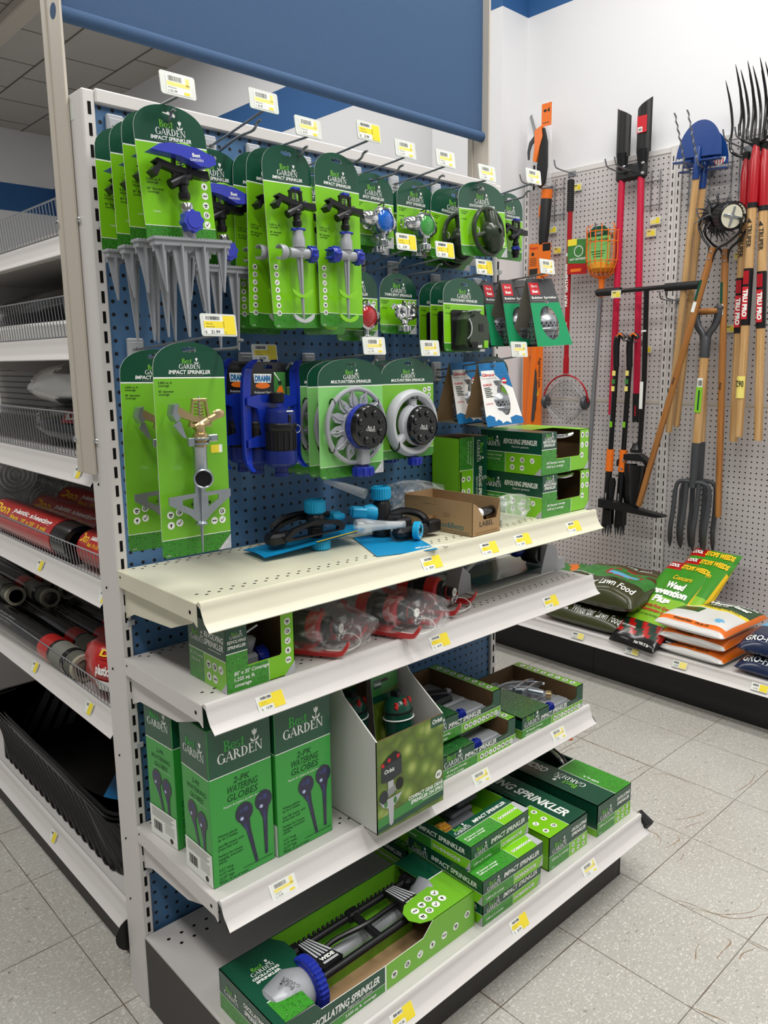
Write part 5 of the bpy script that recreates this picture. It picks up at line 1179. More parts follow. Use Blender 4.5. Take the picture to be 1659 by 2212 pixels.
# watering globe boxes
def globe_pic(b, x, z, s, lean, y):
    D, H1 = MT['globe_navy'], MT['globe_hi']
    b.poly([(x + .17*s*math.cos(a) , y, z + .185*s*math.sin(a)) for a in [2*PI*k/22 for k in range(22)]], D)
    b.poly([(x - .10*s, y - .00005, z - .14*s), (x + .10*s, y - .00005, z - .14*s), (x + (.06 + lean*.25)*s, y, z - .34*s), (x + (lean + .028)*s, y, z - 1.02*s), (x + (lean - .028)*s, y, z - 1.02*s), (x + (-.03 + lean*.25)*s, y, z - .34*s)], D)
    b.disc(x - .05*s, z - .10*s, .035*s, H1, y - .0001, 8); b.disc(x + .03*s, z + .06*s, .05*s, MT['globe_mid'], y - .0001, 7); b.disc(x - .06*s, z + .05*s, .03*s, MT['globe_mid'], y - .0001, 7); b.poly([(x - .02*s, y - .0001, z - .2*s), (x + .02*s, y - .0001, z - .2*s), (x + (lean*.5 + .005)*s, y - .0001, z - .6*s)], MT['globe_mid'])
mat('globe_navy', '#16173c', .25, coat=.5); mat('globe_hi', '#b9c6ea', .3); mat('globe_mid', '#3b4277', .3)
for k in ('globe_navy', 'globe_hi', 'globe_mid'): MT[k] = MATS[k]
def globe_box(label):
    r = thing('watering_globe_box', label, 'box', (0, 0, 0), 0, 'watering globe boxes')
    w, d, h = .138, .105, .322; b = MB(); GG, GD, W, K = MT['globe_green'], MT['globe_dark'], MT['white_ink'], MT['globe_ink']
    b.box(0, 0, 0, w, d, h, GG, .0012); zl = h*.695
    b.rect(.001, zl, w - .001, h - .001, GD, -E1); b.rect(.001, zl - .0018, w - .001, zl, W, -E1)
    b.logo(w*.50, zl + .024, w*.72, -E1*2, MT['globe_logo'], W)
    b.text('2-PK', w*.5, zl - .025, .0125, K, -E1, sh=.2, bold=.01); b.text('WATERING', w*.5, zl - .042, .0135, K, -E1, sh=.2, bold=.01, w=.068); b.text('GLOBES', w*.5, zl - .059, .0135, K, -E1, sh=.2, bold=.01)
    b.text('Paquete de 2 globos de vidrio de auto-riego', w*.56, zl - .069, .0045, W, -E1, sh=.2, w=w*.72)
    globe_pic(b, w*.52, h*.405, .115, .21, -E1*2); globe_pic(b, w*.84, h*.43, .115, .02, -E1*2)
    for k, t in enumerate(('Waters plants', 'up to 2 weeks.', '', 'Just fill, insert, and', 'press into soil.', '', 'Perfect for house,', 'hanging, and patio', 'plants.', '', '5.51" long', '4.13" wide', '12.59" high', 'Holds 10 oz of water')):
        if t: b.text(t, w*.09, h*.31 - k*.0068 - (k > 9)*(k - 9)*.002, .0052, K, -E1, al='l', bold=.01)
    b.text('SATISFACTION GUARANTEED', w*.96, .012, .0035, K, -E1, al='r'); b.text('760611', w*.08, .008, .003, K, -E1, al='l')
    b.rect(w*.42, zl + .001, w*.425, h - .002, mat('globe_seam', '#1a5f43', .4), -E1)
    face(b, 'left', w, d, h); b.rect(.001, zl, d - .001, h - .001, GD, -E1); b.rect(.001, zl - .0018, d - .001, zl, W, -E1)
    b.logo(d*.5, zl + .03, d*.76, -E1*2, MT['globe_logo'], W)
    for k, t in enumerate(('2-PK', 'WATERING', 'GLOBES')): b.text(t, d*.52, zl - .026 - k*.016, .010, K, -E1, sh=.2)
    b.rect(d*.22, zl - .063, d*.88, zl - .0625, W, -E1); globe_pic(b, d*.35, h*.43, .105, .28, -E1*2); globe_pic(b, d*.70, h*.40, .105, .06, -E1*2)
    b.rect(.001, .001, d - .001, h*.215, W, -E1*3); b.barcode(d*.14, h*.05, d*.44, h*.115, MT['ink'], -E1*4, 5)
    for k in range(6): b.rect(d*.08, h*(.20 - k*.011), d*(.9 - (k % 3)*.05), h*(.197 - k*.011), MT['grey_ink'], -E1*4)
    for k in range(5): b.rect(d*.55, h*(.13 - k*.014), d*.9, h*(.127 - k*.014), MT['grey_ink'], -E1*4)
    b.disc(d*.78, h*.035, .006, MT['ink'], -E1*4); b.pop()
    face(b, 'top', w, d, h); b.rect(.001, .001, w - .001, d - .001, GD, -E1); b.poly([(w*.4, -E1*2, .002), (w*.58, -E1*2, .002), (w*.55, -E1*2, .012), (w*.43, -E1*2, .012)], W); b.pop()
    b.build('printed_box', r, smooth=False); return r
p = globe_box('watering globe box standing at the left front corner of the third shelf'); p.location = (-.022, -.318, .4545)
dup(p, (.122, -.323, .4545), 0, 'watering globe box standing beside the white sprinkler display tray')
dup(p, (-.012, -.158, .4545), (0, 0, 4), 'watering globe box mostly hidden behind the left front one')

# display tray of gear drive sprinklers
r = thing('display_tray', 'white cardboard display tray with a garden photo front, holding gear drive sprinklers', 'box', (.314, -.408, .4545), 0)
w, d, h, hb = .200, .265, .212, .30; b = MB(); W = MT['tray_white']; I = MT['box_inside']
b.box(0, 0, 0, w, d, .003, W)
for x in (0, w - .003):
    pr = [(0, 0), (d, 0), (d, hb), (.12, hb), (.105, hb - .02), (.0, h)]
    b.push(T((x, 0, 0)) @ RZ(90)); b.prism([(y, z) for y, z in pr], -.003, 0, I if x else W, W if x else W, W); b.pop()
b.box(0, 0, 0, w, .003, h, I, 0); b.box(0, d - .003, 0, w, d, hb, I); b.rect(0, 0, w, h, MT['foliage_print'], -E1)
b.box(.0031, .0031, .003, w - .0031, .0035, h - .001, I)
b.rect(w*.80, h*.885, w, h, MT['dark_green'], -E1*2); b.text('Orbit', w*.90, h*.925, .010, MT['white_ink'], -E1*3, bold=.03, sh=.1)
b.poly([(0, -E1*2, .010), (w, -E1*2, .010), (w, -E1*2, .046), (w*.45, -E1*2, .040), (0, -E1*2, .030)], MT['leaf2']) if 'leaf2' in MT else b.poly([(0, -E1*2, .012), (w, -E1*2, .012), (w, -E1*2, .052), (w*.45, -E1*2, .044), (0, -E1*2, .034)], mat('tray_green', '#3d8a3f', .4, coat=.3))
b.poly([(0, -E1*2.5, .004), (w, -E1*2.5, .012), (w, -E1*2.5, .026), (0, -E1*2.5, .014)], MT['dark_green'])
b.text('COMPACT GEAR DRIVE', w*.985, .0435, .0085, MT['white_ink'], -E1*3, al='r', bold=.04, w=w*.54); b.text('SPRINKLER ON SPIKE', w*.985, .032, .0085, MT['white_ink'], -E1*3, al='r', bold=.04, w=w*.50); b.rect(w*.66, .027, w*.985, .0285, MT['white_ink'], -E1*3)
b.disc(w*.92, h*.33, .0105, MT['white_ink'], -E1*3, 20); b.text("80'", w*.92, h*.33 - .0035, .0075, MT['dark_ink'], -E1*4); b.rect(w*.86, h*.26, w*.98, h*.263, MT['white_ink'], -E1*3)
# photo of the sprinkler on the front
X = w*.20; q = -E1*3
b.prism([(X - .028, h*.90 - .04), (X + .030, h*.90 - .035), (X + .030, h*.56), (X - .004, h*.525), (X - .028, h*.545)], q, q + .0001, mat('print_charcoal', '#30363a', .4)); MT['print_charcoal'] = MATS['print_charcoal']
b.poly([(X - .027, q - .0001, h*.71 - .0), (X + .030, q - .0001, h*.735), (X + .026, q - .0001, h*.785), (X + .012, q - .0001, h*.83), (X + .004, q - .0001, h*.82), (X - .010, q - .0001, h*.80), (X - .024, q - .0001, h*.755)], MT['black_plastic'])
for dx, dz in ((-.024, .725), (-.006, .755), (.020, .765)): b.disc(X + dx, h*dz, .005, MT['red_ink'], q - .0002, 7)
b.text('Orbit', X - .006, h*.625, .009, MT['white_ink'], q - .0002, bold=.02, sh=.1); b.rect(X - .010, h*.38, X + .006, h*.53, MT['plastic_grey'], q - .0001); b.poly([(X - .026, q - .0002, h*.42), (X + .010, q - .0002, h*.47), (X + .014, q - .0002, h*.40), (X - .022, q - .0002, h*.345)], MT['galv']); b.disc(X - .022, h*.383, .012, MT['print_charcoal'], q - .0003, 16, .015); b.disc(X + .024, h*.455, .011, MT['black_plastic'], q - .0001, 14, .014)
b.poly([(X - .036, q - .0001, h*.36), (X - .030, q - .0001, h*.34), (X + .022, q - .0001, h*.35), (X + .032, q - .0001, h*.36), (X + .018, q - .0001, h*.28), (X + .006, q - .0001, h*.24), (X + .004, q - .0001, h*.06), (X - .002, q - .0001, h*.04), (X - .007, q - .0001, h*.06), (X - .010, q - .0001, h*.24), (X - .026, q - .0001, h*.28)], MT['plastic_grey']); b.disc(X - .017, h*.30, .005, MT['leaf_print'], q - .0002, 10, .008); b.disc(X + .010, h*.30, .005, MT['leaf_print'], q - .0002, 10, .008)
face(b, 'left', w, d, h)
b.pop(); b.build('tray', r, smooth=False)
def gear_drive(label):
    r = thing('gear_drive_sprinkler', label, 'sprinkler', (0, 0, 0), 0, 'gear drive sprinklers in the tray')
    b = MB(); b.prism(rrect(-.042, -.16, .042, .125, .006), 0, .001, MT['foliage_print'], MT['card_back'], MT['white_card'], holes=[[(x, z + .108) for x, z in HOLE]]); b.prism([(-.042, .075), (.042, .090), (.042, .119), (.036, .125), (-.036, .125), (-.042, .119)], -.0006, -.0002, mat('tray_green', '#3d8a3f'), MT['card_back'], None, holes=[[(x, z + .108) for x, z in HOLE]]); b.rect(-.042, .062, .042, .078, MT['dark_green'], -.0007); b.rect(-.036, .094, -.012, .114, MT['dark_green'], -.0009); b.text('Orbit', -.024, .100, .007, MT['white_ink'], -.0012, bold=.03, sh=.1); b.build('card', r)
    b = MB(); b.push(T((0, -.036, .022)) @ SCL(1.06, 1.06, 1.06)); b.lathe([(.0001, .052), (.014, .05), (.026, .040), (.029, .030), (.030, .024), (.031, .016), (.031, -.036), (.029, -.044), (.026, -.046), (.026, -.054), (.012, -.056)], MT['green_barrel'], 26); b.box(-.007, -.012, .042, .007, .014, .062, MT['black_plastic'], .003); b.torus((0, 0, .02), .0305, .0022, MT['black_plastic'], 'z', 26, 6); b.pop(); b.build('gear_housing', r)
    for x, y, z in ((-.022, -.055, .060), (.022, -.052, .062), (-.002, -.062, .066)):
        b = MB(); b.push(T((x, y, z))); b.box(-.0035, -.0035, -.008, .0035, .0035, .008, MT['red_plastic'], .001); b.box(-.0055, -.003, -.004, .0055, .003, .0005, MT['red_plastic'], .001); b.pop(); b.build('red_trip_tab', r)
    b = MB(); b.torus((0, -.036, .028), .0345, .0016, MT['tag_white'], 'z', 30, 6); b.build('white_tie', r)
    b = MB(); b.push(T((0, -.036, .02))); b.lathe([(.010, -.054), (.010, -.10), (.014, -.102), (.014, -.115)], MT['chrome'], 16); b.lathe([(.021, -.054), (.022, -.050), (.021, -.047)], MT['plastic_grey'], 20); b.push(T((0, 0, -.10)) @ RZ(25)); b.lathe([(.015, -.026), (.015, .026), (.0125, .026)], MT['chrome'], 16, 'y'); b.pop(); b.prism([(-.03, -.115), (.03, -.115), (.006, -.14), (.003, -.158), (-.003, -.158), (-.006, -.14)], -.002, .002, MT['zinc']); b.pop(); b.build('spike', r)
    return r
mat('green_barrel', '#0d4433', .25, coat=.3); MT['green_barrel'] = MATS['green_barrel']
p = gear_drive('front gear drive sprinkler on a green card standing in the white tray'); p.location = (.445, -.300, .622); p.rotation_euler = (math.radians(-8), math.radians(2), math.radians(3))
dup(p, (.375, -.225, .625), (-4, 0, 0), 'rear gear drive sprinkler on a green card standing in the white tray')

# flat open impact sprinkler packs
def impact_tray(label, kind):
    r = thing('impact_sprinkler_pack', label, 'box', (0, 0, 0), 0, 'open impact sprinkler packs on the third shelf')
    w, d, h = .280, .235, .074; bx, bd, hb, hw = .118, .165, .060, .040
    b = MB(); G, Lm, I = MT['dark_green'], MT['lime2'], MT['box_inside']
    b.box(0, 0, 0, w, d, .0015, Lm); b.box(0, d - .0015, 0, w, d, h, G); b.box(.001, d - .0026, .002, w - .02, d - .0016, h - .001, I)
    b.box(w - .0015, 0, 0, w, d, h, G); b.box(w - .030, 0, h - .0015, w, d, h, Lm); b.box(w - .0305, .002, .002, w - .0295, d, h - .0016, I)
    b.box(0, .001, 0, .0015, d, .05, G); b.box(0, 0, hb - .001, bx, bd, hb, MT['drops_dark'])
    b.box(bx - .0015, .001, .002, bx, bd, hb - .001, G); b.box(0, bd - .0015, .002, bx, bd, hb - .001, G)
    b.prism([(0, 0), (w, 0), (w, h), (w - .030, h), (w - .030, hw + .006), (w - .036, hw), (bx, hw), (bx, hb), (0, hb)], 0, .0015, G, I, MT['dark_green'])
    zl = .026; b.rect(0, 0, w, zl, Lm, -E1); b.rect(0, 0, w*.46, zl, MT['drops_box'], -E1*1.3); b.rect(0, zl, w, zl + .0012, MT['white_ink'], -E1*1.5); b.rect(w*.46, 0, w*.463, zl, MT['white_ink'], -E1*1.6)
    b.logo(w*.15, zl + .004, w*.24, -E1*2); b.text('IMPACT SPRINKLER', w*.29, zl + .004, .0115, MT['white_ink'], -E1*2, al='l', bold=.03, sh=.15, w=w*.43); b.rect(w*.76, zl + .008, w*.92, zl + .0105, MT['grey_ink'], -E1*2)
    for k in range(8): b.icon(w*.52 + k*.0165, zl*.5, .0072, k, -E1*2)
    for k, t in enumerate(("· 85' Diameter Coverage", '  5,800 sq. ft. coverage')): b.text(t, w*.05, zl*(.58 - k*.4), .0052, MT['white_ink'], -E1*2, al='l', bold=.02)
    b.poly([(w - .022, -E1*2.2, 0), (w, -E1*2.2, 0), (w, -E1*2.2, .022)], MT['plastic_grey'])
    face(b, 'left', w, d, h); b.rect(0, 0, d, .024, Lm, -E1); b.rect(0, .024, d, .0252, MT['white_ink'], -E1); b.pop()
    face(b, 'top', w, d, h)
    for k in range(8): b.icon(w - .015, .026 + k*.026, .0085, k, -E1)
    b.rect(w - .0305, 0, w - .0295, d, MT['white_ink'], -E1); b.pop()
    b.build('carton', r, smooth=False)
    S = MT['silver_plastic']; b = MB(); b.box(.004, .004, .003, w - .032, d - .004, .030, S, .006); b.box(bx + .01, .02, .028, w - .04, .06, .036, S, .006); b.box(bx + .02, .08, .028, w - .045, .10, .038, S, .006); b.box(.02, .172, .026, .10, .22, .046, S, .008); b.push(T((bx - .004, .19, .03))); b.lathe([(.009, 0), (.012, .002), (.012, .034), (.0105, .034), (.0105, .01)], MT['plastic_grey'], 18); b.pop(); b.build('plastic_insert', r)
    b = MB(); b.push(T((bx + .028, .012, .033))); nut(b, (0, .008, .004), .014, .018, MT['cobalt'], 'y', 7); b.pop(); b.build('hose_nut', r)
    if kind == 'grey':
        b = MB(); b.tube([(.13, .15, .055), (.16, .11, .058), (.185, .07, .052)], [.012, .012, .010], MT['zinc'], 12); b.push(T((.192, .06, .05)) @ RZ(30)); b.lathe([(.011, .004), (.011, -.010), (.008, -.012), (.007, -.01), (.0001, -.002)], MT['brass'], 16, 'y'); b.pop()
        for y0 in (.10, .13): b.prism([(.12, .05), (.20, .05), (.225, .066), (.19, .074), (.13, .066)], y0, y0 + .006, MT['zinc'])
        b.tube(spline([(.10, .19, .05), (.14, .17, .066), (.19, .13, .068), (.23, .10, .058)], 4), .004, MT['chrome'], 8); b.tube(spline([(.06, .20, .048), (.10, .185, .058), (.11, .14, .05)], 4), .005, S, 8); b.build('metal_impact_head', r)
    elif kind == 'blue':
        b = MB(); b.box(.03, .15, .040, .12, .19, .056, MT['royal'], .007); b.tube([(.10, .17, .048), (.20, .12, .045)], .014, MT['black_plastic'], 12); b.box(.13, .09, .03, .20, .15, .052, MT['black_plastic'], .008); b.box(.09, .17, .05, .13, .195, .064, MT['lime_plastic'], .005); b.box(.19, .13, .036, .235, .15, .046, MT['plastic_grey'], .004); b.build('impact_head', r)
    else:
        b = MB(); b.box(.11, .13, .030, .21, .2, .042, MT['black_plastic'], .01); b.build('impact_head', r)
    return r
p = impact_tray('open pack of a grey metal impact sprinkler, at the right end of the third shelf', 'grey'); p.location = (.872, -.355, .4545)
p = impact_tray('open impact sprinkler pack under another, beside the white display tray', 'none'); p.location = (.566, -.353, .4545)
p = impact_tray('open blue impact sprinkler pack on top of another, beside the white display tray', 'blue'); p.location = (.545, -.318, .529)

# ------------------------------------------------------------------ bottom deck: impact packs, oscillating sprinklers
def impact_pack(label, head=True):
    r = thing('impact_sprinkler_pack', label, 'box', (0, 0, 0), 0, 'stacked impact sprinkler packs on the bottom deck')
    w, d, h = .215, .245, .061; b = MB(); G, Lm, I = MT['dark_green'], MT['lime'], MT['lime2']
    b.box(0, 0, 0, w, d, .0015, Lm); b.box(0, d - .0015, 0, w, d, h, I); b.box(w - .0015, 0, 0, w, d, h, G); b.box(w - .003, .002, .002, w - .0016, d - .002, h - .001, I)
    b.box(0, 0, 0, w, .0015, h, G); b.box(0, 0, 0, .0015, d, h, G); b.box(.0016, .002, .002, .003, d - .002, h - .001, I)
    fl = .078; b.box(0, 0, h - .0015, w, fl, h, G)
    face(b, 'top', w, d, h); b.rect(0, .0, w, .046, Lm, -E1); b.rect(0, 0, w*.56, .046, MT['drops_box'], -E1*1.3); b.rect(0, .046, w, .0472, MT['white_ink'], -E1*1.5); b.rect(w*.56, 0, w*.565, .046, MT['white_ink'], -E1*1.6)
    b.logo(w*.17, .052, w*.24, -E1*2); b.text('IMPACT SPRINKLER', w*.36, .056, .0105, MT['white_ink'], -E1*2, al='l', bold=.03, sh=.15, w=w*.56)
    for k in range(8): b.icon(w*.62 + k*.0088, .025 + (k % 2)*.0, .0042, k, -E1*2)
    for k, t in enumerate(("85' Diameter coverage", '5,800 sq. ft. coverage')): b.text(t, w*.05, .026 - k*.008, .005, MT['white_ink'], -E1*2, al='l', bold=.02)
    b.poly([(w - .022, -E1*2, 0), (w, -E1*2, 0), (w, -E1*2, .046), (w - .012, -E1*2, .046)], MT['plastic_grey']); b.pop()
    zl = h*.44
    for side, L in (('front', w), ('left', d)):
        face(b, side, w, d, h); b.rect(0, 0, L, zl, Lm, -E1); b.rect(0, 0, L*.5, zl, MT['drops_box'], -E1*1.3); b.rect(0, zl, L, zl + .001, MT['white_ink'], -E1*1.5); b.rect(L*.5, 0, L*.504, zl, MT['white_ink'], -E1*1.6)
        b.logo(L*.17, zl + .003, L*.22, -E1*2); b.text('IMPACT SPRINKLER', L*.33, zl + .009, .0115, MT['white_ink'], -E1*2, al='l', bold=.03, sh=.15, w=L*.60)
        for k in range(8): b.icon(L*.54 + k*L*.045, zl*.5, .0045, k, -E1*2)
        b.text('5,800 sq. ft. coverage', L*.05, zl*.35, .005, MT['white_ink'], -E1*2, al='l', bold=.02); b.poly([(L - .016, -E1*2, 0), (L, -E1*2, 0), (L, -E1*2, zl)], MT['plastic_grey']); b.pop()
    b.build('carton', r, smooth=False)
    if head:
        b = MB(); b.tube([(.03, .11, .03), (.12, .105, .034)], .020, MT['steel_dark'], 14); b.box(.07, .12, .03, .15, .2, .052, MT['steel_dark'], .006); b.box(.10, .13, .05, .18, .165, .064, MT['steel_dark'], .006); b.tube(spline([(.08, .15, .06), (.12, .14, .074), (.16, .15, .07)], 4), .006, MT['silver_plastic'], 8); b.build('impact_head', r)
        b = MB(); nut(b, (.028, .111, .031), .022, .03, MATS['amber'], 'x', 9); b.build('hose_nut', r)
    return r
mat('amber', '#a8751a', .3, coat=.3)
p = impact_pack('lowest pack of the front impact sprinkler stack on the bottom deck'); p.location = (.527, -.520, .1825)
dup(p, (.517, -.528, .2440), (0, 0, -1), 'middle pack of the front impact sprinkler stack on the bottom deck')
dup(p, (.523, -.486, .3055), (0, 0, 1), 'topmost pack of the front impact sprinkler stack, its open top showing a grey head')
dup(p, (.535, -.262, .1825), (0, 0, 0), 'lower pack of the rear impact sprinkler stack, behind the open one', skip=('impact_head', 'hose_nut'))
dup(p, (.560, -.250, .2440), (0, 0, 2), 'upper pack of the rear impact sprinkler stack, under the white display tray', skip=('impact_head', 'hose_nut'))

def osc_pack(label, flip):
    r = thing('oscillating_sprinkler_pack', label, 'box', (0, 0, 0), 0, 'closed oscillating sprinkler packs')
    w, d, h = .168, .485, .092; b = MB(); G, Lm = MT['dark_green'], MT['lime']
    b.box(0, 0, 0, w, d, .002, Lm); b.box(0, d - .002, 0, w, d, h, G); b.box(0, 0, 0, w, .002, h, G); b.box(0, 0, 0, .002, d, h, G if flip else Lm); b.box(w - .002, 0, 0, w, d, h, G)
    b.box(.003, .003, .004, w - .003, d - .003, .005, MT['black_matte'])
    wx0, wx1 = (w*.52, w*.96) if flip else (w*.05, w*.44); y0, y1 = (.195, .43) if flip else (.130, .42)
    for q in ((0, 0, w, y0), (0, y1, w, d), (0, y0, wx0, y1), (wx1, y0, w, y1)): b.box(q[0], q[1], h - .002, q[2], q[3], h, G)
    face(b, 'top', w, d, h)
    if flip:
        b.rect(w*.52, .0, w, .19, MT['drops_box'], -E1); b.rect(w*.515, 0, w*.525, .19, MT['white_ink'], -E1*1.4); b.rect(w*.52, .188, w, .191, MT['white_ink'], -E1*1.4)
        b.push(T((w*.30, 0, .13)) @ Matrix.Rotation(math.radians(-90), 4, 'Y')); b.logo(0, -.020, .10, -E1*1.5)
        b.text('OSCILLATING', .075, -.016, .026, MT['white_ink'], -E1*1.5, al='l', bold=.03, sh=.15, w=.165); b.text('SPRINKLER', .25, -.016, .026, MT['white_ink'], -E1*1.5, al='l', bold=.03, sh=.15, w=.14) if 0 else None; b.pop()
        b.push(T((w*.60, 0, .09)) @ Matrix.Rotation(math.radians(-90), 4, 'Y')); b.text('4,000 sq. ft.', 0, -.006, .008, MT['white_ink'], -E1*2, bold=.02); b.pop()
    else:
        b.rect(0, 0, w*.50, .125, Lm, -E1); b.rect(w*.497, 0, w*.505, .125, MT['white_ink'], -E1*1.4); b.rect(0, .124, w*.5, .1255, MT['white_ink'], -E1*1.4)
        for k in range(6): b.icon(w*(.12 + (k % 2)*.2) + (k//2)*.006, .026 + (k//2)*.036, .0085, k, -E1*1.6)
        b.push(T((w*.68, 0, .24)) @ Matrix.Rotation(math.radians(90), 4, 'Y')); b.text('OSCILLATING SPRINKLER', .01, -.008, .030, MT['white_ink'], -E1*1.5, bold=.03, sh=.15, w=.40); b.rect(-.10, -.024, .06, -.021, MT['grey_ink'], -E1*1.5); b.pop()
    b.pop()
    zl = h*.42; b.rect(0, 0, w, zl, Lm, -E1); b.rect(0, 0, w*.52, zl, MT['drops_box'], -E1*1.3); b.rect(0, zl, w, zl + .0012, MT['white_ink'], -E1*1.5); b.rect(w*.52, 0, w*.525, zl, MT['white_ink'], -E1*1.5)
    b.logo(w*.26, zl + .004, w*.36, -E1*2); b.text('OSCILLATING', w*.76, zl + .028, .009, MT['white_ink'], -E1*2, bold=.04, sh=.15, maxw=w*.4); b.text('SPRINKLER', w*.76, zl + .014, .009, MT['white_ink'], -E1*2, bold=.04, sh=.15, maxw=w*.4); b.rect(w*.6, zl + .008, w*.9, zl + .0095, MT['grey_ink'], -E1*2)
    for k in range(6): b.icon(w*(.62 + (k % 3)*.14), zl*(.72 - (k//3)*.45), .0062, k, -E1*2)
    b.text('3,000 sq. ft. coverage', w*.06, zl*.6, .006, MT['white_ink'], -E1*2, al='l', bold=.02, sh=.1); b.text('760811', w*.06, zl*.1, .0035, MT['white_ink'], -E1*2, al='l')
    face(b, 'left', w, d, h)
    if flip: b.rect(0, 0, d, h*.22, Lm, -E1); b.rect(0, h*.22, d, h*.235, MT['white_ink'], -E1)
    b.pop(); b.build('carton', r, smooth=False)
    b = MB()
    if flip: b.tube(spline([(w*.75, .42, h*.6), (w*.75, .36, h*1.15), (w*.75, .29, h*1.33), (w*.75, .22, h*1.12), (w*.75, .19, h*.8)], 6), .006, MT['chrome'], 8); b.tube(spline([(w*.85, .42, h*.6), (w*.85, .36, h*1.1), (w*.85, .29, h*1.28), (w*.85, .22, h*1.08), (w*.85, .19, h*.8)], 6), .005, MT['black_plastic'], 8)
    else:
        b.tube([(w*.36, .15, h*.86), (w*.36, .41, h*.86)], .009, MT['black_plastic'], 8); b.tube([(w*.12, .14, h*.7), (w*.12, .41, h*.7)], .012, MT['silver_plastic'], 10)
        for k in range(14): b.push(T((w*.40, .16 + k*.018, h*.93))); b.lathe([(.004, 0), (.0025, .008)], MT['black_plastic'], 6); b.pop()
    b.build('spray_tube', r); return r
p = osc_pack('oscillating sprinkler pack with its title along the top, next to the impact sprinkler stack', False); p.location = (.792, -.508, .1825)
p = osc_pack('oscillating sprinkler pack turned upside-down, last one at the right end of the bottom deck', True); p.location = (1.002, -.512, .1825)

# the big open oscillating sprinkler pack
r = thing('oscillating_sprinkler_pack', 'big open oscillating sprinkler pack at the left of the bottom deck', 'box', (-.014, -.502, .1825), 0)
w, d, h = .532, .200, .086; b = MB(); G, Lm, K = MT['dark_green'], MT['lime2'], MT['kraft']
b.box(0, 0, 0, w, d, .0015, K); b.box(0, 0, 0, .0015, d, h, G); b.box(0, d - .0015, 0, w, d, h, G); b.box(.0016, d - .003, .002, w - .002, d - .0016, h - .001, Lm); b.box(w - .0015, 0, 0, w, d, h, Lm)
b.box(.10, .085, .0016, .42, d - .004, .028, Lm); b.box(.0016, .002, .0016, w - .002, .08, .003, K)
b.prism([(0, 0), (w, 0), (w, h), (.40, h), (.37, .058), (.265, .056), (.10, .062), (.085, h - .004), (.0, h)], 0, .0015, G, K, MT['white_card'])
b.prism([(.262, 0), (w, 0), (w, h), (.40, h), (.37, .058), (.262, .056)], -.0007, -.0003, Lm); b.rect(.259, 0, .263, .0565, MT['white_ink'], -.0008)
b.rect(0, 0, .26, .018, MT['drops_box'], -E1); b.rect(0, .018, .26, .0192, MT['white_ink'], -E1*1.4); b.text('OSCILLATING SPRINKLER', .245, .030, .0155, MT['white_ink'], -E1*2, al='r', bold=.035, sh=.15, w=.175); b.text('Aspersor oscilante', .225, .0215, .006, MT['white_ink'], -E1*2, al='r', sh=.15); b.text('3,600 sq. ft. coverage', .235, .006, .0065, MT['white_ink'], -E1*2, al='r', bold=.02)
for k in range(7): b.icon(.285 + k*.037, .024 + (k > 5)*.008 + k*.0015, .0088, k, -.001)
# folded top: dark left cap with a curved edge, right end flap with a round lobe
b.push(T((0, 0, h)) @ RX(-90))
b.prism([(0, 0), (.085, .0), (.082, .05), (.084, .07), (.11, .085), (.135, .13), (.135, .170), (.118, d), (0, d)], -.0, .0012, G, K)
b.prism([(.47, d), (w, d), (w, .0), (.40, 0), (.372, .012), (.360, .035), (.366, .06), (.385, .076), (.42, .082), (.47, .084)], 0, .0012, Lm, K); b.rect(.47, .100, w, d, G, -.0005); b.rect(.47, .098, w, .101, MT['white_ink'], -.0007)
for k in range(8): b.icon(.390 + (k % 4)*.024, .022 + (k//4)*.024 + (k % 4)*.004, .0095, k, -.0006)
b.push(T((.050, 0, .10)) @ Matrix.Rotation(math.radians(38), 4, 'Y') if 0 else T((.060, 0, .118))); b.logo(0, .014, .052, -.0006); b.text('OSCILLATING', 0, .004, .0065, MT['white_ink'], -.0006, bold=.04, w=.06); b.text('SPRINKLER', 0, -.006, .0065, MT['white_ink'], -.0006, bold=.04, w=.055); b.pop()
b.rect(.020, .0, .084, .062, MT['drops_box'], -.0005); b.rect(.020, .060, .084, .062, MT['white_ink'], -.0007); b.pop()
face(b, 'left', w, d, h); b.rect(0, 0, d, h*.42, MT['drops_box'], -E1); b.rect(0, h*.42, d, h*.435, MT['white_ink'], -E1*1.4); b.logo(d*.22, h*.5, d*.26, -E1*2); b.text('OSCILLATING', d*.62, h*.7, .010, MT['white_ink'], -E1*2, bold=.04, sh=.15, w=.07); b.text('SPRINKLER', d*.62, h*.53, .010, MT['white_ink'], -E1*2, bold=.04, sh=.15, w=.065); b.pop()
b.build('carton', r, smooth=False)
S, KB = MT['silver_plastic'], MT['black_plastic']
b = MB(); b.tube([(.09, .118, .034), (.47, .118, .034)], .016, S, 12); b.tube([(.44, .10, .03), (.475, .10, .05), (.505, .10, .03)], [.03, .045, .03], S, 14)
P = [(.015, .07, .030), (.045, .072, .05), (.085, .075, .055), (.112, .076, .050)]; b.tube(P, [.030, .045, .048, .040], S, 20)
b.push(T((.062, .052, .1035)) @ RX(-90) @ Matrix.Rotation(math.radians(-105), 4, 'Y')); b.logo(0, -.012, .042, -.001, MT['ink'], MT['ink']); b.pop(); b.build('end_housing', r)
b = MB(); b.push(T((.128, .076, .050))); nut(b, (0, 0, 0), .047, .026, MT['cobalt'], 'x', 30); b.pop(); b.build('dial_ring', r)
b = MB(); b.tube([(.128, .060, .062), (.47, .060, .066)], .0085, KB, 12); b.tube([(.14, .152, .066), (.47, .152, .068)], .0085, KB, 12); b.tube([(.30, .06, .065), (.30, .152, .07)], .009, KB, 10); b.tube([(.47, .06, .066), (.475, .11, .072), (.47, .152, .068)], .012, KB, 10)
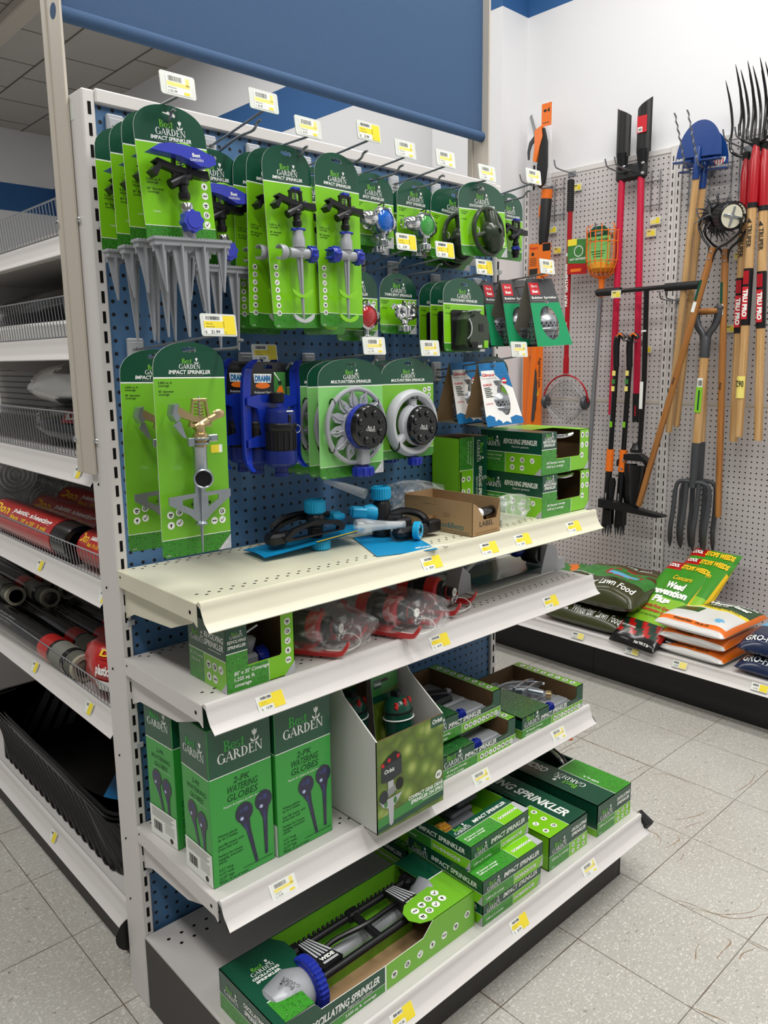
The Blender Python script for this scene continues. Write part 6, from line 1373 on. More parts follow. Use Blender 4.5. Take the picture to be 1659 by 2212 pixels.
b.box(.11, .138, .048, .16, .166, .080, KB, .006); b.box(.285, .140, .056, .315, .164, .080, KB, .004); b.box(.45, .135, .052, .49, .170, .08, KB, .006)
b.tube(spline([(.18, .118, .05), (.22, .12, .066), (.30, .10, .076), (.38, .11, .068), (.43, .12, .05)], 5), .006, KB, 8)
for k in range(22): b.push(T((.168 + k*.0125, .164, .069))); b.ball((0, 0, 0), .0048, KB, 8, 6); b.pop()
b.build('spray_frame', r)
b = MB(); b.push(T((.108, .152, .062))); b.ball((0, 0, 0), (.012, .014, .014), MT['cobalt'], 12, 8); b.pop(); b.build('end_plug', r)
for x0 in (.165, .405):
    b = MB(); b.push(T((x0, 0, 0)))
    P = [(-.016, .150, .082), (.012, .150, .082), (.040, .066, .078), (-.012, .060, .078)]
    b.add([(x, y, z) for x, y, z in P] + [(x, y, z - .012) for x, y, z in P], [(3,2,1,0)[::-1] if 0 else (0,3,2,1), (4,5,6,7), (0,1,5,4), (1,2,6,5), (2,3,7,6), (3,0,4,7)], KB)
    for k in range(5):
        t = k/4; a0 = -.013 + .022*t; a1 = -.007 + .034*t
        b.add([(a0, .146, .0826), (a0 + .003, .146, .0826), (a1 + .005, .092, .0806), (a1, .092, .0806)], [(3, 2, 1, 0)], MT['plastic_grey'])
    b.push(T((.012, .078, .0802)) @ RX(-90)); b.text('WIDE', 0, 0, .009, MT['white_ink'], -.0004, bold=.05, w=.034); b.rect(-.017, -.010, .019, -.004, MT['plastic_grey'], -.0004); b.pop(); b.pop(); b.build('width_flap', r)

# shelf edge price tickets
def ticket(x, y, z, price, yellow, label, tilt, k):
    o = MB(); o.push(RX(tilt)); o.prism(rrect(-.030, -.017, .030, .016, .002), 0, .0008, MT['tag_white'])
    if yellow:
        tag_print(o, .058, .032, price, True, -.0004, 50 + k); o.rect(.004, -.0145, .029, .0145, MT['tag_yellow'], -.0007); o.rect(-.026, -.004, .01, .005, MT['tag_yellow'], -.0006)
    else: tag_print(o, .070, .034, price, False, -.0004, 50 + k)
    q = o.build('price_ticket'); q.location = (x, y, z); tag(q, label, 'price tag', 'tickets along the shelf edges')
S1 = [('18.99', 1, .532, 'yellow price ticket on the cream rail under the turquoise sprinkler'), ('14.99', 1, .729, 'yellow price ticket on the cream rail under the cardboard carton'), ('15.99', 1, .859, 'yellow price ticket on the cream rail, second from its right end'), ('17.99', 1, 1.081, 'yellow price ticket on the cream rail, nearest its right end')]
k = 0
for pr, yl, x, lb in S1: k += 1; ticket(x, -.3560, 1.0020, pr, yl, lb, -30, k)
for pr, yl, x, lb in [('13.99', 1, .096, 'yellow price ticket on the second shelf rail under the revolving sprinkler carton'), ('34.99', 1, .557, 'yellow price ticket on the second shelf rail under the bagged sprinkler'), ('12.99', 1, .984, 'yellow price ticket on the second shelf rail, nearest its right end')]: k += 1; ticket(x, -.3560, .8120, pr, yl, lb, -30, k)
for pr, yl, x, lb in [('10.49', 0, .097, 'pale price ticket on the third shelf rail under the watering globes'), ('15.99', 0, .688, 'pale price ticket on the third shelf rail under the stacked open packs'), ('19.99', 0, 1.013, 'pale price ticket on the third shelf rail under the grey impact sprinkler')]: k += 1; ticket(x, -.3730, .4280, pr, yl, lb, -30, k)
for pr, yl, x, lb in [('32.99', 1, .248, 'yellow price ticket on the bottom rail under the big open oscillating pack'), ('26.99', 1, .621, 'yellow price ticket on the bottom rail under the impact sprinkler stack'), ('24.99', 0, .911, 'pale price ticket on the bottom rail under the closed oscillating pack')]: k += 1; ticket(x, -.5510, .1560, pr, yl, lb, -30, k)
# ================================================================== long aisle of shelving running back from the display (left side)
YA, YB = .10, 2.55
def bin_fence(b, x, z, h, y0, y1, lean=.006):
    m = MT['galv']; b.tube([(x - lean, y0, z + h), (x - lean, y1, z + h)], .0018, m, 5); b.tube([(x, y0, z), (x, y1, z)], .0018, m, 5)
    y = y0
    while y < y1: b.tube([(x, y, z), (x - lean, y, z + h)], .0011, m, 4, cap=False); y += .019
def aisle_shelf(label, zl, fence_h, x1=.48, group='shelves along the left aisle', deckm='grey_deck'):
    s = thing('aisle_shelf', label, 'shelf', (.022, 0, zl), 0, group)
    b = MB(); b.box(-.018, YA, -.012, x1, YB, -.006, MT[deckm]); b.box(-.018, YA, -.04, -.015, YB, -.006, MT['white_metal'])
    for y in (YA + .004, 1.32, 1.335):
        pr = [(-.01, -.012), (x1, -.012), (x1, -.12), (x1 - .1, -.10), (.05, -.05), (-.01, -.04)]
        b.add([(x, y, z) for x, z in pr] + [(x, y + .003, z) for x, z in pr], [tuple(range(6)), tuple(range(11, 5, -1))] + [(i, 6+i, 6+(i+1) % 6, (i+1) % 6) for i in range(6)], MT['white_metal'])
    for k in range(36):
        for xx in (.02, .035): b.poly([(xx + .0025*math.cos(2*PI*q/8), YA + .04 + k*.0254 + .0035*math.sin(2*PI*q/8), -.0055) for q in range(8)], MT['slot_black'])
    b.build('deck', s)
    b = MB(); b.push(T((-.018, YB, 0)) @ RZ(-90)); rail(b, 0, YB - YA, MT['white_metal']); b.pop(); b.build('price_rail', s)
    if fence_h:
        b = MB(); bin_fence(b, -.028, .004, fence_h, YA + .01, YB); b.build('bin_fence', s)
    return s
fr = thing('aisle_rack', 'grey slotted back panel and post of the long aisle shelving', 'shelving', (0, 0, 0))
b = MB(); b.box(.53, .092, .12, .56, YB, 1.95, mat('spine_grey', '#a5a39e', .5)); 
for z in [.2 + .0254*k for k in range(62)]: b.box(.5292, .1, z, .53, YB, z + .006, mat('spine_strip', '#716f6b', .7))  # darker grey strips along the spine panel at a regular pitch
b.build('spine_panel', fr)
b = MB(); b.box(.505, 1.345, 0, .53, 1.38, 1.95, MT['white_metal'], .002)
z = .25
while z < 1.9: b.box(.5045, 1.36, z - .011, .506, 1.366, z + .011, MT['slot_black']); z += .0381
b.build('post', fr)
b = MB(); b.box(.005, .092, 0, .012, YB, .12, MT['dark_kick']); b.box(.0, .085, .0, .5, .092, .16, MT['dark_kick']); b.build('kick_plate', fr)
b = MB(); b.push(T((-.02, .092, .13)) @ RX(90)); b.prism([(x, z) for x, z in arc(.02, .0, .042, 100, 260, 10)] + [(.03, -.04), (.03, .04)], 0, .002, MT['dark_kick']) if 0 else b.lathe([(.0001, 0), (.040, 0), (.042, .004), (.0001, .006)], MT['black_plastic'], 22); b.pop(); b.build('end_cap', fr)
aisle_shelf('bottom aisle shelf under the big black tub', .165, 0)
aisle_shelf('aisle shelf of black landscape fabric rolls, with a wire bin front', .662, .052)
aisle_shelf('aisle shelf of red and clear plastic sheeting rolls, with a wire bin front', .968, .058)
aisle_shelf('aisle shelf holding a white and a black sheeting pack behind a wire front', 1.235, .10)
aisle_shelf('dark aisle shelf above the white sheeting pack, a pale slab behind its wire front', 1.500, .085)
aisle_shelf('topmost aisle shelf, against the far wall stripe, with a wire front', 1.713, .072)
# tickets on the aisle rails
for k, (y, z, lb) in enumerate(((.505, .955, 'yellow ticket on the aisle rail under the red sheeting rolls'), (.118, .955, 'yellow ticket on the aisle rail under the red rolls, tight beside the end upright'), (.620, .650, 'yellow ticket on the aisle rail above the black tub, farther one'), (.255, .650, 'yellow ticket on the aisle rail above the black tub, nearer one'), (.60, .153, 'yellow ticket on the bottom aisle rail below the ribbed tub'), (.205, 1.222, 'yellow ticket on the aisle rail under the white sheeting pack'))):
    o = MB(); o.prism(rrect(-.022, -.015, .022, .015, .003), 0, .0008, MT['tag_clear']); o.rect(-.014, -.013, .006, .013, MT['tag_white'], -.0004); o.rect(.0, -.013, .02, .013, MT['tag_yellow'], -.0005); o.barcode(-.012, .004, -.002, .010, MT['ink'], -.0006, k)
    q = o.build('price_ticket'); q.location = (-.019, y, z - .014); q.rotation_euler = (math.radians(-25), 0, math.radians(-90)); tag(q, lb, 'price tag', 'tickets along the aisle rails')

# ribbed black tub
r = thing('storage_tub', 'big empty black plastic tub with ribbed sides on the bottom aisle shelf', 'tub', (.225, .72, .1605), 0)
b = MB(); K = MT['tub_black']; hx, hy, h = .225, .525, .195
def ring(s, z, rr, off=0.0, rib=0.0):
    out = []
    for k in range(96):
        a = 2*PI*k/96; c, q = math.cos(a), math.sin(a); e = .28
        x = (hx*s + off)*abs(c)**e*(1 if c >= 0 else -1); y = (hy*s + off*1.0)*abs(q)**e*(1 if q >= 0 else -1)
        d = rib*(1 if (k // 1) % 2 else -1); out.append((x + d*(c), y + d*q, z))
    return out
def ring2(z, ins, rib):
    out = []; per = []
    rx, ry, rc = hx - ins, hy - ins, .07
    for (cx, cy, a0) in ((rx-rc, -(ry-rc), -90), (rx-rc, ry-rc, 0), (-(rx-rc), ry-rc, 90), (-(rx-rc), -(ry-rc), 180)):
        for k in range(7): a = math.radians(a0 + 15*k); per.append((cx + rc*math.cos(a), cy + rc*math.sin(a), math.cos(a), math.sin(a)))
    res = []
    for i in range(len(per)):
        p, q = per[i], per[(i+1) % len(per)]; L = math.hypot(q[0]-p[0], q[1]-p[1]); n = max(1, int(round(L/.0115)))
        for k in range(n):
            t = k/n; res.append((p[0] + (q[0]-p[0])*t, p[1] + (q[1]-p[1])*t, p[2], p[3], L > .1, k))
    for x, y, nx, ny, st, k in res:
        d = (rib if (k % 4) in (1, 2) else 0) if st else 0
        out.append((x + nx*d, y + ny*d, z))
    return out
b.grid([ring2(0, .035, 0), ring2(.004, .028, .008), ring2(.165, .012, .008), ring2(.172, .004, 0), ring2(.176, -.004, 0), ring2(h - .008, -.006, 0), ring2(h, -.002, 0), ring2(h, .008, 0), ring2(.17, .014, 0), ring2(.012, .036, 0)], K, True)
for z, ins in ((0, .035), (.012, .036)):
    q = ring2(z, ins, 0); b.add(q, [tuple(range(len(q)))] if z else [tuple(range(len(q)))[::-1]], K)
b.build('ribbed_shell', r)
o = MB(); o.add([(-.04, .0, 0), (.10, .02, .03), (.09, .24, .06), (-.035, .20, .01)], [(0, 1, 2, 3)], MT['blue_print']); o.add([(-.038, .135, .0085), (-.0, .14, .02), (-.002, .205, .022), (-.035, .199, .0115)], [(0, 1, 2, 3)], MT['white_ink'])
cc = [(.02 + .055*math.cos(a), .075 + .065*math.sin(a)) for a in [2*PI*k/20 for k in range(20)]]; o.add([(x, y, .010 + .21*x*1.0 + .04*y) for x, y in cc], [tuple(range(20))], MT['tag_white'])
for k in range(7): o.add([(-.015 + .008*k*.3, .04 + k*.011, .0125 + .04*(.04 + k*.011)), (.05, .04 + k*.011, .0265 + .04*(.04 + k*.011)), (.05, .044 + k*.011, .0267 + .04*(.044 + k*.011)), (-.015, .044 + k*.011, .0127 + .04*(.044 + k*.011))], [(0, 1, 2, 3)], MT['ink'])
for k in range(9): o.add([(-.030 + k*.003, .150, .0115 + k*.0008), (-.0285 + k*.003, .150, .0118 + k*.0008), (-.0285 + k*.003, .185, .0128 + k*.0008), (-.030 + k*.003, .185, .0126 + k*.0008)], [(0, 1, 2, 3)], MT['ink'])
q = o.build('product_leaflet', smooth=False); q.location = (.078, .235, .262); q.rotation_euler = (0, math.radians(-22), 0); tag(q, 'blue and white printed leaflet lying in the near end of the black tub', 'leaflet')
b = MB(); b.box(-.035, -.035, 0, .035, .035, .12, MT['black_gloss'], .006)

# sheeting rolls: body, core/end, printed sleeve
def sheet_roll(name, label, loc, L, R, kind, yaw=0, txt='Don'):
    r = thing(name, label, 'roll', loc, (0, 0, yaw), {'red': 'red sleeved plastic sheeting rolls', 'clear': 'clear plastic sheeting rolls', 'black': 'black landscape fabric rolls'}[kind])
    b = MB(); b.push(RX(-90))     # lathe axis along +y, near end at y=0
    if kind == 'clear':
        M1 = MT['film_roll']; pr = [(.006, .004)]
        for k in range(1, 9): pr += [(R*k/9 + .002, .002 if k % 2 else .008)]
        b.lathe(pr + [(R, .004), (R, L), (.006, L)], M1, 26); b.pop(); b.build('rolled_film', r); return r
    if kind == 'red':
        b.lathe([(R*.35, .02), (R*.7, .004), (R*.96, .006), (R, .02), (R, L - .02), (R*.9, L), (.002, L)], MT['black_film'], 22); b.pop(); b.build('rolled_film', r)
        b = MB(); b.push(RX(-90)); b.lathe([(R*1.025, L*.16), (R*1.03, L*.18), (R*1.03, L*.92), (R*1.02, L*.94)], MT['red_print'], 24); b.pop()
        def cyl(t, y0, a0, h, m, al='l', w=None):   # letters wrapped round the sleeve, reading from far to near
            vs, fs, x0, x1 = glyphs(t, .03); k = h/.7; kx = k if not w else w/(x1-x0)
            b.add([((R*1.034)*math.cos(a0 - (py*k)/R), y0 - (px - x0)*kx, (R*1.034)*math.sin(a0 - (py*k)/R)) for px, py in vs], fs, m)
        cyl(txt, L*.90, math.radians(148), R*.50, MT['yellow_ink'], w=L*.20); cyl('plastic sheeting', L*.66, math.radians(134), R*.30, MT['white_ink'], w=L*.46); cyl("Black  10' x 25'  3 mil", L*.66, math.radians(156), R*.20, MT['yellow_ink'], w=L*.44)
        b.build('printed_sleeve', r); return r
    b.lathe([(R*.70, 0), (R, 0), (R, .014)], MT['tube_card'], 20); b.lathe([(R*.70, 0), (R*.68, .12), (.001, .12)], MT['black_matte'], 18); b.lathe([(R*.98, .010), (R*.98, L)], MT['roll_grey'], 18); b.pop(); b.build('core_tube', r)
    b = MB(); b.push(RX(-90)); b.lathe([(R*1.03, L*.06), (R*1.04, L*.065), (R*1.04, L*.95), (R*1.03, L*.955)], MT['black_film'], 20); b.pop()
    def cyl(t, y0, a0, h, m, w):
        vs, fs, x0, x1 = glyphs(t, .04); kx = w/(x1-x0); k = h/.7
        b.add([((R*1.05)*math.cos(a0 - (py*k)/R), y0 - (px - x0)*kx, (R*1.05)*math.sin(a0 - (py*k)/R)) for px, py in vs], fs, m)
    cyl('CARPET SHIELD' if 0 else 'WEED SHIELD', L*.92, math.radians(140), R*.55, MT['white_ink'], L*.20)
    for k in range(3): cyl('landscape fabric', L*(.62 - .0*k), math.radians(150 - 14*k), R*.12, MT['grey_ink'], L*.16)
    b.push(RX(-90)); b.lathe([(R*1.045, L*.17), (R*1.05, L*.175), (R*1.05, L*.235), (R*1.045, L*.24)], MT['red_print'], 20); b.lathe([(R*1.045, L*.08), (R*1.05, L*.085), (R*1.05, L*.15), (R*1.045, L*.155)], MT['grey_ink'], 20); b.pop(); b.build('printed_wrap', r)
    return r
MT['film_roll'] = film_mat('film_roll_clear', '#c9cbca', .55, .12, .4)
zz = .9635
sheet_roll('sheeting_roll', 'red sleeved black plastic roll lying front most behind the wire bin', (.035, .345, zz + .049), .60, .047, 'red')
sheet_roll('sheeting_roll', 'red sleeved black plastic roll lying second, tight behind the front most one', (.135, .32, zz + .049), .60, .047, 'red')
sheet_roll('sheeting_roll', 'red sleeved black plastic roll farthest in, near the shelf back', (.250, .42, zz + .051), .60, .048, 'red')
sheet_roll('sheeting_roll', 'red sleeved black plastic roll stacked on the two front ones', (.105, .46, zz + .132), .52, .044, 'red') if 0 else None
sheet_roll('sheeting_roll', 'bright red pack of sheeting nearest the end upright', (.050, .125, zz + .046), .20, .044, 'red', 0, 'Don')
for x, z, rr, lb in ((.100, .150, .060, 'clear plastic roll on top, showing a full coiled end'), (.235, .160, .050, 'clear plastic roll on top, farther in beside the fully coiled one'), (.175, .060, .052, 'clear plastic roll low behind the red rolls, middle one'), (.055, .055, .050, 'clear plastic roll low behind the red rolls, by the wire bin'), (.300, .060, .05, 'clear plastic roll low behind the red rolls, deepest one')):
    sheet_roll('sheeting_roll', lb, (x, 1.0, zz + z), .5, rr, 'clear')
zz = .6575
for x, y, z, R, yaw, lb in ((.020, .36, .036, .034, 1, 'thick black landscape fabric roll along the wire bin, front most'), (.092, .40, .031, .029, -1, 'black landscape fabric roll second from the wire bin'), (.158, .35, .031, .029, 1, 'black landscape fabric roll third from the wire bin'), (.225, .44, .031, .029, 2, 'black landscape fabric roll fourth from the wire bin'), (.292, .40, .031, .029, 0, 'black landscape fabric roll deepest on the shelf'), (.057, .98, .084, .030, 0, 'black landscape fabric roll on top with an open cardboard core facing out'), (.125, .88, .084, .029, 1, 'black landscape fabric roll stacked on the second and third rolls'), (.195, .92, .086, .029, -1, 'black landscape fabric roll on top, deepest of the upper rolls')):
    sheet_roll('fabric_roll', lb, (x, y, zz + z), .95, R, 'black', yaw)
def pack(name, label, loc, rx, ry, rz, m, seed, yaw, prints):
    r = thing(name, label, 'sheeting pack', loc, (0, 0, yaw), 'folded plastic sheeting packs')
    b = MB(); bag_mesh(b, MT[m], (rx, ry, rz), seed, 26, 14, .10); b.build('folded_film', r)
    for (u0, u1, v0, v1, mm, t, tm) in prints:   # patches over the upper front of the pack
        b = MB(); rows = []
        for i in range(9):
            rows.append([])
            for k in range(9):
                v = v0 + (v1 - v0)*k/8; u = u0 + (u1 - u0)*i/8; a = math.radians(180 + v); cc = math.cos(math.radians(u))
                rows[-1].append((rx*1.06*cc**.7*math.cos(a), ry*1.06*cc**.7*math.sin(a), rz + rz*1.04*math.sin(math.radians(u))))
        b.grid(rows, MT[mm])
        if t:
            vs, fs, x0, x1 = glyphs(t, .04); hh = .5
            out = []
            for px, py in vs:
                v = v0 + (v1 - v0)*(.1 + .8*(px - x0)/(x1 - x0)); u = u0 + (u1 - u0)*(.25 + .5*py/.7); a = math.radians(180 + v); cc = math.cos(math.radians(u))
                out.append((rx*1.10*cc**.7*math.cos(a), ry*1.10*cc**.7*math.sin(a), rz + rz*1.08*math.sin(math.radians(u))))
            b.add(out, fs, MT[tm])
        b.build('printed_patch', r)
    return r
pack('sheeting_pack', 'white plastic sheeting pack with a black label, upper of two', (.17, .62, 1.335), .10, .26, .055, 'white_film', 4, 0, [(35, 70, 10, 70, 'black_film', None, None), (-60, -35, 10, 100, 'black_film', None, None)])
pack('sheeting_pack', 'black sheeting pack with a red name patch, under the white one', (.17, .62, 1.231), .10, .26, .052, 'black_film', 6, 0, [(15, 55, 20, 62, 'red_print', 'Don', 'white_ink')])
pack('sheeting_pack', 'red plastic sheeting pack with yellow print on the fabric roll shelf', (.070, .255, .6575), .078, .135, .066, 'red_print', 12, 0, [(0, 34, 10, 70, 'red_print', 'plastic sheeting', 'white_ink'), (36, 62, 10, 70, 'red_print', 'Don', 'yellow_ink'), (-40, -8, 40, 90, 'black_film', None, None), (-30, -5, 14, 36, 'white_ink', None, None)])
b = MB(); b.box(.03, .25, 0, .40, 1.6, .05, MT['tray_white'], .01); o = b.build('foam_slab'); o.location = (0, 0, 1.4945); o.rotation_euler = (0, 0, math.radians(2)); tag(o, 'pale slab lying behind the wire front of the dark aisle shelf', 'slab')
b = MB(); b.box(.06, .2, 0, .38, 1.5, .012, MT['white_card'], .004); o = b.build('white_panel'); o.location = (0, 0, 1.7075); tag(o, 'flat white panel lying on the topmost aisle shelf', 'panel')
b = MB(); bag_mesh(b, MT['black_film'], (.17, .55, .055), 21, 26, 12, .12); o = b.build('black_sheeting'); o.location = (.26, .80, 1.545); tag(o, 'heap of folded black plastic under the topmost aisle shelf', 'sheeting')
# ================================================================== right wall: grey pegboard bays with hanging tools
def wthing(name, label, cat, X, Y, Z, group=None, roll=0, pitch=0):
    """things on the right wall: local x runs right along the wall, -y comes out of it"""
    return thing(name, label, cat, (X, Y, Z), (pitch, roll, -90), group)
pw = thing('pegboard_bay', 'grey pegboard bays with slotted uprights on the right wall', 'pegboard', (0, 0, 0))
for y0, y1 in ((.3905, 1.215), (-.83, .3305)):
    b = MB(); b.box(2.888, y0, .2, 2.899, y1, 2.425, MT['peg_grey']); b.box(2.886, y0, 1.240, 2.889, y1, 1.254, MT['beige_paint']); b.box(2.885, y0, 2.405, 2.8995, y1, 2.43, MT['white_metal'], .001); b.build('board', pw, smooth=False)
for y in (.375, .346, 1.229, -.845):
    b = MB(); b.box(2.876, y - .0140, .2, 2.899, y + .0140, 2.43, MT['white_metal'], .001); slots(b, 2.876, y, .24, 2.41, .005, .0225, .0381, 'x'); b.build('upright', pw)
bs = thing('low_shelf', 'low white deck on a black kick plate along the right wall', 'shelf', (0, 0, 0))
b = MB(); b.box(2.262, -1.6, .212, 2.876, 1.21, .222, MT['white_metal']); b.build('deck', bs)
b = MB(); b.push(T((2.275, 1.21, .224)) @ RZ(-90)); rail(b, 0, 2.8, MT['white_metal']); b.pop(); b.build('price_rail', bs)
b = MB(); b.box(2.345, -1.6, 0, 2.36, 1.21, .21, MT['black_kick'])
for y in (.372, -.85): b.box(2.3445, y - .001, 0, 2.346, y + .001, .21, MT['slot_black'])
b.build('kick_plate', bs)
for k, (y, lb) in enumerate(((.40, 'faint price ticket on the low wall shelf rail under the dark green bags'), (.12, 'price ticket on the low wall shelf rail under the weed preventer bags'), (-.10, 'price ticket on the low wall shelf rail under the orange bags'), (-.43, 'yellow price ticket on the low wall shelf rail under the navy bags'))):
    o = MB(); o.push(RX(-30)); o.prism(rrect(-.032, -.015, .032, .015, .002), 0, .0008, MT['tag_white' if k == 3 else 'tag_clear']); o.rect(.0, -.013, .03, .013, MT['tag_yellow' if k == 3 else 'tag_pale'], -.0004); o.barcode(-.026, .002, -.004, .010, MT['ink'], -.0004, 80 + k); o.text('12.99', -.014, -.010, .006, MT['ink'], -.0004)
    q = o.build('price_ticket'); q.location = (2.2515, y, .2035); q.rotation_euler = (0, 0, math.radians(-90)); tag(q, lb, 'price tag', 'tickets along the low wall shelf')

# ---- hooks and scan rails
HW = 'wire hooks on the right wall'
def whook(label, Y, Z, L=.20, gap=.028, kink=False):
    r = wthing('tool_hook', label, 'hook', 2.888, Y, Z, HW)
    b = MB(); b.box(-.024, -.004, -.020, .024, 0, .006, MT['wire'], .001); b.build('hook_plate', r)
    for s in ((-1, 1) if gap else (0,)):
        x = s*gap/2
        if kink: P = spline([(x, 0, 0), (x, -.10, 0), (x, -.158, .002)] + [(x, -.170 - .0085*k - (.005 if k % 2 else -.005), .012 + .0145*k) for k in range(14)], 3)
        else: P = spline([(x, 0, -.005), (x, -L*.4, -.004), (x, -L*.85, .0), (x, -L*.95, .012), (x, -L, .035)], 4)
        b = MB(); b.tube(P, .0036, MT['wire'], 7); b.build('prong', r)
    return r
whook('double wire hook over the post hole digger hinge', .585, 2.345, .22, .05)
whook('double wire hook behind the pruner blister pack', 1.09, 2.36, .22, .05)
whook('single wire hook with a hanging ticket above the ribbed grip of the nut gatherer', .945, 2.41, .16, 0)
whook('zigzag wire hook pair crossing the blue edger blades', .205, 2.285, .2, .058, True)
whook('double wire hook under the first red pitchfork ferrule', .02, 2.36, .22, .05)
whook('double wire hook carrying the spiked rotary cultivators', .095, 2.05, .26, .055)
whook('wire hook behind the fruit picker basket', .70, 2.08, .15, 0)
whook('wire hook carrying the two orange trimmed weeders', .50, 1.545, .17, .02)
whook('wire hook pair beside the black post auger handle', .34, 1.735, .12, .03)
def scanrail(label, Y0, Y1, Z0, Z1, ticket=True, ty=0):
    r = wthing('wire_rack', label, 'wire rack', 2.884, Y0, Z0, 'wire back racks on the right wall'); w = Y0 - Y1; h = Z1 - Z0; b = MB()
    for x in (0, w*.5, w): b.tube([(x, -.004, -.01), (x, -.004, h + .02)], .0028, MT['wire'], 6)
    for z in (.02, h - .03): b.tube([(-.01, -.007, z), (w + .01, -.007, z)], .0028, MT['wire'], 6)
    b.build('wire_grid', r)
    if ticket:
        b = MB(); b.prism(rrect(.02 + ty, -.07, .075 + ty, -.035, .003), -.012, -.009, MT['tag_clear']); b.rect(.024 + ty, -.066, .07 + ty, -.048, MT['tag_pale'], -.0125); b.rect(.05 + ty, -.066, .07 + ty, -.04, MT['tag_yellow'], -.0127); b.build('price_tag', r)
scanrail('wire rack behind the pole pruner', 1.10, .99, 2.19, 2.37)
scanrail('wire rack behind the post hole digger handles', .53, .44, 2.16, 2.32, True, .03)
scanrail('wire rack behind the blue edger handles', .295, .095, 2.14, 2.34)
scanrail('wire rack behind the red pitchforks', .06, -.10, 2.16, 2.36, False)
for k, (Y, Z, t, lb) in enumerate(((1.02, 2.03, '', 'small yellow ticket on the pegboard beside the orange pruner pole'), (.905, 2.33, '', 'small ticket hanging on the hook above the nut gatherer'), (.475, 2.055, '', 'yellow ticket in a clear sleeve between the digger handles'), (.255, 2.05, '', 'yellow ticket left of the edger handles'), (.555, 1.765, '', 'yellow ticket hooked on the black auger cross handle'), (.035, 1.905, '', 'pale ticket behind the rotary cultivator handles'), (.47, 1.505, '', 'yellow ticket beside the weeder grips'), (.055, 1.59, '', 'yellow ticket on the pegboard right of the fork grip'), (1.165, 2.02, '', 'pale ticket on the upright by the orange pruner card'))):
    o = MB(); o.prism(rrect(-.026, -.018, .026, .018, .003), 0, .0015, MT['tag_clear']); o.rect(-.022, -.014, .022, .014, MT['tag_pale'], -.0004); o.rect(.002, -.014, .022, .004, MT['tag_yellow'], -.0006); o.barcode(-.018, .004, .0, .011, MT['ink'], -.0006, 90 + k)
    q = o.build('price_ticket'); q.location = (2.876 if k != 4 else 2.716, Y, Z); q.rotation_euler = (0, 0, math.radians(-90)); tag(q, lb, 'price tag', 'tickets on the right wall')

# ---- tools
r = wthing('pruner_pack', 'clear blister pack with an orange and black pruner head, top left of the wall', 'pruner', 2.80, 1.095, 2.34)
b = MB(); b.prism(rrect(-.079, 0, .079, .425, .012), 0, .0015, MT['clear']); b.rect(.012, .30, .075, .41, MT['orange'], -.0006); b.text('4', .055, .365, .022, MT['ink'], -.001, bold=.03); b.disc(.034, .375, .010, MT['ink'], -.001, 10, .007); b.rect(.02, .315, .06, .318, MT['ink'], -.001); b.build('blister_card', r)
b = MB(); b.prism([(-.055, .36), (-.042, .37), (-.005, .27), (.0, .22), (-.015, .22), (-.03, .29)], -.016, -.010, MT['galv']); b.prism([(-.058, .15), (-.062, .19), (-.05, .235), (-.02, .26), (-.01, .24), (-.035, .22), (-.048, .19), (-.05, .15)], -.02, -.012, MT['steel_dark']); b.build('blade', r)
b = MB(); b.prism([(-.012, .285), (.03, .30), (.038, .25), (.02, .2), (.0, .13), (-.02, .135), (-.012, .2)], -.026, -.006, MT['orange']); b.build('orange_body', r)
b = MB(); b.prism([(.02, .28), (.04, .29), (.06, .22), (.062, .10), (.05, .02), (.02, .0), (.0, .02), (.004, .11), (.02, .19)], -.022, -.004, MT['black_plastic']); b.tube([(-.03, .2 - .2, .12), (-.03, -.0, .0)], .006, MT['black_plastic'], 8); b.build('pulley_head', r)
r = wthing('pole_pruner', 'orange telescopic pole pruner with a black grip at the left of the wall', 'pole', 2.835, 1.064, 2.34, None, 4.1)
b = MB(); b.lathe([(.022, -1.6), (.022, -.27)], MT['orange'], 16); b.build('pole', r); b = MB(); b.lathe([(.023, -.28), (.028, -.22), (.029, -.05), (.026, -.045)], MT['black_matte'], 16); b.box(-.038, -.012, -.14, -.024, .012, -.08, MT['orange'], .003); b.build('grip', r); b = MB(); b.lathe([(.029, -.05), (.030, -.03), (.030, -.004), (.0001, .0)], MT['orange'], 16); b.build('end_collar', r)
r = wthing('saw_card', 'orange card with a black curved saw blade, beside the pruner pole foot', 'saw blade', 2.83, 1.132, 1.10)
b = MB(); b.prism(rrect(-.066, 0, .066, .43, .006), 0, .002, MT['orange']); b.push(T((.040, -.0005, .37)) @ Matrix.Rotation(math.radians(90), 4, 'Y')); b.text('Aggressive Luxe', 0, 0, .018, MT['ink'], 0, al='l', bold=.02, w=.16); b.pop(); b.rect(.022, .165, .04, .195, MT['tag_yellow'], -.0005); b.build('card', r)
b = MB(); L = [(-.02 + .016*math.sin(PI*k/14), .38 - .34*k/14) for k in range(15)]; R_ = [(.012 + .020*math.sin(PI*k/14) + (.004 if k % 2 else 0), .36 - .34*k/14) for k in range(15)]; b.prism(L + R_[::-1], -.006, -.001, MT['steel_dark']); b.build('saw_blade', r)
r = wthing('pruner_card', 'orange folded card fixed round the pruner pole', 'card', 2.815, 1.09, 1.905)
b = MB(); b.prism([(-.07, .0), (.055, -.01), (.072, .04), (.072, .16), (-.07, .165)], 0, .002, MT['orange']); b.rect(-.066, .0, -.01, .035, MT['ink'], -.0005); b.rect(.02, .12, .07, .158, MT['black_card'], -.0005) if 'black_card' in MT else b.rect(.02, .12, .07, .158, MT['deep_black_card'], -.0005); b.disc(-.045, .11, .010, MT['ink'], -.0005, 9)
for k in range(5): b.rect(-.064, .05 + k*.009, -.02, .053 + k*.009, MT['ink'], -.0005)
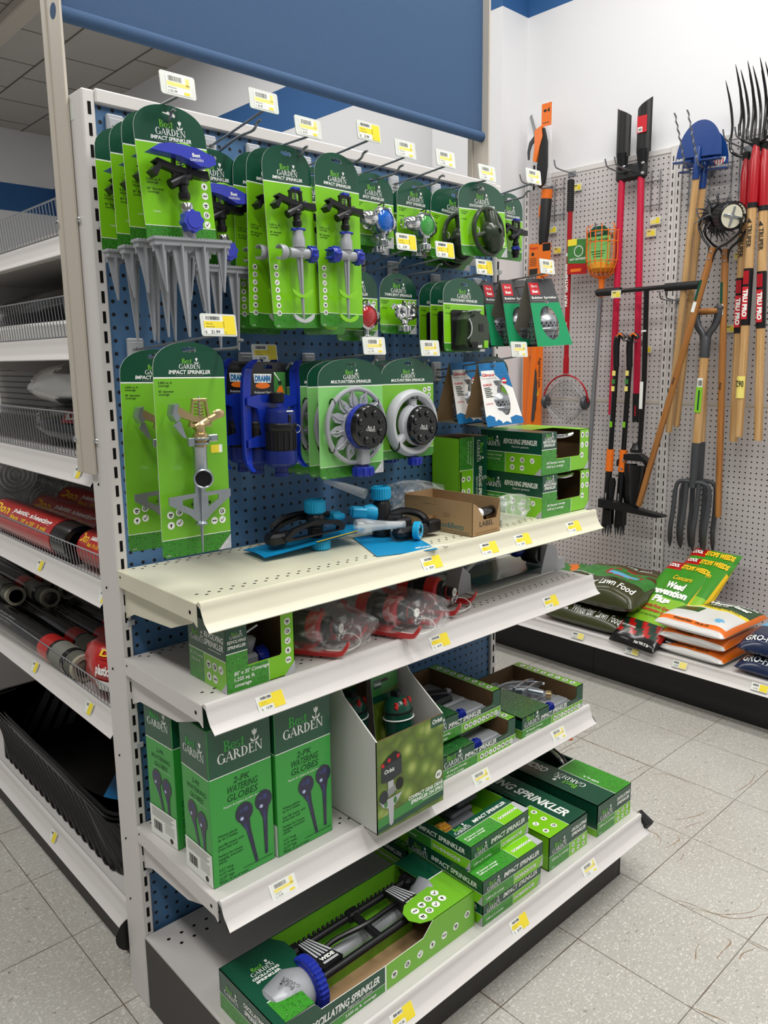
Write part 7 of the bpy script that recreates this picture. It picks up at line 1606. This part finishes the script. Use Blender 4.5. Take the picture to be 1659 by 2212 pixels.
b.text('Fiskars', -.066, .135, .014, MT['red_ink'], -.0006, al='l', bold=.02); b.build('card', r)
r = wthing('nut_gatherer', 'red nut gatherer with a ribbed black grip and a round wire cage', 'nut gatherer', 2.82, .905, 2.36)
b = MB(); b.lathe([(.013, -.97), (.013, -.15)], MT['red_paint'], 14); b.lathe([(.016, -.975), (.016, -.90), (.013, -.88)], MT['red_paint'], 14); b.push(T((0, 0, -.5)) @ Matrix.Rotation(math.radians(-90), 4, 'Y')); b.text('WEASEL', -.33, -.006, .014, MT['white_ink'], -.0145, al='l', bold=.05, w=.12); b.text('NUT GATHERER', -.13, -.006, .014, MT['white_ink'], -.0145, al='l', bold=.05, w=.22); b.disc(.13, 0, .009, MT['white_ink'], -.0145, 12); b.pop(); b.build('shaft', r)
b = MB(); pr = []
for k in range(16): pr += [(.019, -.155 + k*.0097), (.0165, -.150 + k*.0097)]
b.lathe(pr + [(.012, .0)], MT['black_matte'], 16); b.build('grip', r)
b = MB(); b.tube([(.142*math.sin(math.radians(a)), 0, -1.125 + .142*math.cos(math.radians(a))) for a in range(-95, 96, 8)], .005, MT['red_paint'], 8); b.build('fork_frame', r)
b = MB()
for k in range(22):
    a = 2*PI*k/22; b.tube([(-.12 + .24*i/12, .085*math.sin(PI*(i+.6)/13.2)*math.cos(a)*1.05, -1.125 + .10*math.sin(PI*(i+.6)/13.2)*math.sin(a)*1.1) for i in range(13)], .0012, MT['wire'], 4, cap=False)
for x in (-.125, .125): b.push(T((x, 0, -1.125))); b.lathe([(.0001, -.014), (.03, -.012), (.038, 0), (.03, .012), (.0001, .014)], MT['steel_dark'], 16, 'x'); b.pop()
b.build('wire_cage', r)
r = wthing('nut_gatherer_card', 'red and green printed card clipped to the nut gatherer shaft', 'card', 2.80, .845, 1.945)
b = MB(); b.prism([(-.055, -.055), (.065, -.06), (.065, .11), (.02, .11), (-.055, .118)], 0, .0015, MT['red_print']); b.prism([(-.055, .0), (.065, -.01), (.065, .11), (-.055, .118)], -.0006, -.0002, MT['leaf_print']); b.rect(-.055, .085, .0, .117, MT['tag_yellow'], -.0008); b.disc(.012, .055, .028, MT['tag_clear'], -.0009, 16); b.disc(.012, .055, .023, MT['leaf_print'], -.001, 16); b.text('NUT GATHERER', .01, .012, .010, MT['white_ink'], -.001, w=.1, bold=.03); b.rect(-.035, -.045, .03, -.03, MT['orange'], -.0008); b.build('card', r)
r = wthing('fruit_picker', 'orange wire basket fruit picker with a foam pad on a grey pole', 'fruit picker', 2.80, .692, 1.765, None, 0)
b = MB(); b.tube([(-.002, 0, .02), (-.045, .0, -.95)], .012, MT['galv'], 12); b.build('pole', r)
b = MB(); b.lathe([(.014, 0), (.016, .03), (.013, .05), (.018, .09), (.022, .10)], MT['orange'], 12)
for k in range(16):
    a = 2*PI*k/16; c, s = math.cos(a), math.sin(a); top = .335 if k % 2 else .315
    b.tube(spline([(.018*c, .018*s, .09), (.06*c, .05*s, .115), (.083*c, .065*s, .18), (.084*c, .066*s, .28), (.086*c, .068*s, top)], 3) + ([(.07*c, .055*s, top + .008)] if k % 2 else []), .0028, MT['orange'], 5)
for z, q in ((.26, 1.0), (.17, .97), (.31, 1.02)): b.tube([(.084*q*math.cos(2*PI*k/24), .066*q*math.sin(2*PI*k/24), z) for k in range(24)], .0026, MT['orange'], 5, closed=True)
b.build('wire_basket', r)
b = MB(); b.push(T((0, 0, .135))); b.lathe([(.0001, -.022), (.045, -.016), (.062, .0), (.064, .02), (.05, .03), (.0001, .034)], mat('foam_orange', '#e39a2c', .8), 20); b.pop(); b.build('foam_pad', r)
b = MB(); b.prism([(-.062, .15), (.062, .15), (.066, .27), (.058, .31), (.03, .335), (-.03, .335), (-.058, .31), (-.066, .27)], -.038, -.036, MT['mint']); b.prism([(-.064, .288), (.064, .288), (.058, .31), (.03, .335), (-.03, .335), (-.058, .31)], -.0388, -.0382, MT['dark_green']); b.text('FRUIT PICKER', 0, .262, .013, MT['dark_ink'], -.0390, bold=.02, w=.108); b.logo(0, .296, .05, -.0394)
for k in range(3): b.rect(-.04 + .006*k, .215 - k*.012, .04 - .006*k, .218 - k*.012, MT['dark_ink'], -.039)
b.build('card', r)
# post hole digger
r = wthing('post_hole_digger', 'post hole digger with black blades up and two pinkish red handles', 'digger', 2.83, .564, 2.30)
K = MT['black_plastic']
for s, x0, zt in ((-1, -.052, .345), (1, .057, .355)):
    b = MB(); pts = []
    rows = []
    for i in range(11):
        q = i/10; z = .115 + (zt - .115)*q; hw = .040
        rows.append([(x0 + hw*math.sin(math.radians(a)) , -.030*math.cos(math.radians(a)) + .01, z if q < .75 else z - (abs(a)/70.0)*.0 - (.05*(q-.75)*4)*( (a*-s + 70)/140.0)) for a in range(-70, 71, 14)])
    b.grid(rows, K); b.grid([[(x, y + .003, z) for x, y, z in rr] for rr in rows][::-1], K)
    if s > 0: b.push(T((x0, -.024, .20))); b.prism(rrect(-.024, .0, .026, .075, .002), -.0, .0008, MT['red_ink']); b.rect(-.020, .004, .004, .026, MT['white_ink'], -.0005); b.barcode(-.017, .008, .001, .02, MT['ink'], -.0008, 3); b.pop()
    b.lathe([(.02, .0), (.024, .06), (.034, .12)], K, 14) if 0 else b.tube([(x0, 0, .03), (x0, -.004, .13)], [.020, .030], K, 14)
    b.build('blade', r)
b = MB(); b.box(-.082, -.02, .0, .082, .015, .075, K, .012)
for x, z in ((-.03, .065), (.07, .065), (.07, .02)): b.push(T((x, -.022, z))); b.lathe([(.0001, -.004), (.007, -.003), (.008, .003)], MT['chrome'], 10, 'y'); b.pop()
b.push(T((0, -.0205, .035))); b.disc(-.02, 0, .014, MT['slot_black'], 0, 14, .007); b.pop(); b.build('hinge', r)
b = MB(); b.lathe([(.0155, -.02), (.0155, .02)], K, 12) if 0 else None
b.tube([(-.052, 0, .09), (-.062, 0, -1.12)], .0165, MT['pink_red'], 14); b.build('handle', r)
b = MB(); b.tube([(.050, 0, .03), (.076, 0, -1.03)], .0165, MT['pink_red'], 14); b.build('handle', r)
b = MB(); b.tube([(.0755, 0, -1.01), (.0785, 0, -1.15)], .0185, MT['black_matte'], 14); b.rect(.079, -1.12, .086, -1.07, MT['red_ink'], -.019); b.build('grip', r)
# T handled auger digger
r = wthing('clamshell_digger', 'black clamshell digger with a long padded cross handle', 'digger', 2.745, .415, 1.78)
b = MB(); b.tube([(-.262, 0, .0), (.262, 0, 0.004)], .011, MT['black_gloss'], 12); b.build('cross_bar', r)
for a, c in ((-.265, -.13), (.10, .265)): b = MB(); b.push(T((a, 0, .001))); b.lathe([(.017, 0), (.0185, .006), (.0185, c - a - .006), (.017, c - a)], MT['black_matte'], 14, 'x'); b.pop(); b.build('padded_grip', r)
b = MB(); b.tube([(.005, 0, 0), (.002, .02, -.42), (-.012, .03, -.75)], .0125, MT['black_gloss'], 12); b.push(T((-.006, .02, -.56))); b.rect(-.006, 0, .012, .13, MT['tag_white'], -.014); b.pop(); b.lathe([(.0128, -.196), (.0128, -.188)], MT['tag_white'], 12); b.build('shaft', r)
b = MB(); b.push(T((-.03, .03, -.73))); b.lathe([(.018, .0), (.022, -.02), (.03, -.03), (.03, -.045)], MT['black_plastic'], 14); b.prism([(-.09, -.09), (-.05, -.055), (.03, -.05), (.085, -.085), (.085, -.12), (.05, -.085), (-.05, -.085), (-.09, -.12)], -.03, .02, MT['black_plastic'])
for x, z in ((-.05, -.085), (-.06, -.13), (-.085, -.165), (.07, -.13)): b.push(T((x, -.033, z))); b.lathe([(.0001, -.004), (.006, -.002), (.007, .003)], MT['chrome'], 8, 'y'); b.pop()
b.pop(); b.build('yoke', r)
for s in (-1, 1):
    b = MB(); b.push(T((-.03 + s*.035, .02 - s*.02, -.83))); rows = []
    for i in range(9): q = i/8; w_ = .055*(1 - .55*q**2); rows.append([(s*.012*q*-1 + w_*math.sin(math.radians(a)), -.035*math.cos(math.radians(a)), -.23*q) for a in range(-60, 61, 15)])
    b.grid(rows, MT['black_gloss']); b.grid([[(x, y + .003, z) for x, y, z in rr] for rr in rows][::-1], MT['black_gloss']); b.pop(); b.build('scoop', r)
# weeders
def weeder(label, Y, X):
    r = wthing('stand_up_weeder', label, 'weeder', X, Y, 1.56, 'stand-up weeders')
    b = MB(); b.tube(spline([(.028, .0, -.004), (.012, 0, .012), (-.008, 0, .002), (-.014, 0, -.04), (-.012, 0, -.10), (-.010, 0, -.14)], 4), [.012]*8 + [.016]*7 + [.015]*6, MT['black_plastic'], 12); b.tube(spline([(.026, -.010, .006), (.008, -.011, .018), (-.014, -.010, .0)], 4), .004, MT['orange'], 8); b.build('pistol_grip', r)
    b = MB(); b.tube([(-.010, 0, -.12), (-.026, 0, -.60)], .013, MT['black_gloss'], 12)
    for z in (-.17, -.21, -.245): b.push(T((-.012 + z*.03 + .003, -.0135, z))); b.rect(-.009, -.012, .009, .012, MT['tag_pale' if z != -.21 else 'leaf_print']); b.pop()
    b.push(T((-.02, -.0135, -.42))); b.rect(-.007, -.014, .007, .014, MT['lime']); b.pop(); b.build('shaft', r)
    b = MB(); b.tube([(-.025, 0, -.545), (-.029, 0, -.655)], .019, MT['orange'], 12); b.build('orange_collar', r)
    b = MB(); b.tube([(-.029, 0, -.655), (-.044, 0, -.94)], .0165, MT['black_plastic'], 12); b.push(T((-.034, -.017, -.79)) @ Matrix.Rotation(math.radians(-90), 4, 'Y')); b.text('FISKARS', 0, -.004, .008, MT['tag_white'], 0, w=.05); b.pop(); b.build('lower_tube', r)
    b = MB(); b.box(-.05, -.018, -.93, .0, .02, -.845, MT['black_plastic'], .006)
    for x in (-.045, -.015):
        for y in (-.012, .012): b.prism([(x - .008, -.92), (x + .008, -.92), (x + .004, -.965), (x, -.985), (x - .004, -.965)], y - .002, y + .002, MT['steel_dark'])
    b.build('claw', r)
    return r
p = weeder('stand-up weeder with an orange collar, left of the two, its long foot bar in front', .540, 2.735)
b = MB(); b.push(T((-.04, -.02, -.815))); b.prism([(-.015, -.022), (-.015, .022), (.05, .018), (.2, -.005), (.33, -.02), (.34, -.028), (.30, -.034), (.2, -.03), (.05, -.022)], -.03, .02, MT['black_plastic']); b.prism([(.05, .02), (.06, .11), (.052, .13), (.036, .13), (.028, .11), (.03, .02)], -.006, .01, MT['black_plastic']); b.pop(); b.build('foot_pedal', p)
weeder('stand-up weeder with an orange collar, right of the two, behind the foot bar', .482, 2.76)
# half moon edgers
def edger(label, Y, X, Z, L, roll, sticker=False):
    r = wthing('lawn_edger', label, 'edger', X, Y, Z, 'blue half moon lawn edgers', roll)
    b = MB(); pts = [(-.105, .02), (-.108, .0)] + [(-.108 + .0, .0)] + [(-.104*math.cos(math.radians(a)), .020 + .150*math.sin(math.radians(a))) for a in range(8, 173, 8)] + [(.108, .0), (.105, .02)]
    b.prism([(x, z) for x, z in pts], -.003, .001, MT['blue_paint']); b.box(-.108, -.028, -.004, -.02, .002, .004, MT['blue_paint'], .002); b.box(.02, -.028, -.004, .108, .002, .004, MT['blue_paint'], .002)
    b.tube([(0, -.004, .06), (0, -.006, .01), (0, -.004, -.075)], [.010, .016, .016], MT['blue_paint'], 12); b.push(T((-.012, -.022, -.045))); b.lathe([(.0001, -.003), (.005, -.002), (.005, .003)], MT['chrome'], 8, 'y'); b.pop()
    if sticker:
        b.disc(.065, .045, .028, MT['white_ink'], -.0035, 20)
        for k in range(4): b.rect(.043 + k*.012, .022, .048 + k*.012, .044, MT['red_ink'], -.0038)
        b.push(T((0, 0, 0))); b.poly([(.065 + .028*math.cos(math.radians(a)), -.0038, .045 + .028*math.sin(math.radians(a))) for a in range(8, 173, 11)], MT['blue_paint']); b.pop()
    b.build('blade', r); b = MB(); b.lathe([(.0001, -L), (.012, -L + .002), (.015, -L + .01), (.0155, -.06)], MT['wood'], 14); b.build('handle', r); return r
edger('front blue half moon edger with a pale wooden handle', .195, 2.76, 2.31, 1.20, 3.6)
edger('rear blue half moon edger with a round flag sticker, behind its twin', .182, 2.80, 2.275, 1.14, 3.6, True)
# rotary cultivators
def cultivator(label, Y, X, roll, L, wheel=True):
    r = wthing('rotary_cultivator', label, 'cultivator', X, Y, 2.055, 'spiked rotary cultivators', roll)
    b = MB(); K = MT['black_plastic']
    b.push(T((0, 0, 0)) @ RZ(-35))
    for x0, x1, rr in ((-.085, -.03, .052), (-.03, .02, .042), (.02, .075, .056)):
        b.push(T((x0, 0, 0))); b.lathe([(.0001, 0), (rr*.9, 0), (rr, .006), (rr, x1 - x0 - .006), (rr*.9, x1 - x0), (.0001, x1 - x0)], K, 24, 'x'); b.pop()
    for k in range(24): a = 2*PI*k/24; b.box(.024, .055*math.cos(a) - .003, .055*math.sin(a) - .003, .071, .055*math.cos(a) + .003, .055*math.sin(a) + .003, K)
    b.push(T((.0755, 0, 0)) @ RZ(90)); b.disc(0, 0, .047, MT['cream_metal'], -.001, 22); b.disc(0, 0, .012, MT['chrome'], -.003, 10); b.box(-.04, -.006, -.005, .04, -.001, .005, MT['chrome'], .001); b.box(-.005, -.006, -.04, .005, -.001, .04, MT['chrome'], .001); b.pop(); b.pop(); b.build('wheel_drum', r)
    b = MB(); b.push(RZ(-35))
    for j, x in enumerate((-.08, -.055, -.03)):
        for k in range(9): a = 2*PI*(k + j*.33)/9; c, s = math.cos(a), math.sin(a); b.tube([(x, .045*c, .045*s), (x, .088*c - .02*s, .088*s + .02*c)], [.005, .001], MT['steel_dark'], 5)
    b.pop(); b.build('spike_tines', r)
    b = MB()
    for s in (-1, 1): b.tube(spline([(s*.092, -.02*s, .0), (s*.095, -.0, -.05), (s*.06, .0, -.10), (s*.018, 0, -.135), (s*.010, 0, -.19)], 4), .0085, K, 8, flat=.6)
    b.tube([(-.078, .055, 0), (.078, -.055, 0)], .006, MT['chrome'], 8)
    for z in (-.15, -.18): b.push(T((0, -.012, z))); b.lathe([(.0001, -.006), (.005, -.004), (.005, .0)], MT['chrome'], 8, 'y'); b.pop()
    b.build('yoke', r)
    b = MB(); b.lathe([(.0001, -L), (.012, -L + .003), (.0145, -L + .015), (.0150, -.15), (.013, -.13)], MT['wood_dark'], 14); b.rect(-.012, -.36, .0, -.27, MT['dark_green'], -.0155); b.rect(-.012, -.41, .004, -.365, MT['tag_white'], -.0155); b.push(T((0, -.0156, -.72)) @ Matrix.Rotation(math.radians(90), 4, 'Y')); b.text('Ames', 0, -.004, .010, MT['ink'], 0, bold=.02); b.pop(); b.build('handle', r); return r
cultivator('front spiked rotary cultivator, its oiled handle slanting down across the weeders', .040, 2.70, 14.5, 1.345)
cultivator('rear spiked rotary cultivator with an upright oiled handle', .056, 2.77, -2.0, 1.32)
# digging forks
def dig_fork(label, Y, X, roll):
    r = wthing('digging_fork', label, 'fork', X, Y, 1.665, 'four tine digging forks', roll)
    b = MB(); b.push(T((0, 0, 0))); b.lathe([(.0001, -.05), (.012, -.048), (.013, 0), (.012, .048), (.0001, .05)], MT['wood_dark'], 12, 'x'); b.pop(); b.build('grip', r)
    b = MB(); S = MT['steel_dark']
    for s in (-1, 1): b.tube(spline([(s*.052, 0, .012), (s*.050, 0, -.03), (s*.036, 0, -.07), (s*.012, 0, -.11), (s*.008, 0, -.20)], 4), [.011, .013, .013, .012, .012, .012, .012, .012, .012, .012, .012, .012, .012, .013, .013, .014, .014], S, 10); b.ball((s*.052, 0, .012), .015, S, 10, 6)
    b.lathe([(.021, -.205), (.021, -.13), (.015, -.11)], S, 14); b.build('d_handle', r)
    b = MB(); b.lathe([(.0195, -.60), (.0205, -.20)], MT['wood'], 14); b.rect(-.015, -.45, .015, -.335, MT['lime_plastic'], -.0215); b.rect(-.012, -.335, .013, -.295, MT['tag_white'], -.0215); b.barcode(-.008, -.33, .010, -.305, MT['ink'], -.0218, 5); b.box(-.004, -.0216, -.44, .004, -.0214, -.35, MT['dark_green']); b.build('shaft', r)
    b = MB(); b.lathe([(.017, -.80), (.021, -.62), (.021, -.59)], S, 14)
    b.tube(spline([(-.085, 0, -.83), (-.075, 0, -.785), (-.04, 0, -.772), (0, 0, -.775), (.04, 0, -.772), (.075, 0, -.785), (.085, 0, -.83)], 3), .010, S, 8)
    for x in (-.085, -.03, .03, .085): b.tube(spline([(x, 0, -.78 if abs(x) < .05 else -.82), (x, -.006, -.92), (x - .004, -.01, -1.0), (x - .012, .012, -1.075), (x - .014, .02, -1.105)], 4), [.0095]*12 + [.008, .006, .005, .003, .0015], S, 8, flat=1.3)
    b.build('tines', r); return r
dig_fork('front digging fork with a wooden D grip and grey tines', .105, 2.755, 2.0)
dig_fork('rear digging fork almost hidden behind its twin', .146, 2.815, -1.0)
# pitchforks
def pitchfork(label, Y, X, dz=0.0, roll=2.6):
    r = wthing('pitchfork', label, 'pitchfork', X, Y, 2.32 + dz, 'red ferruled pitchforks hung tines up', roll)
    b = MB(); b.tube(spline([(-.075, 0, .10), (-.068, 0, .045), (-.02, 0, .015), (.02, 0, .015), (.068, 0, .045), (.075, 0, .10)], 4), .0065, MT['black_gloss'], 8); b.box(-.016, -.012, -.005, .016, .012, .03, MT['black_gloss'], .004)
    for x in (-.075, -.025, .025, .075): b.tube(spline([(x, 0, .02 if abs(x) < .05 else .09), (x + .002, .01, .15), (x - .006, .0, .24), (x - .018, -.03, .33)], 5), [.0058]*10 + [.0052, .0046, .004, .003, .002, .0008], MT['black_gloss'], 7)
    b.build('tines', r)
    b = MB(); b.lathe([(.021, -.235), (.021, -.06), (.013, .002)], MT['red_paint'], 16); b.build('ferrule', r)
    b = MB(); b.lathe([(.0218, -.245), (.0218, -.225)], MT['black_plastic'], 16); b.build('ferrule_band', r)
    b = MB(); b.lathe([(.0001, -1.205), (.016, -1.203), (.0175, -1.19), (.0195, -.245)], MT['wood'], 16)
    b.push(T((0, -.0205, -.36)) @ Matrix.Rotation(math.radians(90), 4, 'Y')); b.text('TRUPER', 0, -.008, .019, MT['ink'], 0, bold=.02, w=.09); b.poly([(-.075, 0, -.004), (-.055, 0, -.010), (-.055, 0, .010)], MT['ink']); b.pop(); b.build('handle', r)
    b = MB(); b.lathe([(.0200, -.725), (.0202, -.49)], MT['black_plastic'], 16); b.push(T((0, -.0206, -.60)) @ Matrix.Rotation(math.radians(90), 4, 'Y')); b.rect(-.035, -.013, .10, .013, MT['red_ink']); b.rect(-.10, -.012, -.045, .012, MT['red_paint']); b.text('TRU PRO', .033, -.008, .018, MT['white_ink'], -.0004, bold=.06, w=.115); b.pop(); b.build('brand_band', r)
    return r
p = pitchfork('red ferruled pitchfork hanging front left of the three, a yellow sticker low on its handle', -.069, 2.735, 0, -.3)
b = MB(); rows = [[(.0208*math.sin(math.radians(a)), -.0208*math.cos(math.radians(a)), z - 1.035) for a in range(-60, 61, 10)] for z in (0, .095)]; b.grid(rows[::-1], MT['tag_pale']); b.push(T((0, 0, -1.035)) @ Matrix.Rotation(PI, 4, 'Y')); b.text('062', 0, -.075, .026, MT['ink'], -.0218, bold=.02, w=.034); b.pop(); b.build('price_sticker', p)
pitchfork('red ferruled pitchfork hanging right of the front one, at the picture edge', -.097, 2.755, -.015, -2.7)
pitchfork('red ferruled pitchfork hanging behind the front two', -.004, 2.80, -.03, -1.0)
r = wthing('garden_tool', 'plain wooden tool handle end at the far right of the wall, behind the pitchforks', 'garden tool', 2.74, -.242, .80)
b = MB(); b.lathe([(.0001, 0), (.014, .003), (.0165, .015), (.018, .9)], MT['wood'], 14); b.build('handle', r)

# ---- bags on the low deck
def bagged(name, label, loc, yaw, L, W, H, fm, group, roll=0, pitch=0, prints=(), texts=(), edge=None, n=28, p=4.0, sd=1):
    """filled bag: u along its length (right), v away from the viewer; fm(u, v) picks the print"""
    r = thing(name, label, 'bag', loc, (pitch, roll, yaw), group); b = MB(); rr = random.Random(sd); ph = [rr.uniform(0, 6) for _ in range(6)]
    def top(u, v, e=0.0):
        s = max(0.0, (1 - abs(2*u - 1)**p)*(1 - abs(2*v - 1)**p)); q = s**.42
        z = H*(.35 + .65*q) + H*.05*(math.sin(9*u + ph[0])*math.sin(7*v + ph[1]) + .6*math.sin(17*u + ph[2] + 5*v))*q
        k = .96 + .04*q; return ((u - .5)*L*k, (v - .5)*W*k, z + e)
    def bot(u, v):
        s = max(0.0, (1 - abs(2*u - 1)**p)*(1 - abs(2*v - 1)**p)); q = s**.42; k = .96 + .04*q
        return ((u - .5)*L*k*.99, (v - .5)*W*k*.99, H*.35*(1 - q))
    for i in range(n):
        for j in range(n):
            u0, u1, v0, v1 = i/n, (i+1)/n, j/n, (j+1)/n
            b.add([top(u0, v0), top(u1, v0), top(u1, v1), top(u0, v1)], [(0, 1, 2, 3)], MT[fm((u0+u1)/2, (v0+v1)/2)])
            b.add([bot(u0, v0), bot(u0, v1), bot(u1, v1), bot(u1, v0)], [(0, 1, 2, 3)], MT[edge or fm((u0+u1)/2, .01)])
    b.v, b.f, b.fm = weld(b.v, b.f, b.fm)
    if texts:
        for t, u, v, h, w, m, bold in texts:
            vs, fs, x0, x1 = glyphs(t, bold)
            b.add([top(u + w*((px - x0)/(x1 - x0) - .5), v + h*(py/.7), .0035) for px, py in vs], fs, MT[m])
    b.build('bag_body', r, 60)
    return r
def weld(v, f, fm):
    d = {}; mp = []; nv = []
    for p in v:
        k = (round(p[0], 5), round(p[1], 5), round(p[2], 5))
        if k not in d: d[k] = len(nv); nv.append(p)
        mp.append(d[k])
    nf = []; nm = []
    for q, m in zip(f, fm):
        t = []
        for i in q:
            if mp[i] not in t: t.append(mp[i])
        if len(t) >= 3: nf.append(tuple(t)); nm.append(m)
    return nv, nf, nm
def olive(u, v):
    if v < .30 or u > .97 or u < .03: return 'bag_olive'
    if ((u - .62)/.20)**2 + ((v - .50)/.13)**2 < 1:
        return 'red_print' if ((u - .62)/.175)**2 + ((v - .50)/.105)**2 > 1 else ('sky_print' if v < .50 else 'leaf_print')
    if .66 < v < .70 or (u > .82 and v > .55 and v < .6): return 'brown_print'
    return 'leaf_print' if v < .68 or v > .93 else 'bag_green2'
MT['bag_green2'] = mat('bag_moss', '#5d6b4a', .3, coat=.4, noise=.3, nscale=20)
GO = 'dark green lawn food bags'
TX = [('Winterizer Lawn Food', .54, .10, .09, .78, 'white_ink', .02), ('APPLY IN THE FALL', .5, .72, .035, .6, 'white_ink', .02), ('Winterizer', .52, .86, .09, .80, 'brown_print', .05), ('Lawn Food', .58, .755, .08, .62, 'brown_print', .05), ('5,000 SQUARE FEET', .25, .26, .03, .3, 'white_ink', .0)]
bagged('lawn_food_bag', 'lower dark green lawn food bag on the low deck', (2.495, .425, .222), -90, .47, .44, .105, lambda u, v: 'bag_olive', GO, texts=[('GRO-FINE  Winterizer Lawn Food', .52, .035, .10, .86, 'white_ink', .02)], sd=3)
bagged('lawn_food_bag', 'upper dark green lawn food bag with a red ringed picture', (2.505, .375, .330), -90, .47, .46, .135, olive, GO, texts=TX, sd=4)
bagged('soil_bag', 'orange and green bag half hidden behind the second shelf end', (2.64, .80, .222), -90, .42, .40, .17, lambda u, v: ('orange' if (u + v*.7) % .35 < .13 else ('leaf_print' if v > .3 else 'bag_dark')), 'garden bags on the low deck', sd=5)
def weed(u, v):
    if v > .86: return 'red_print' if u < .38 else 'bag_green'
    if v < .10: return 'black_film'
    if v < .24: return 'red_print' if (u*7 + v*11) % 2 < .8 else 'bag_dark'
    if u < .03 or u > .97: return 'yellow_ink'
    return 'bag_lime' if v < .52 else 'bag_green'
GW = 'weed preventer bags leaning on the pegboard'
TW = [('STOPS WEEDS', .66, .88, .055, .58, 'yellow_ink', .06), ('COOL', .2, .89, .04, .22, 'white_ink', .05), ('Concern', .58, .74, .05, .4, 'yellow_ink', .02), ('Weed', .56, .64, .065, .38, 'white_ink', .06), ('Prevention', .5, .56, .065, .80, 'white_ink', .06), ('Plus', .5, .47, .065, .34, 'white_ink', .06), ('Prevents Root Growth', .52, .405, .032, .66, 'red_ink', .03), ('in Germinating Seeds', .52, .36, .032, .62, 'red_ink', .03), ('ALL NATURAL PRE-EMERGENT', .5, .31, .02, .5, 'dark_ink', .0), ('Safe for people and pets', .28, .16, .022, .3, 'white_ink', .02), ('Net Wt 5 lb', .72, .03, .025, .3, 'white_ink', .02)]
bagged('weed_preventer_bag', 'front weed preventer bag leaning back, fully shown', (2.475, .095, .355), -97, .245, .56, .05, weed, GW, pitch=32, texts=TW, sd=6)
bagged('weed_preventer_bag', 'middle weed preventer bag, behind the front one', (2.535, .035, .375), -97, .245, .56, .05, weed, GW, pitch=34, texts=TW[:3], sd=7)
bagged('weed_preventer_bag', 'rearmost weed preventer bag, its red corner standing highest', (2.60, .03, .395), -95, .245, .56, .05, weed, GW, pitch=37, texts=TW[:2], sd=8)
def oran(u, v):
    if v < .10: return 'bag_white' if v < .035 else 'bag_orange'
    if u < .05 or u > .95: return 'bag_orange'
    if v > .60: return 'bag_dark2' if v < .97 else 'bag_orange'
    if .55 < v <= .60: return 'tag_yellow'
    if .08 < u < .42 and .33 < v < .50: return 'brown_print' if .18 < u < .36 and .36 < v < .47 else 'bag_dark2'
    if ((u - .78)/.07)**2 + ((v - .24)/.05)**2 < 1: return 'sky_print'
    return 'bag_white'
MT['bag_dark2'] = mat('bag_forest', '#2f4f2c', .3, coat=.3)
GN = 'orange winterizer bags in a stack'
TO = [('Winterizer', .56, .72, .09, .66, 'white_ink', .06), ('Winterspooners Pro', .6, .84, .05, .66, 'white_ink', .03), ('10-0-10', .5, .655, .04, .24, 'white_ink', .03), ('APPLY IN THE FALL', .6, .562, .022, .5, 'dark_ink', .03), ('Winterizer  10-0-10', .5, .055, .03, .5, 'dark_ink', .03)]
TE = [('Winterizer  10-0-10', .5, .055, .03, .5, 'dark_ink', .03)]
bagged('winterizer_bag', 'bottom bag of the orange winterizer stack', (2.455, -.130, .222), -92, .30, .36, .060, lambda u, v: 'bag_white' if v < .03 else 'bag_orange', GN, texts=TE, edge='bag_white', sd=9)
bagged('winterizer_bag', 'middle bag of the orange winterizer stack', (2.450, -.128, .280), -90, .30, .36, .060, lambda u, v: 'bag_white' if v < .03 else 'bag_orange', GN, texts=TE, edge='bag_white', sd=10)
bagged('winterizer_bag', 'top bag of the orange winterizer stack, its white and green face up', (2.445, -.135, .338), -93, .32, .40, .066, oran, GN, texts=TO, edge='bag_white', sd=11)
GV = 'navy blue lawn food bags'
bagged('lawn_food_bag', 'lower navy blue bag at the right picture edge', (2.455, -.485, .222), -90, .36, .36, .075, lambda u, v: 'bag_navy', GV, texts=[('GRO-FINE', .28, .05, .10, .40, 'white_ink', .02), ('WINTERIZER', .3, .22, .04, .5, 'white_ink', .0)], sd=12)
bagged('lawn_food_bag', 'upper navy blue bag with a blue and green face, at the right picture edge', (2.47, -.480, .298), -88, .36, .36, .085, lambda u, v: 'bag_navy' if v < .55 else ('sky_print' if v < .75 else 'leaf_print'), GV, texts=[('GRO-FINE', .28, .06, .09, .40, 'white_ink', .02), ('COVERS 5,000 SQ. FT.', .6, .22, .03, .4, 'white_ink', .0)], sd=13)

# ================================================================== pieces that belong to a part hang one level deeper
NEST = {'price_tag': ('tag_arm',), 'spring': ('nozzle_body', 'brass_body'), 'diffuser_knob': ('nozzle_body',), 'adjusting_knob': ('riser',), 'hose_cap': ('spike',), 'hose_inlet': ('spike',), 'card_clip': ('card',),
 'lens': ('chrome_housing',), 'hose_nut': ('chrome_housing', 'twin_heads', 'inlet_arm', 'gear_barrel', 'impact_head', 'sprinkler_body'), 'nozzle_ring': ('gear_barrel',), 'lower_cap': ('body',), 'top_cap': ('body',), 'shut_off_lever': ('body',), 'adjusting_ring': ('body',),
 'red_trip_tab': ('gear_housing',), 'dial_ring': ('end_housing',), 'end_plug': ('spray_frame',), 'width_flap': ('spray_frame',), 'ferrule_band': ('ferrule',), 'brand_band': ('handle',), 'price_sticker': ('handle',), 'spike_tines': ('wheel_drum',), 'wire_cage': ('fork_frame',), 'bin_fence': ('deck',), 'orange_collar': ('shaft',), 'trip_collar': ('riser',), 'red_tip': ()}
for root in [o for o in COL.objects if o.parent is None and o.get('category')]:
    kids = list(root.children); by = {}
    for c in kids: by.setdefault(c.name.split('.')[0], c)
    for c in kids:
        for pn in NEST.get(c.name.split('.')[0], ()):
            if pn in by and by[pn] is not c:
                c.parent = by[pn]; break
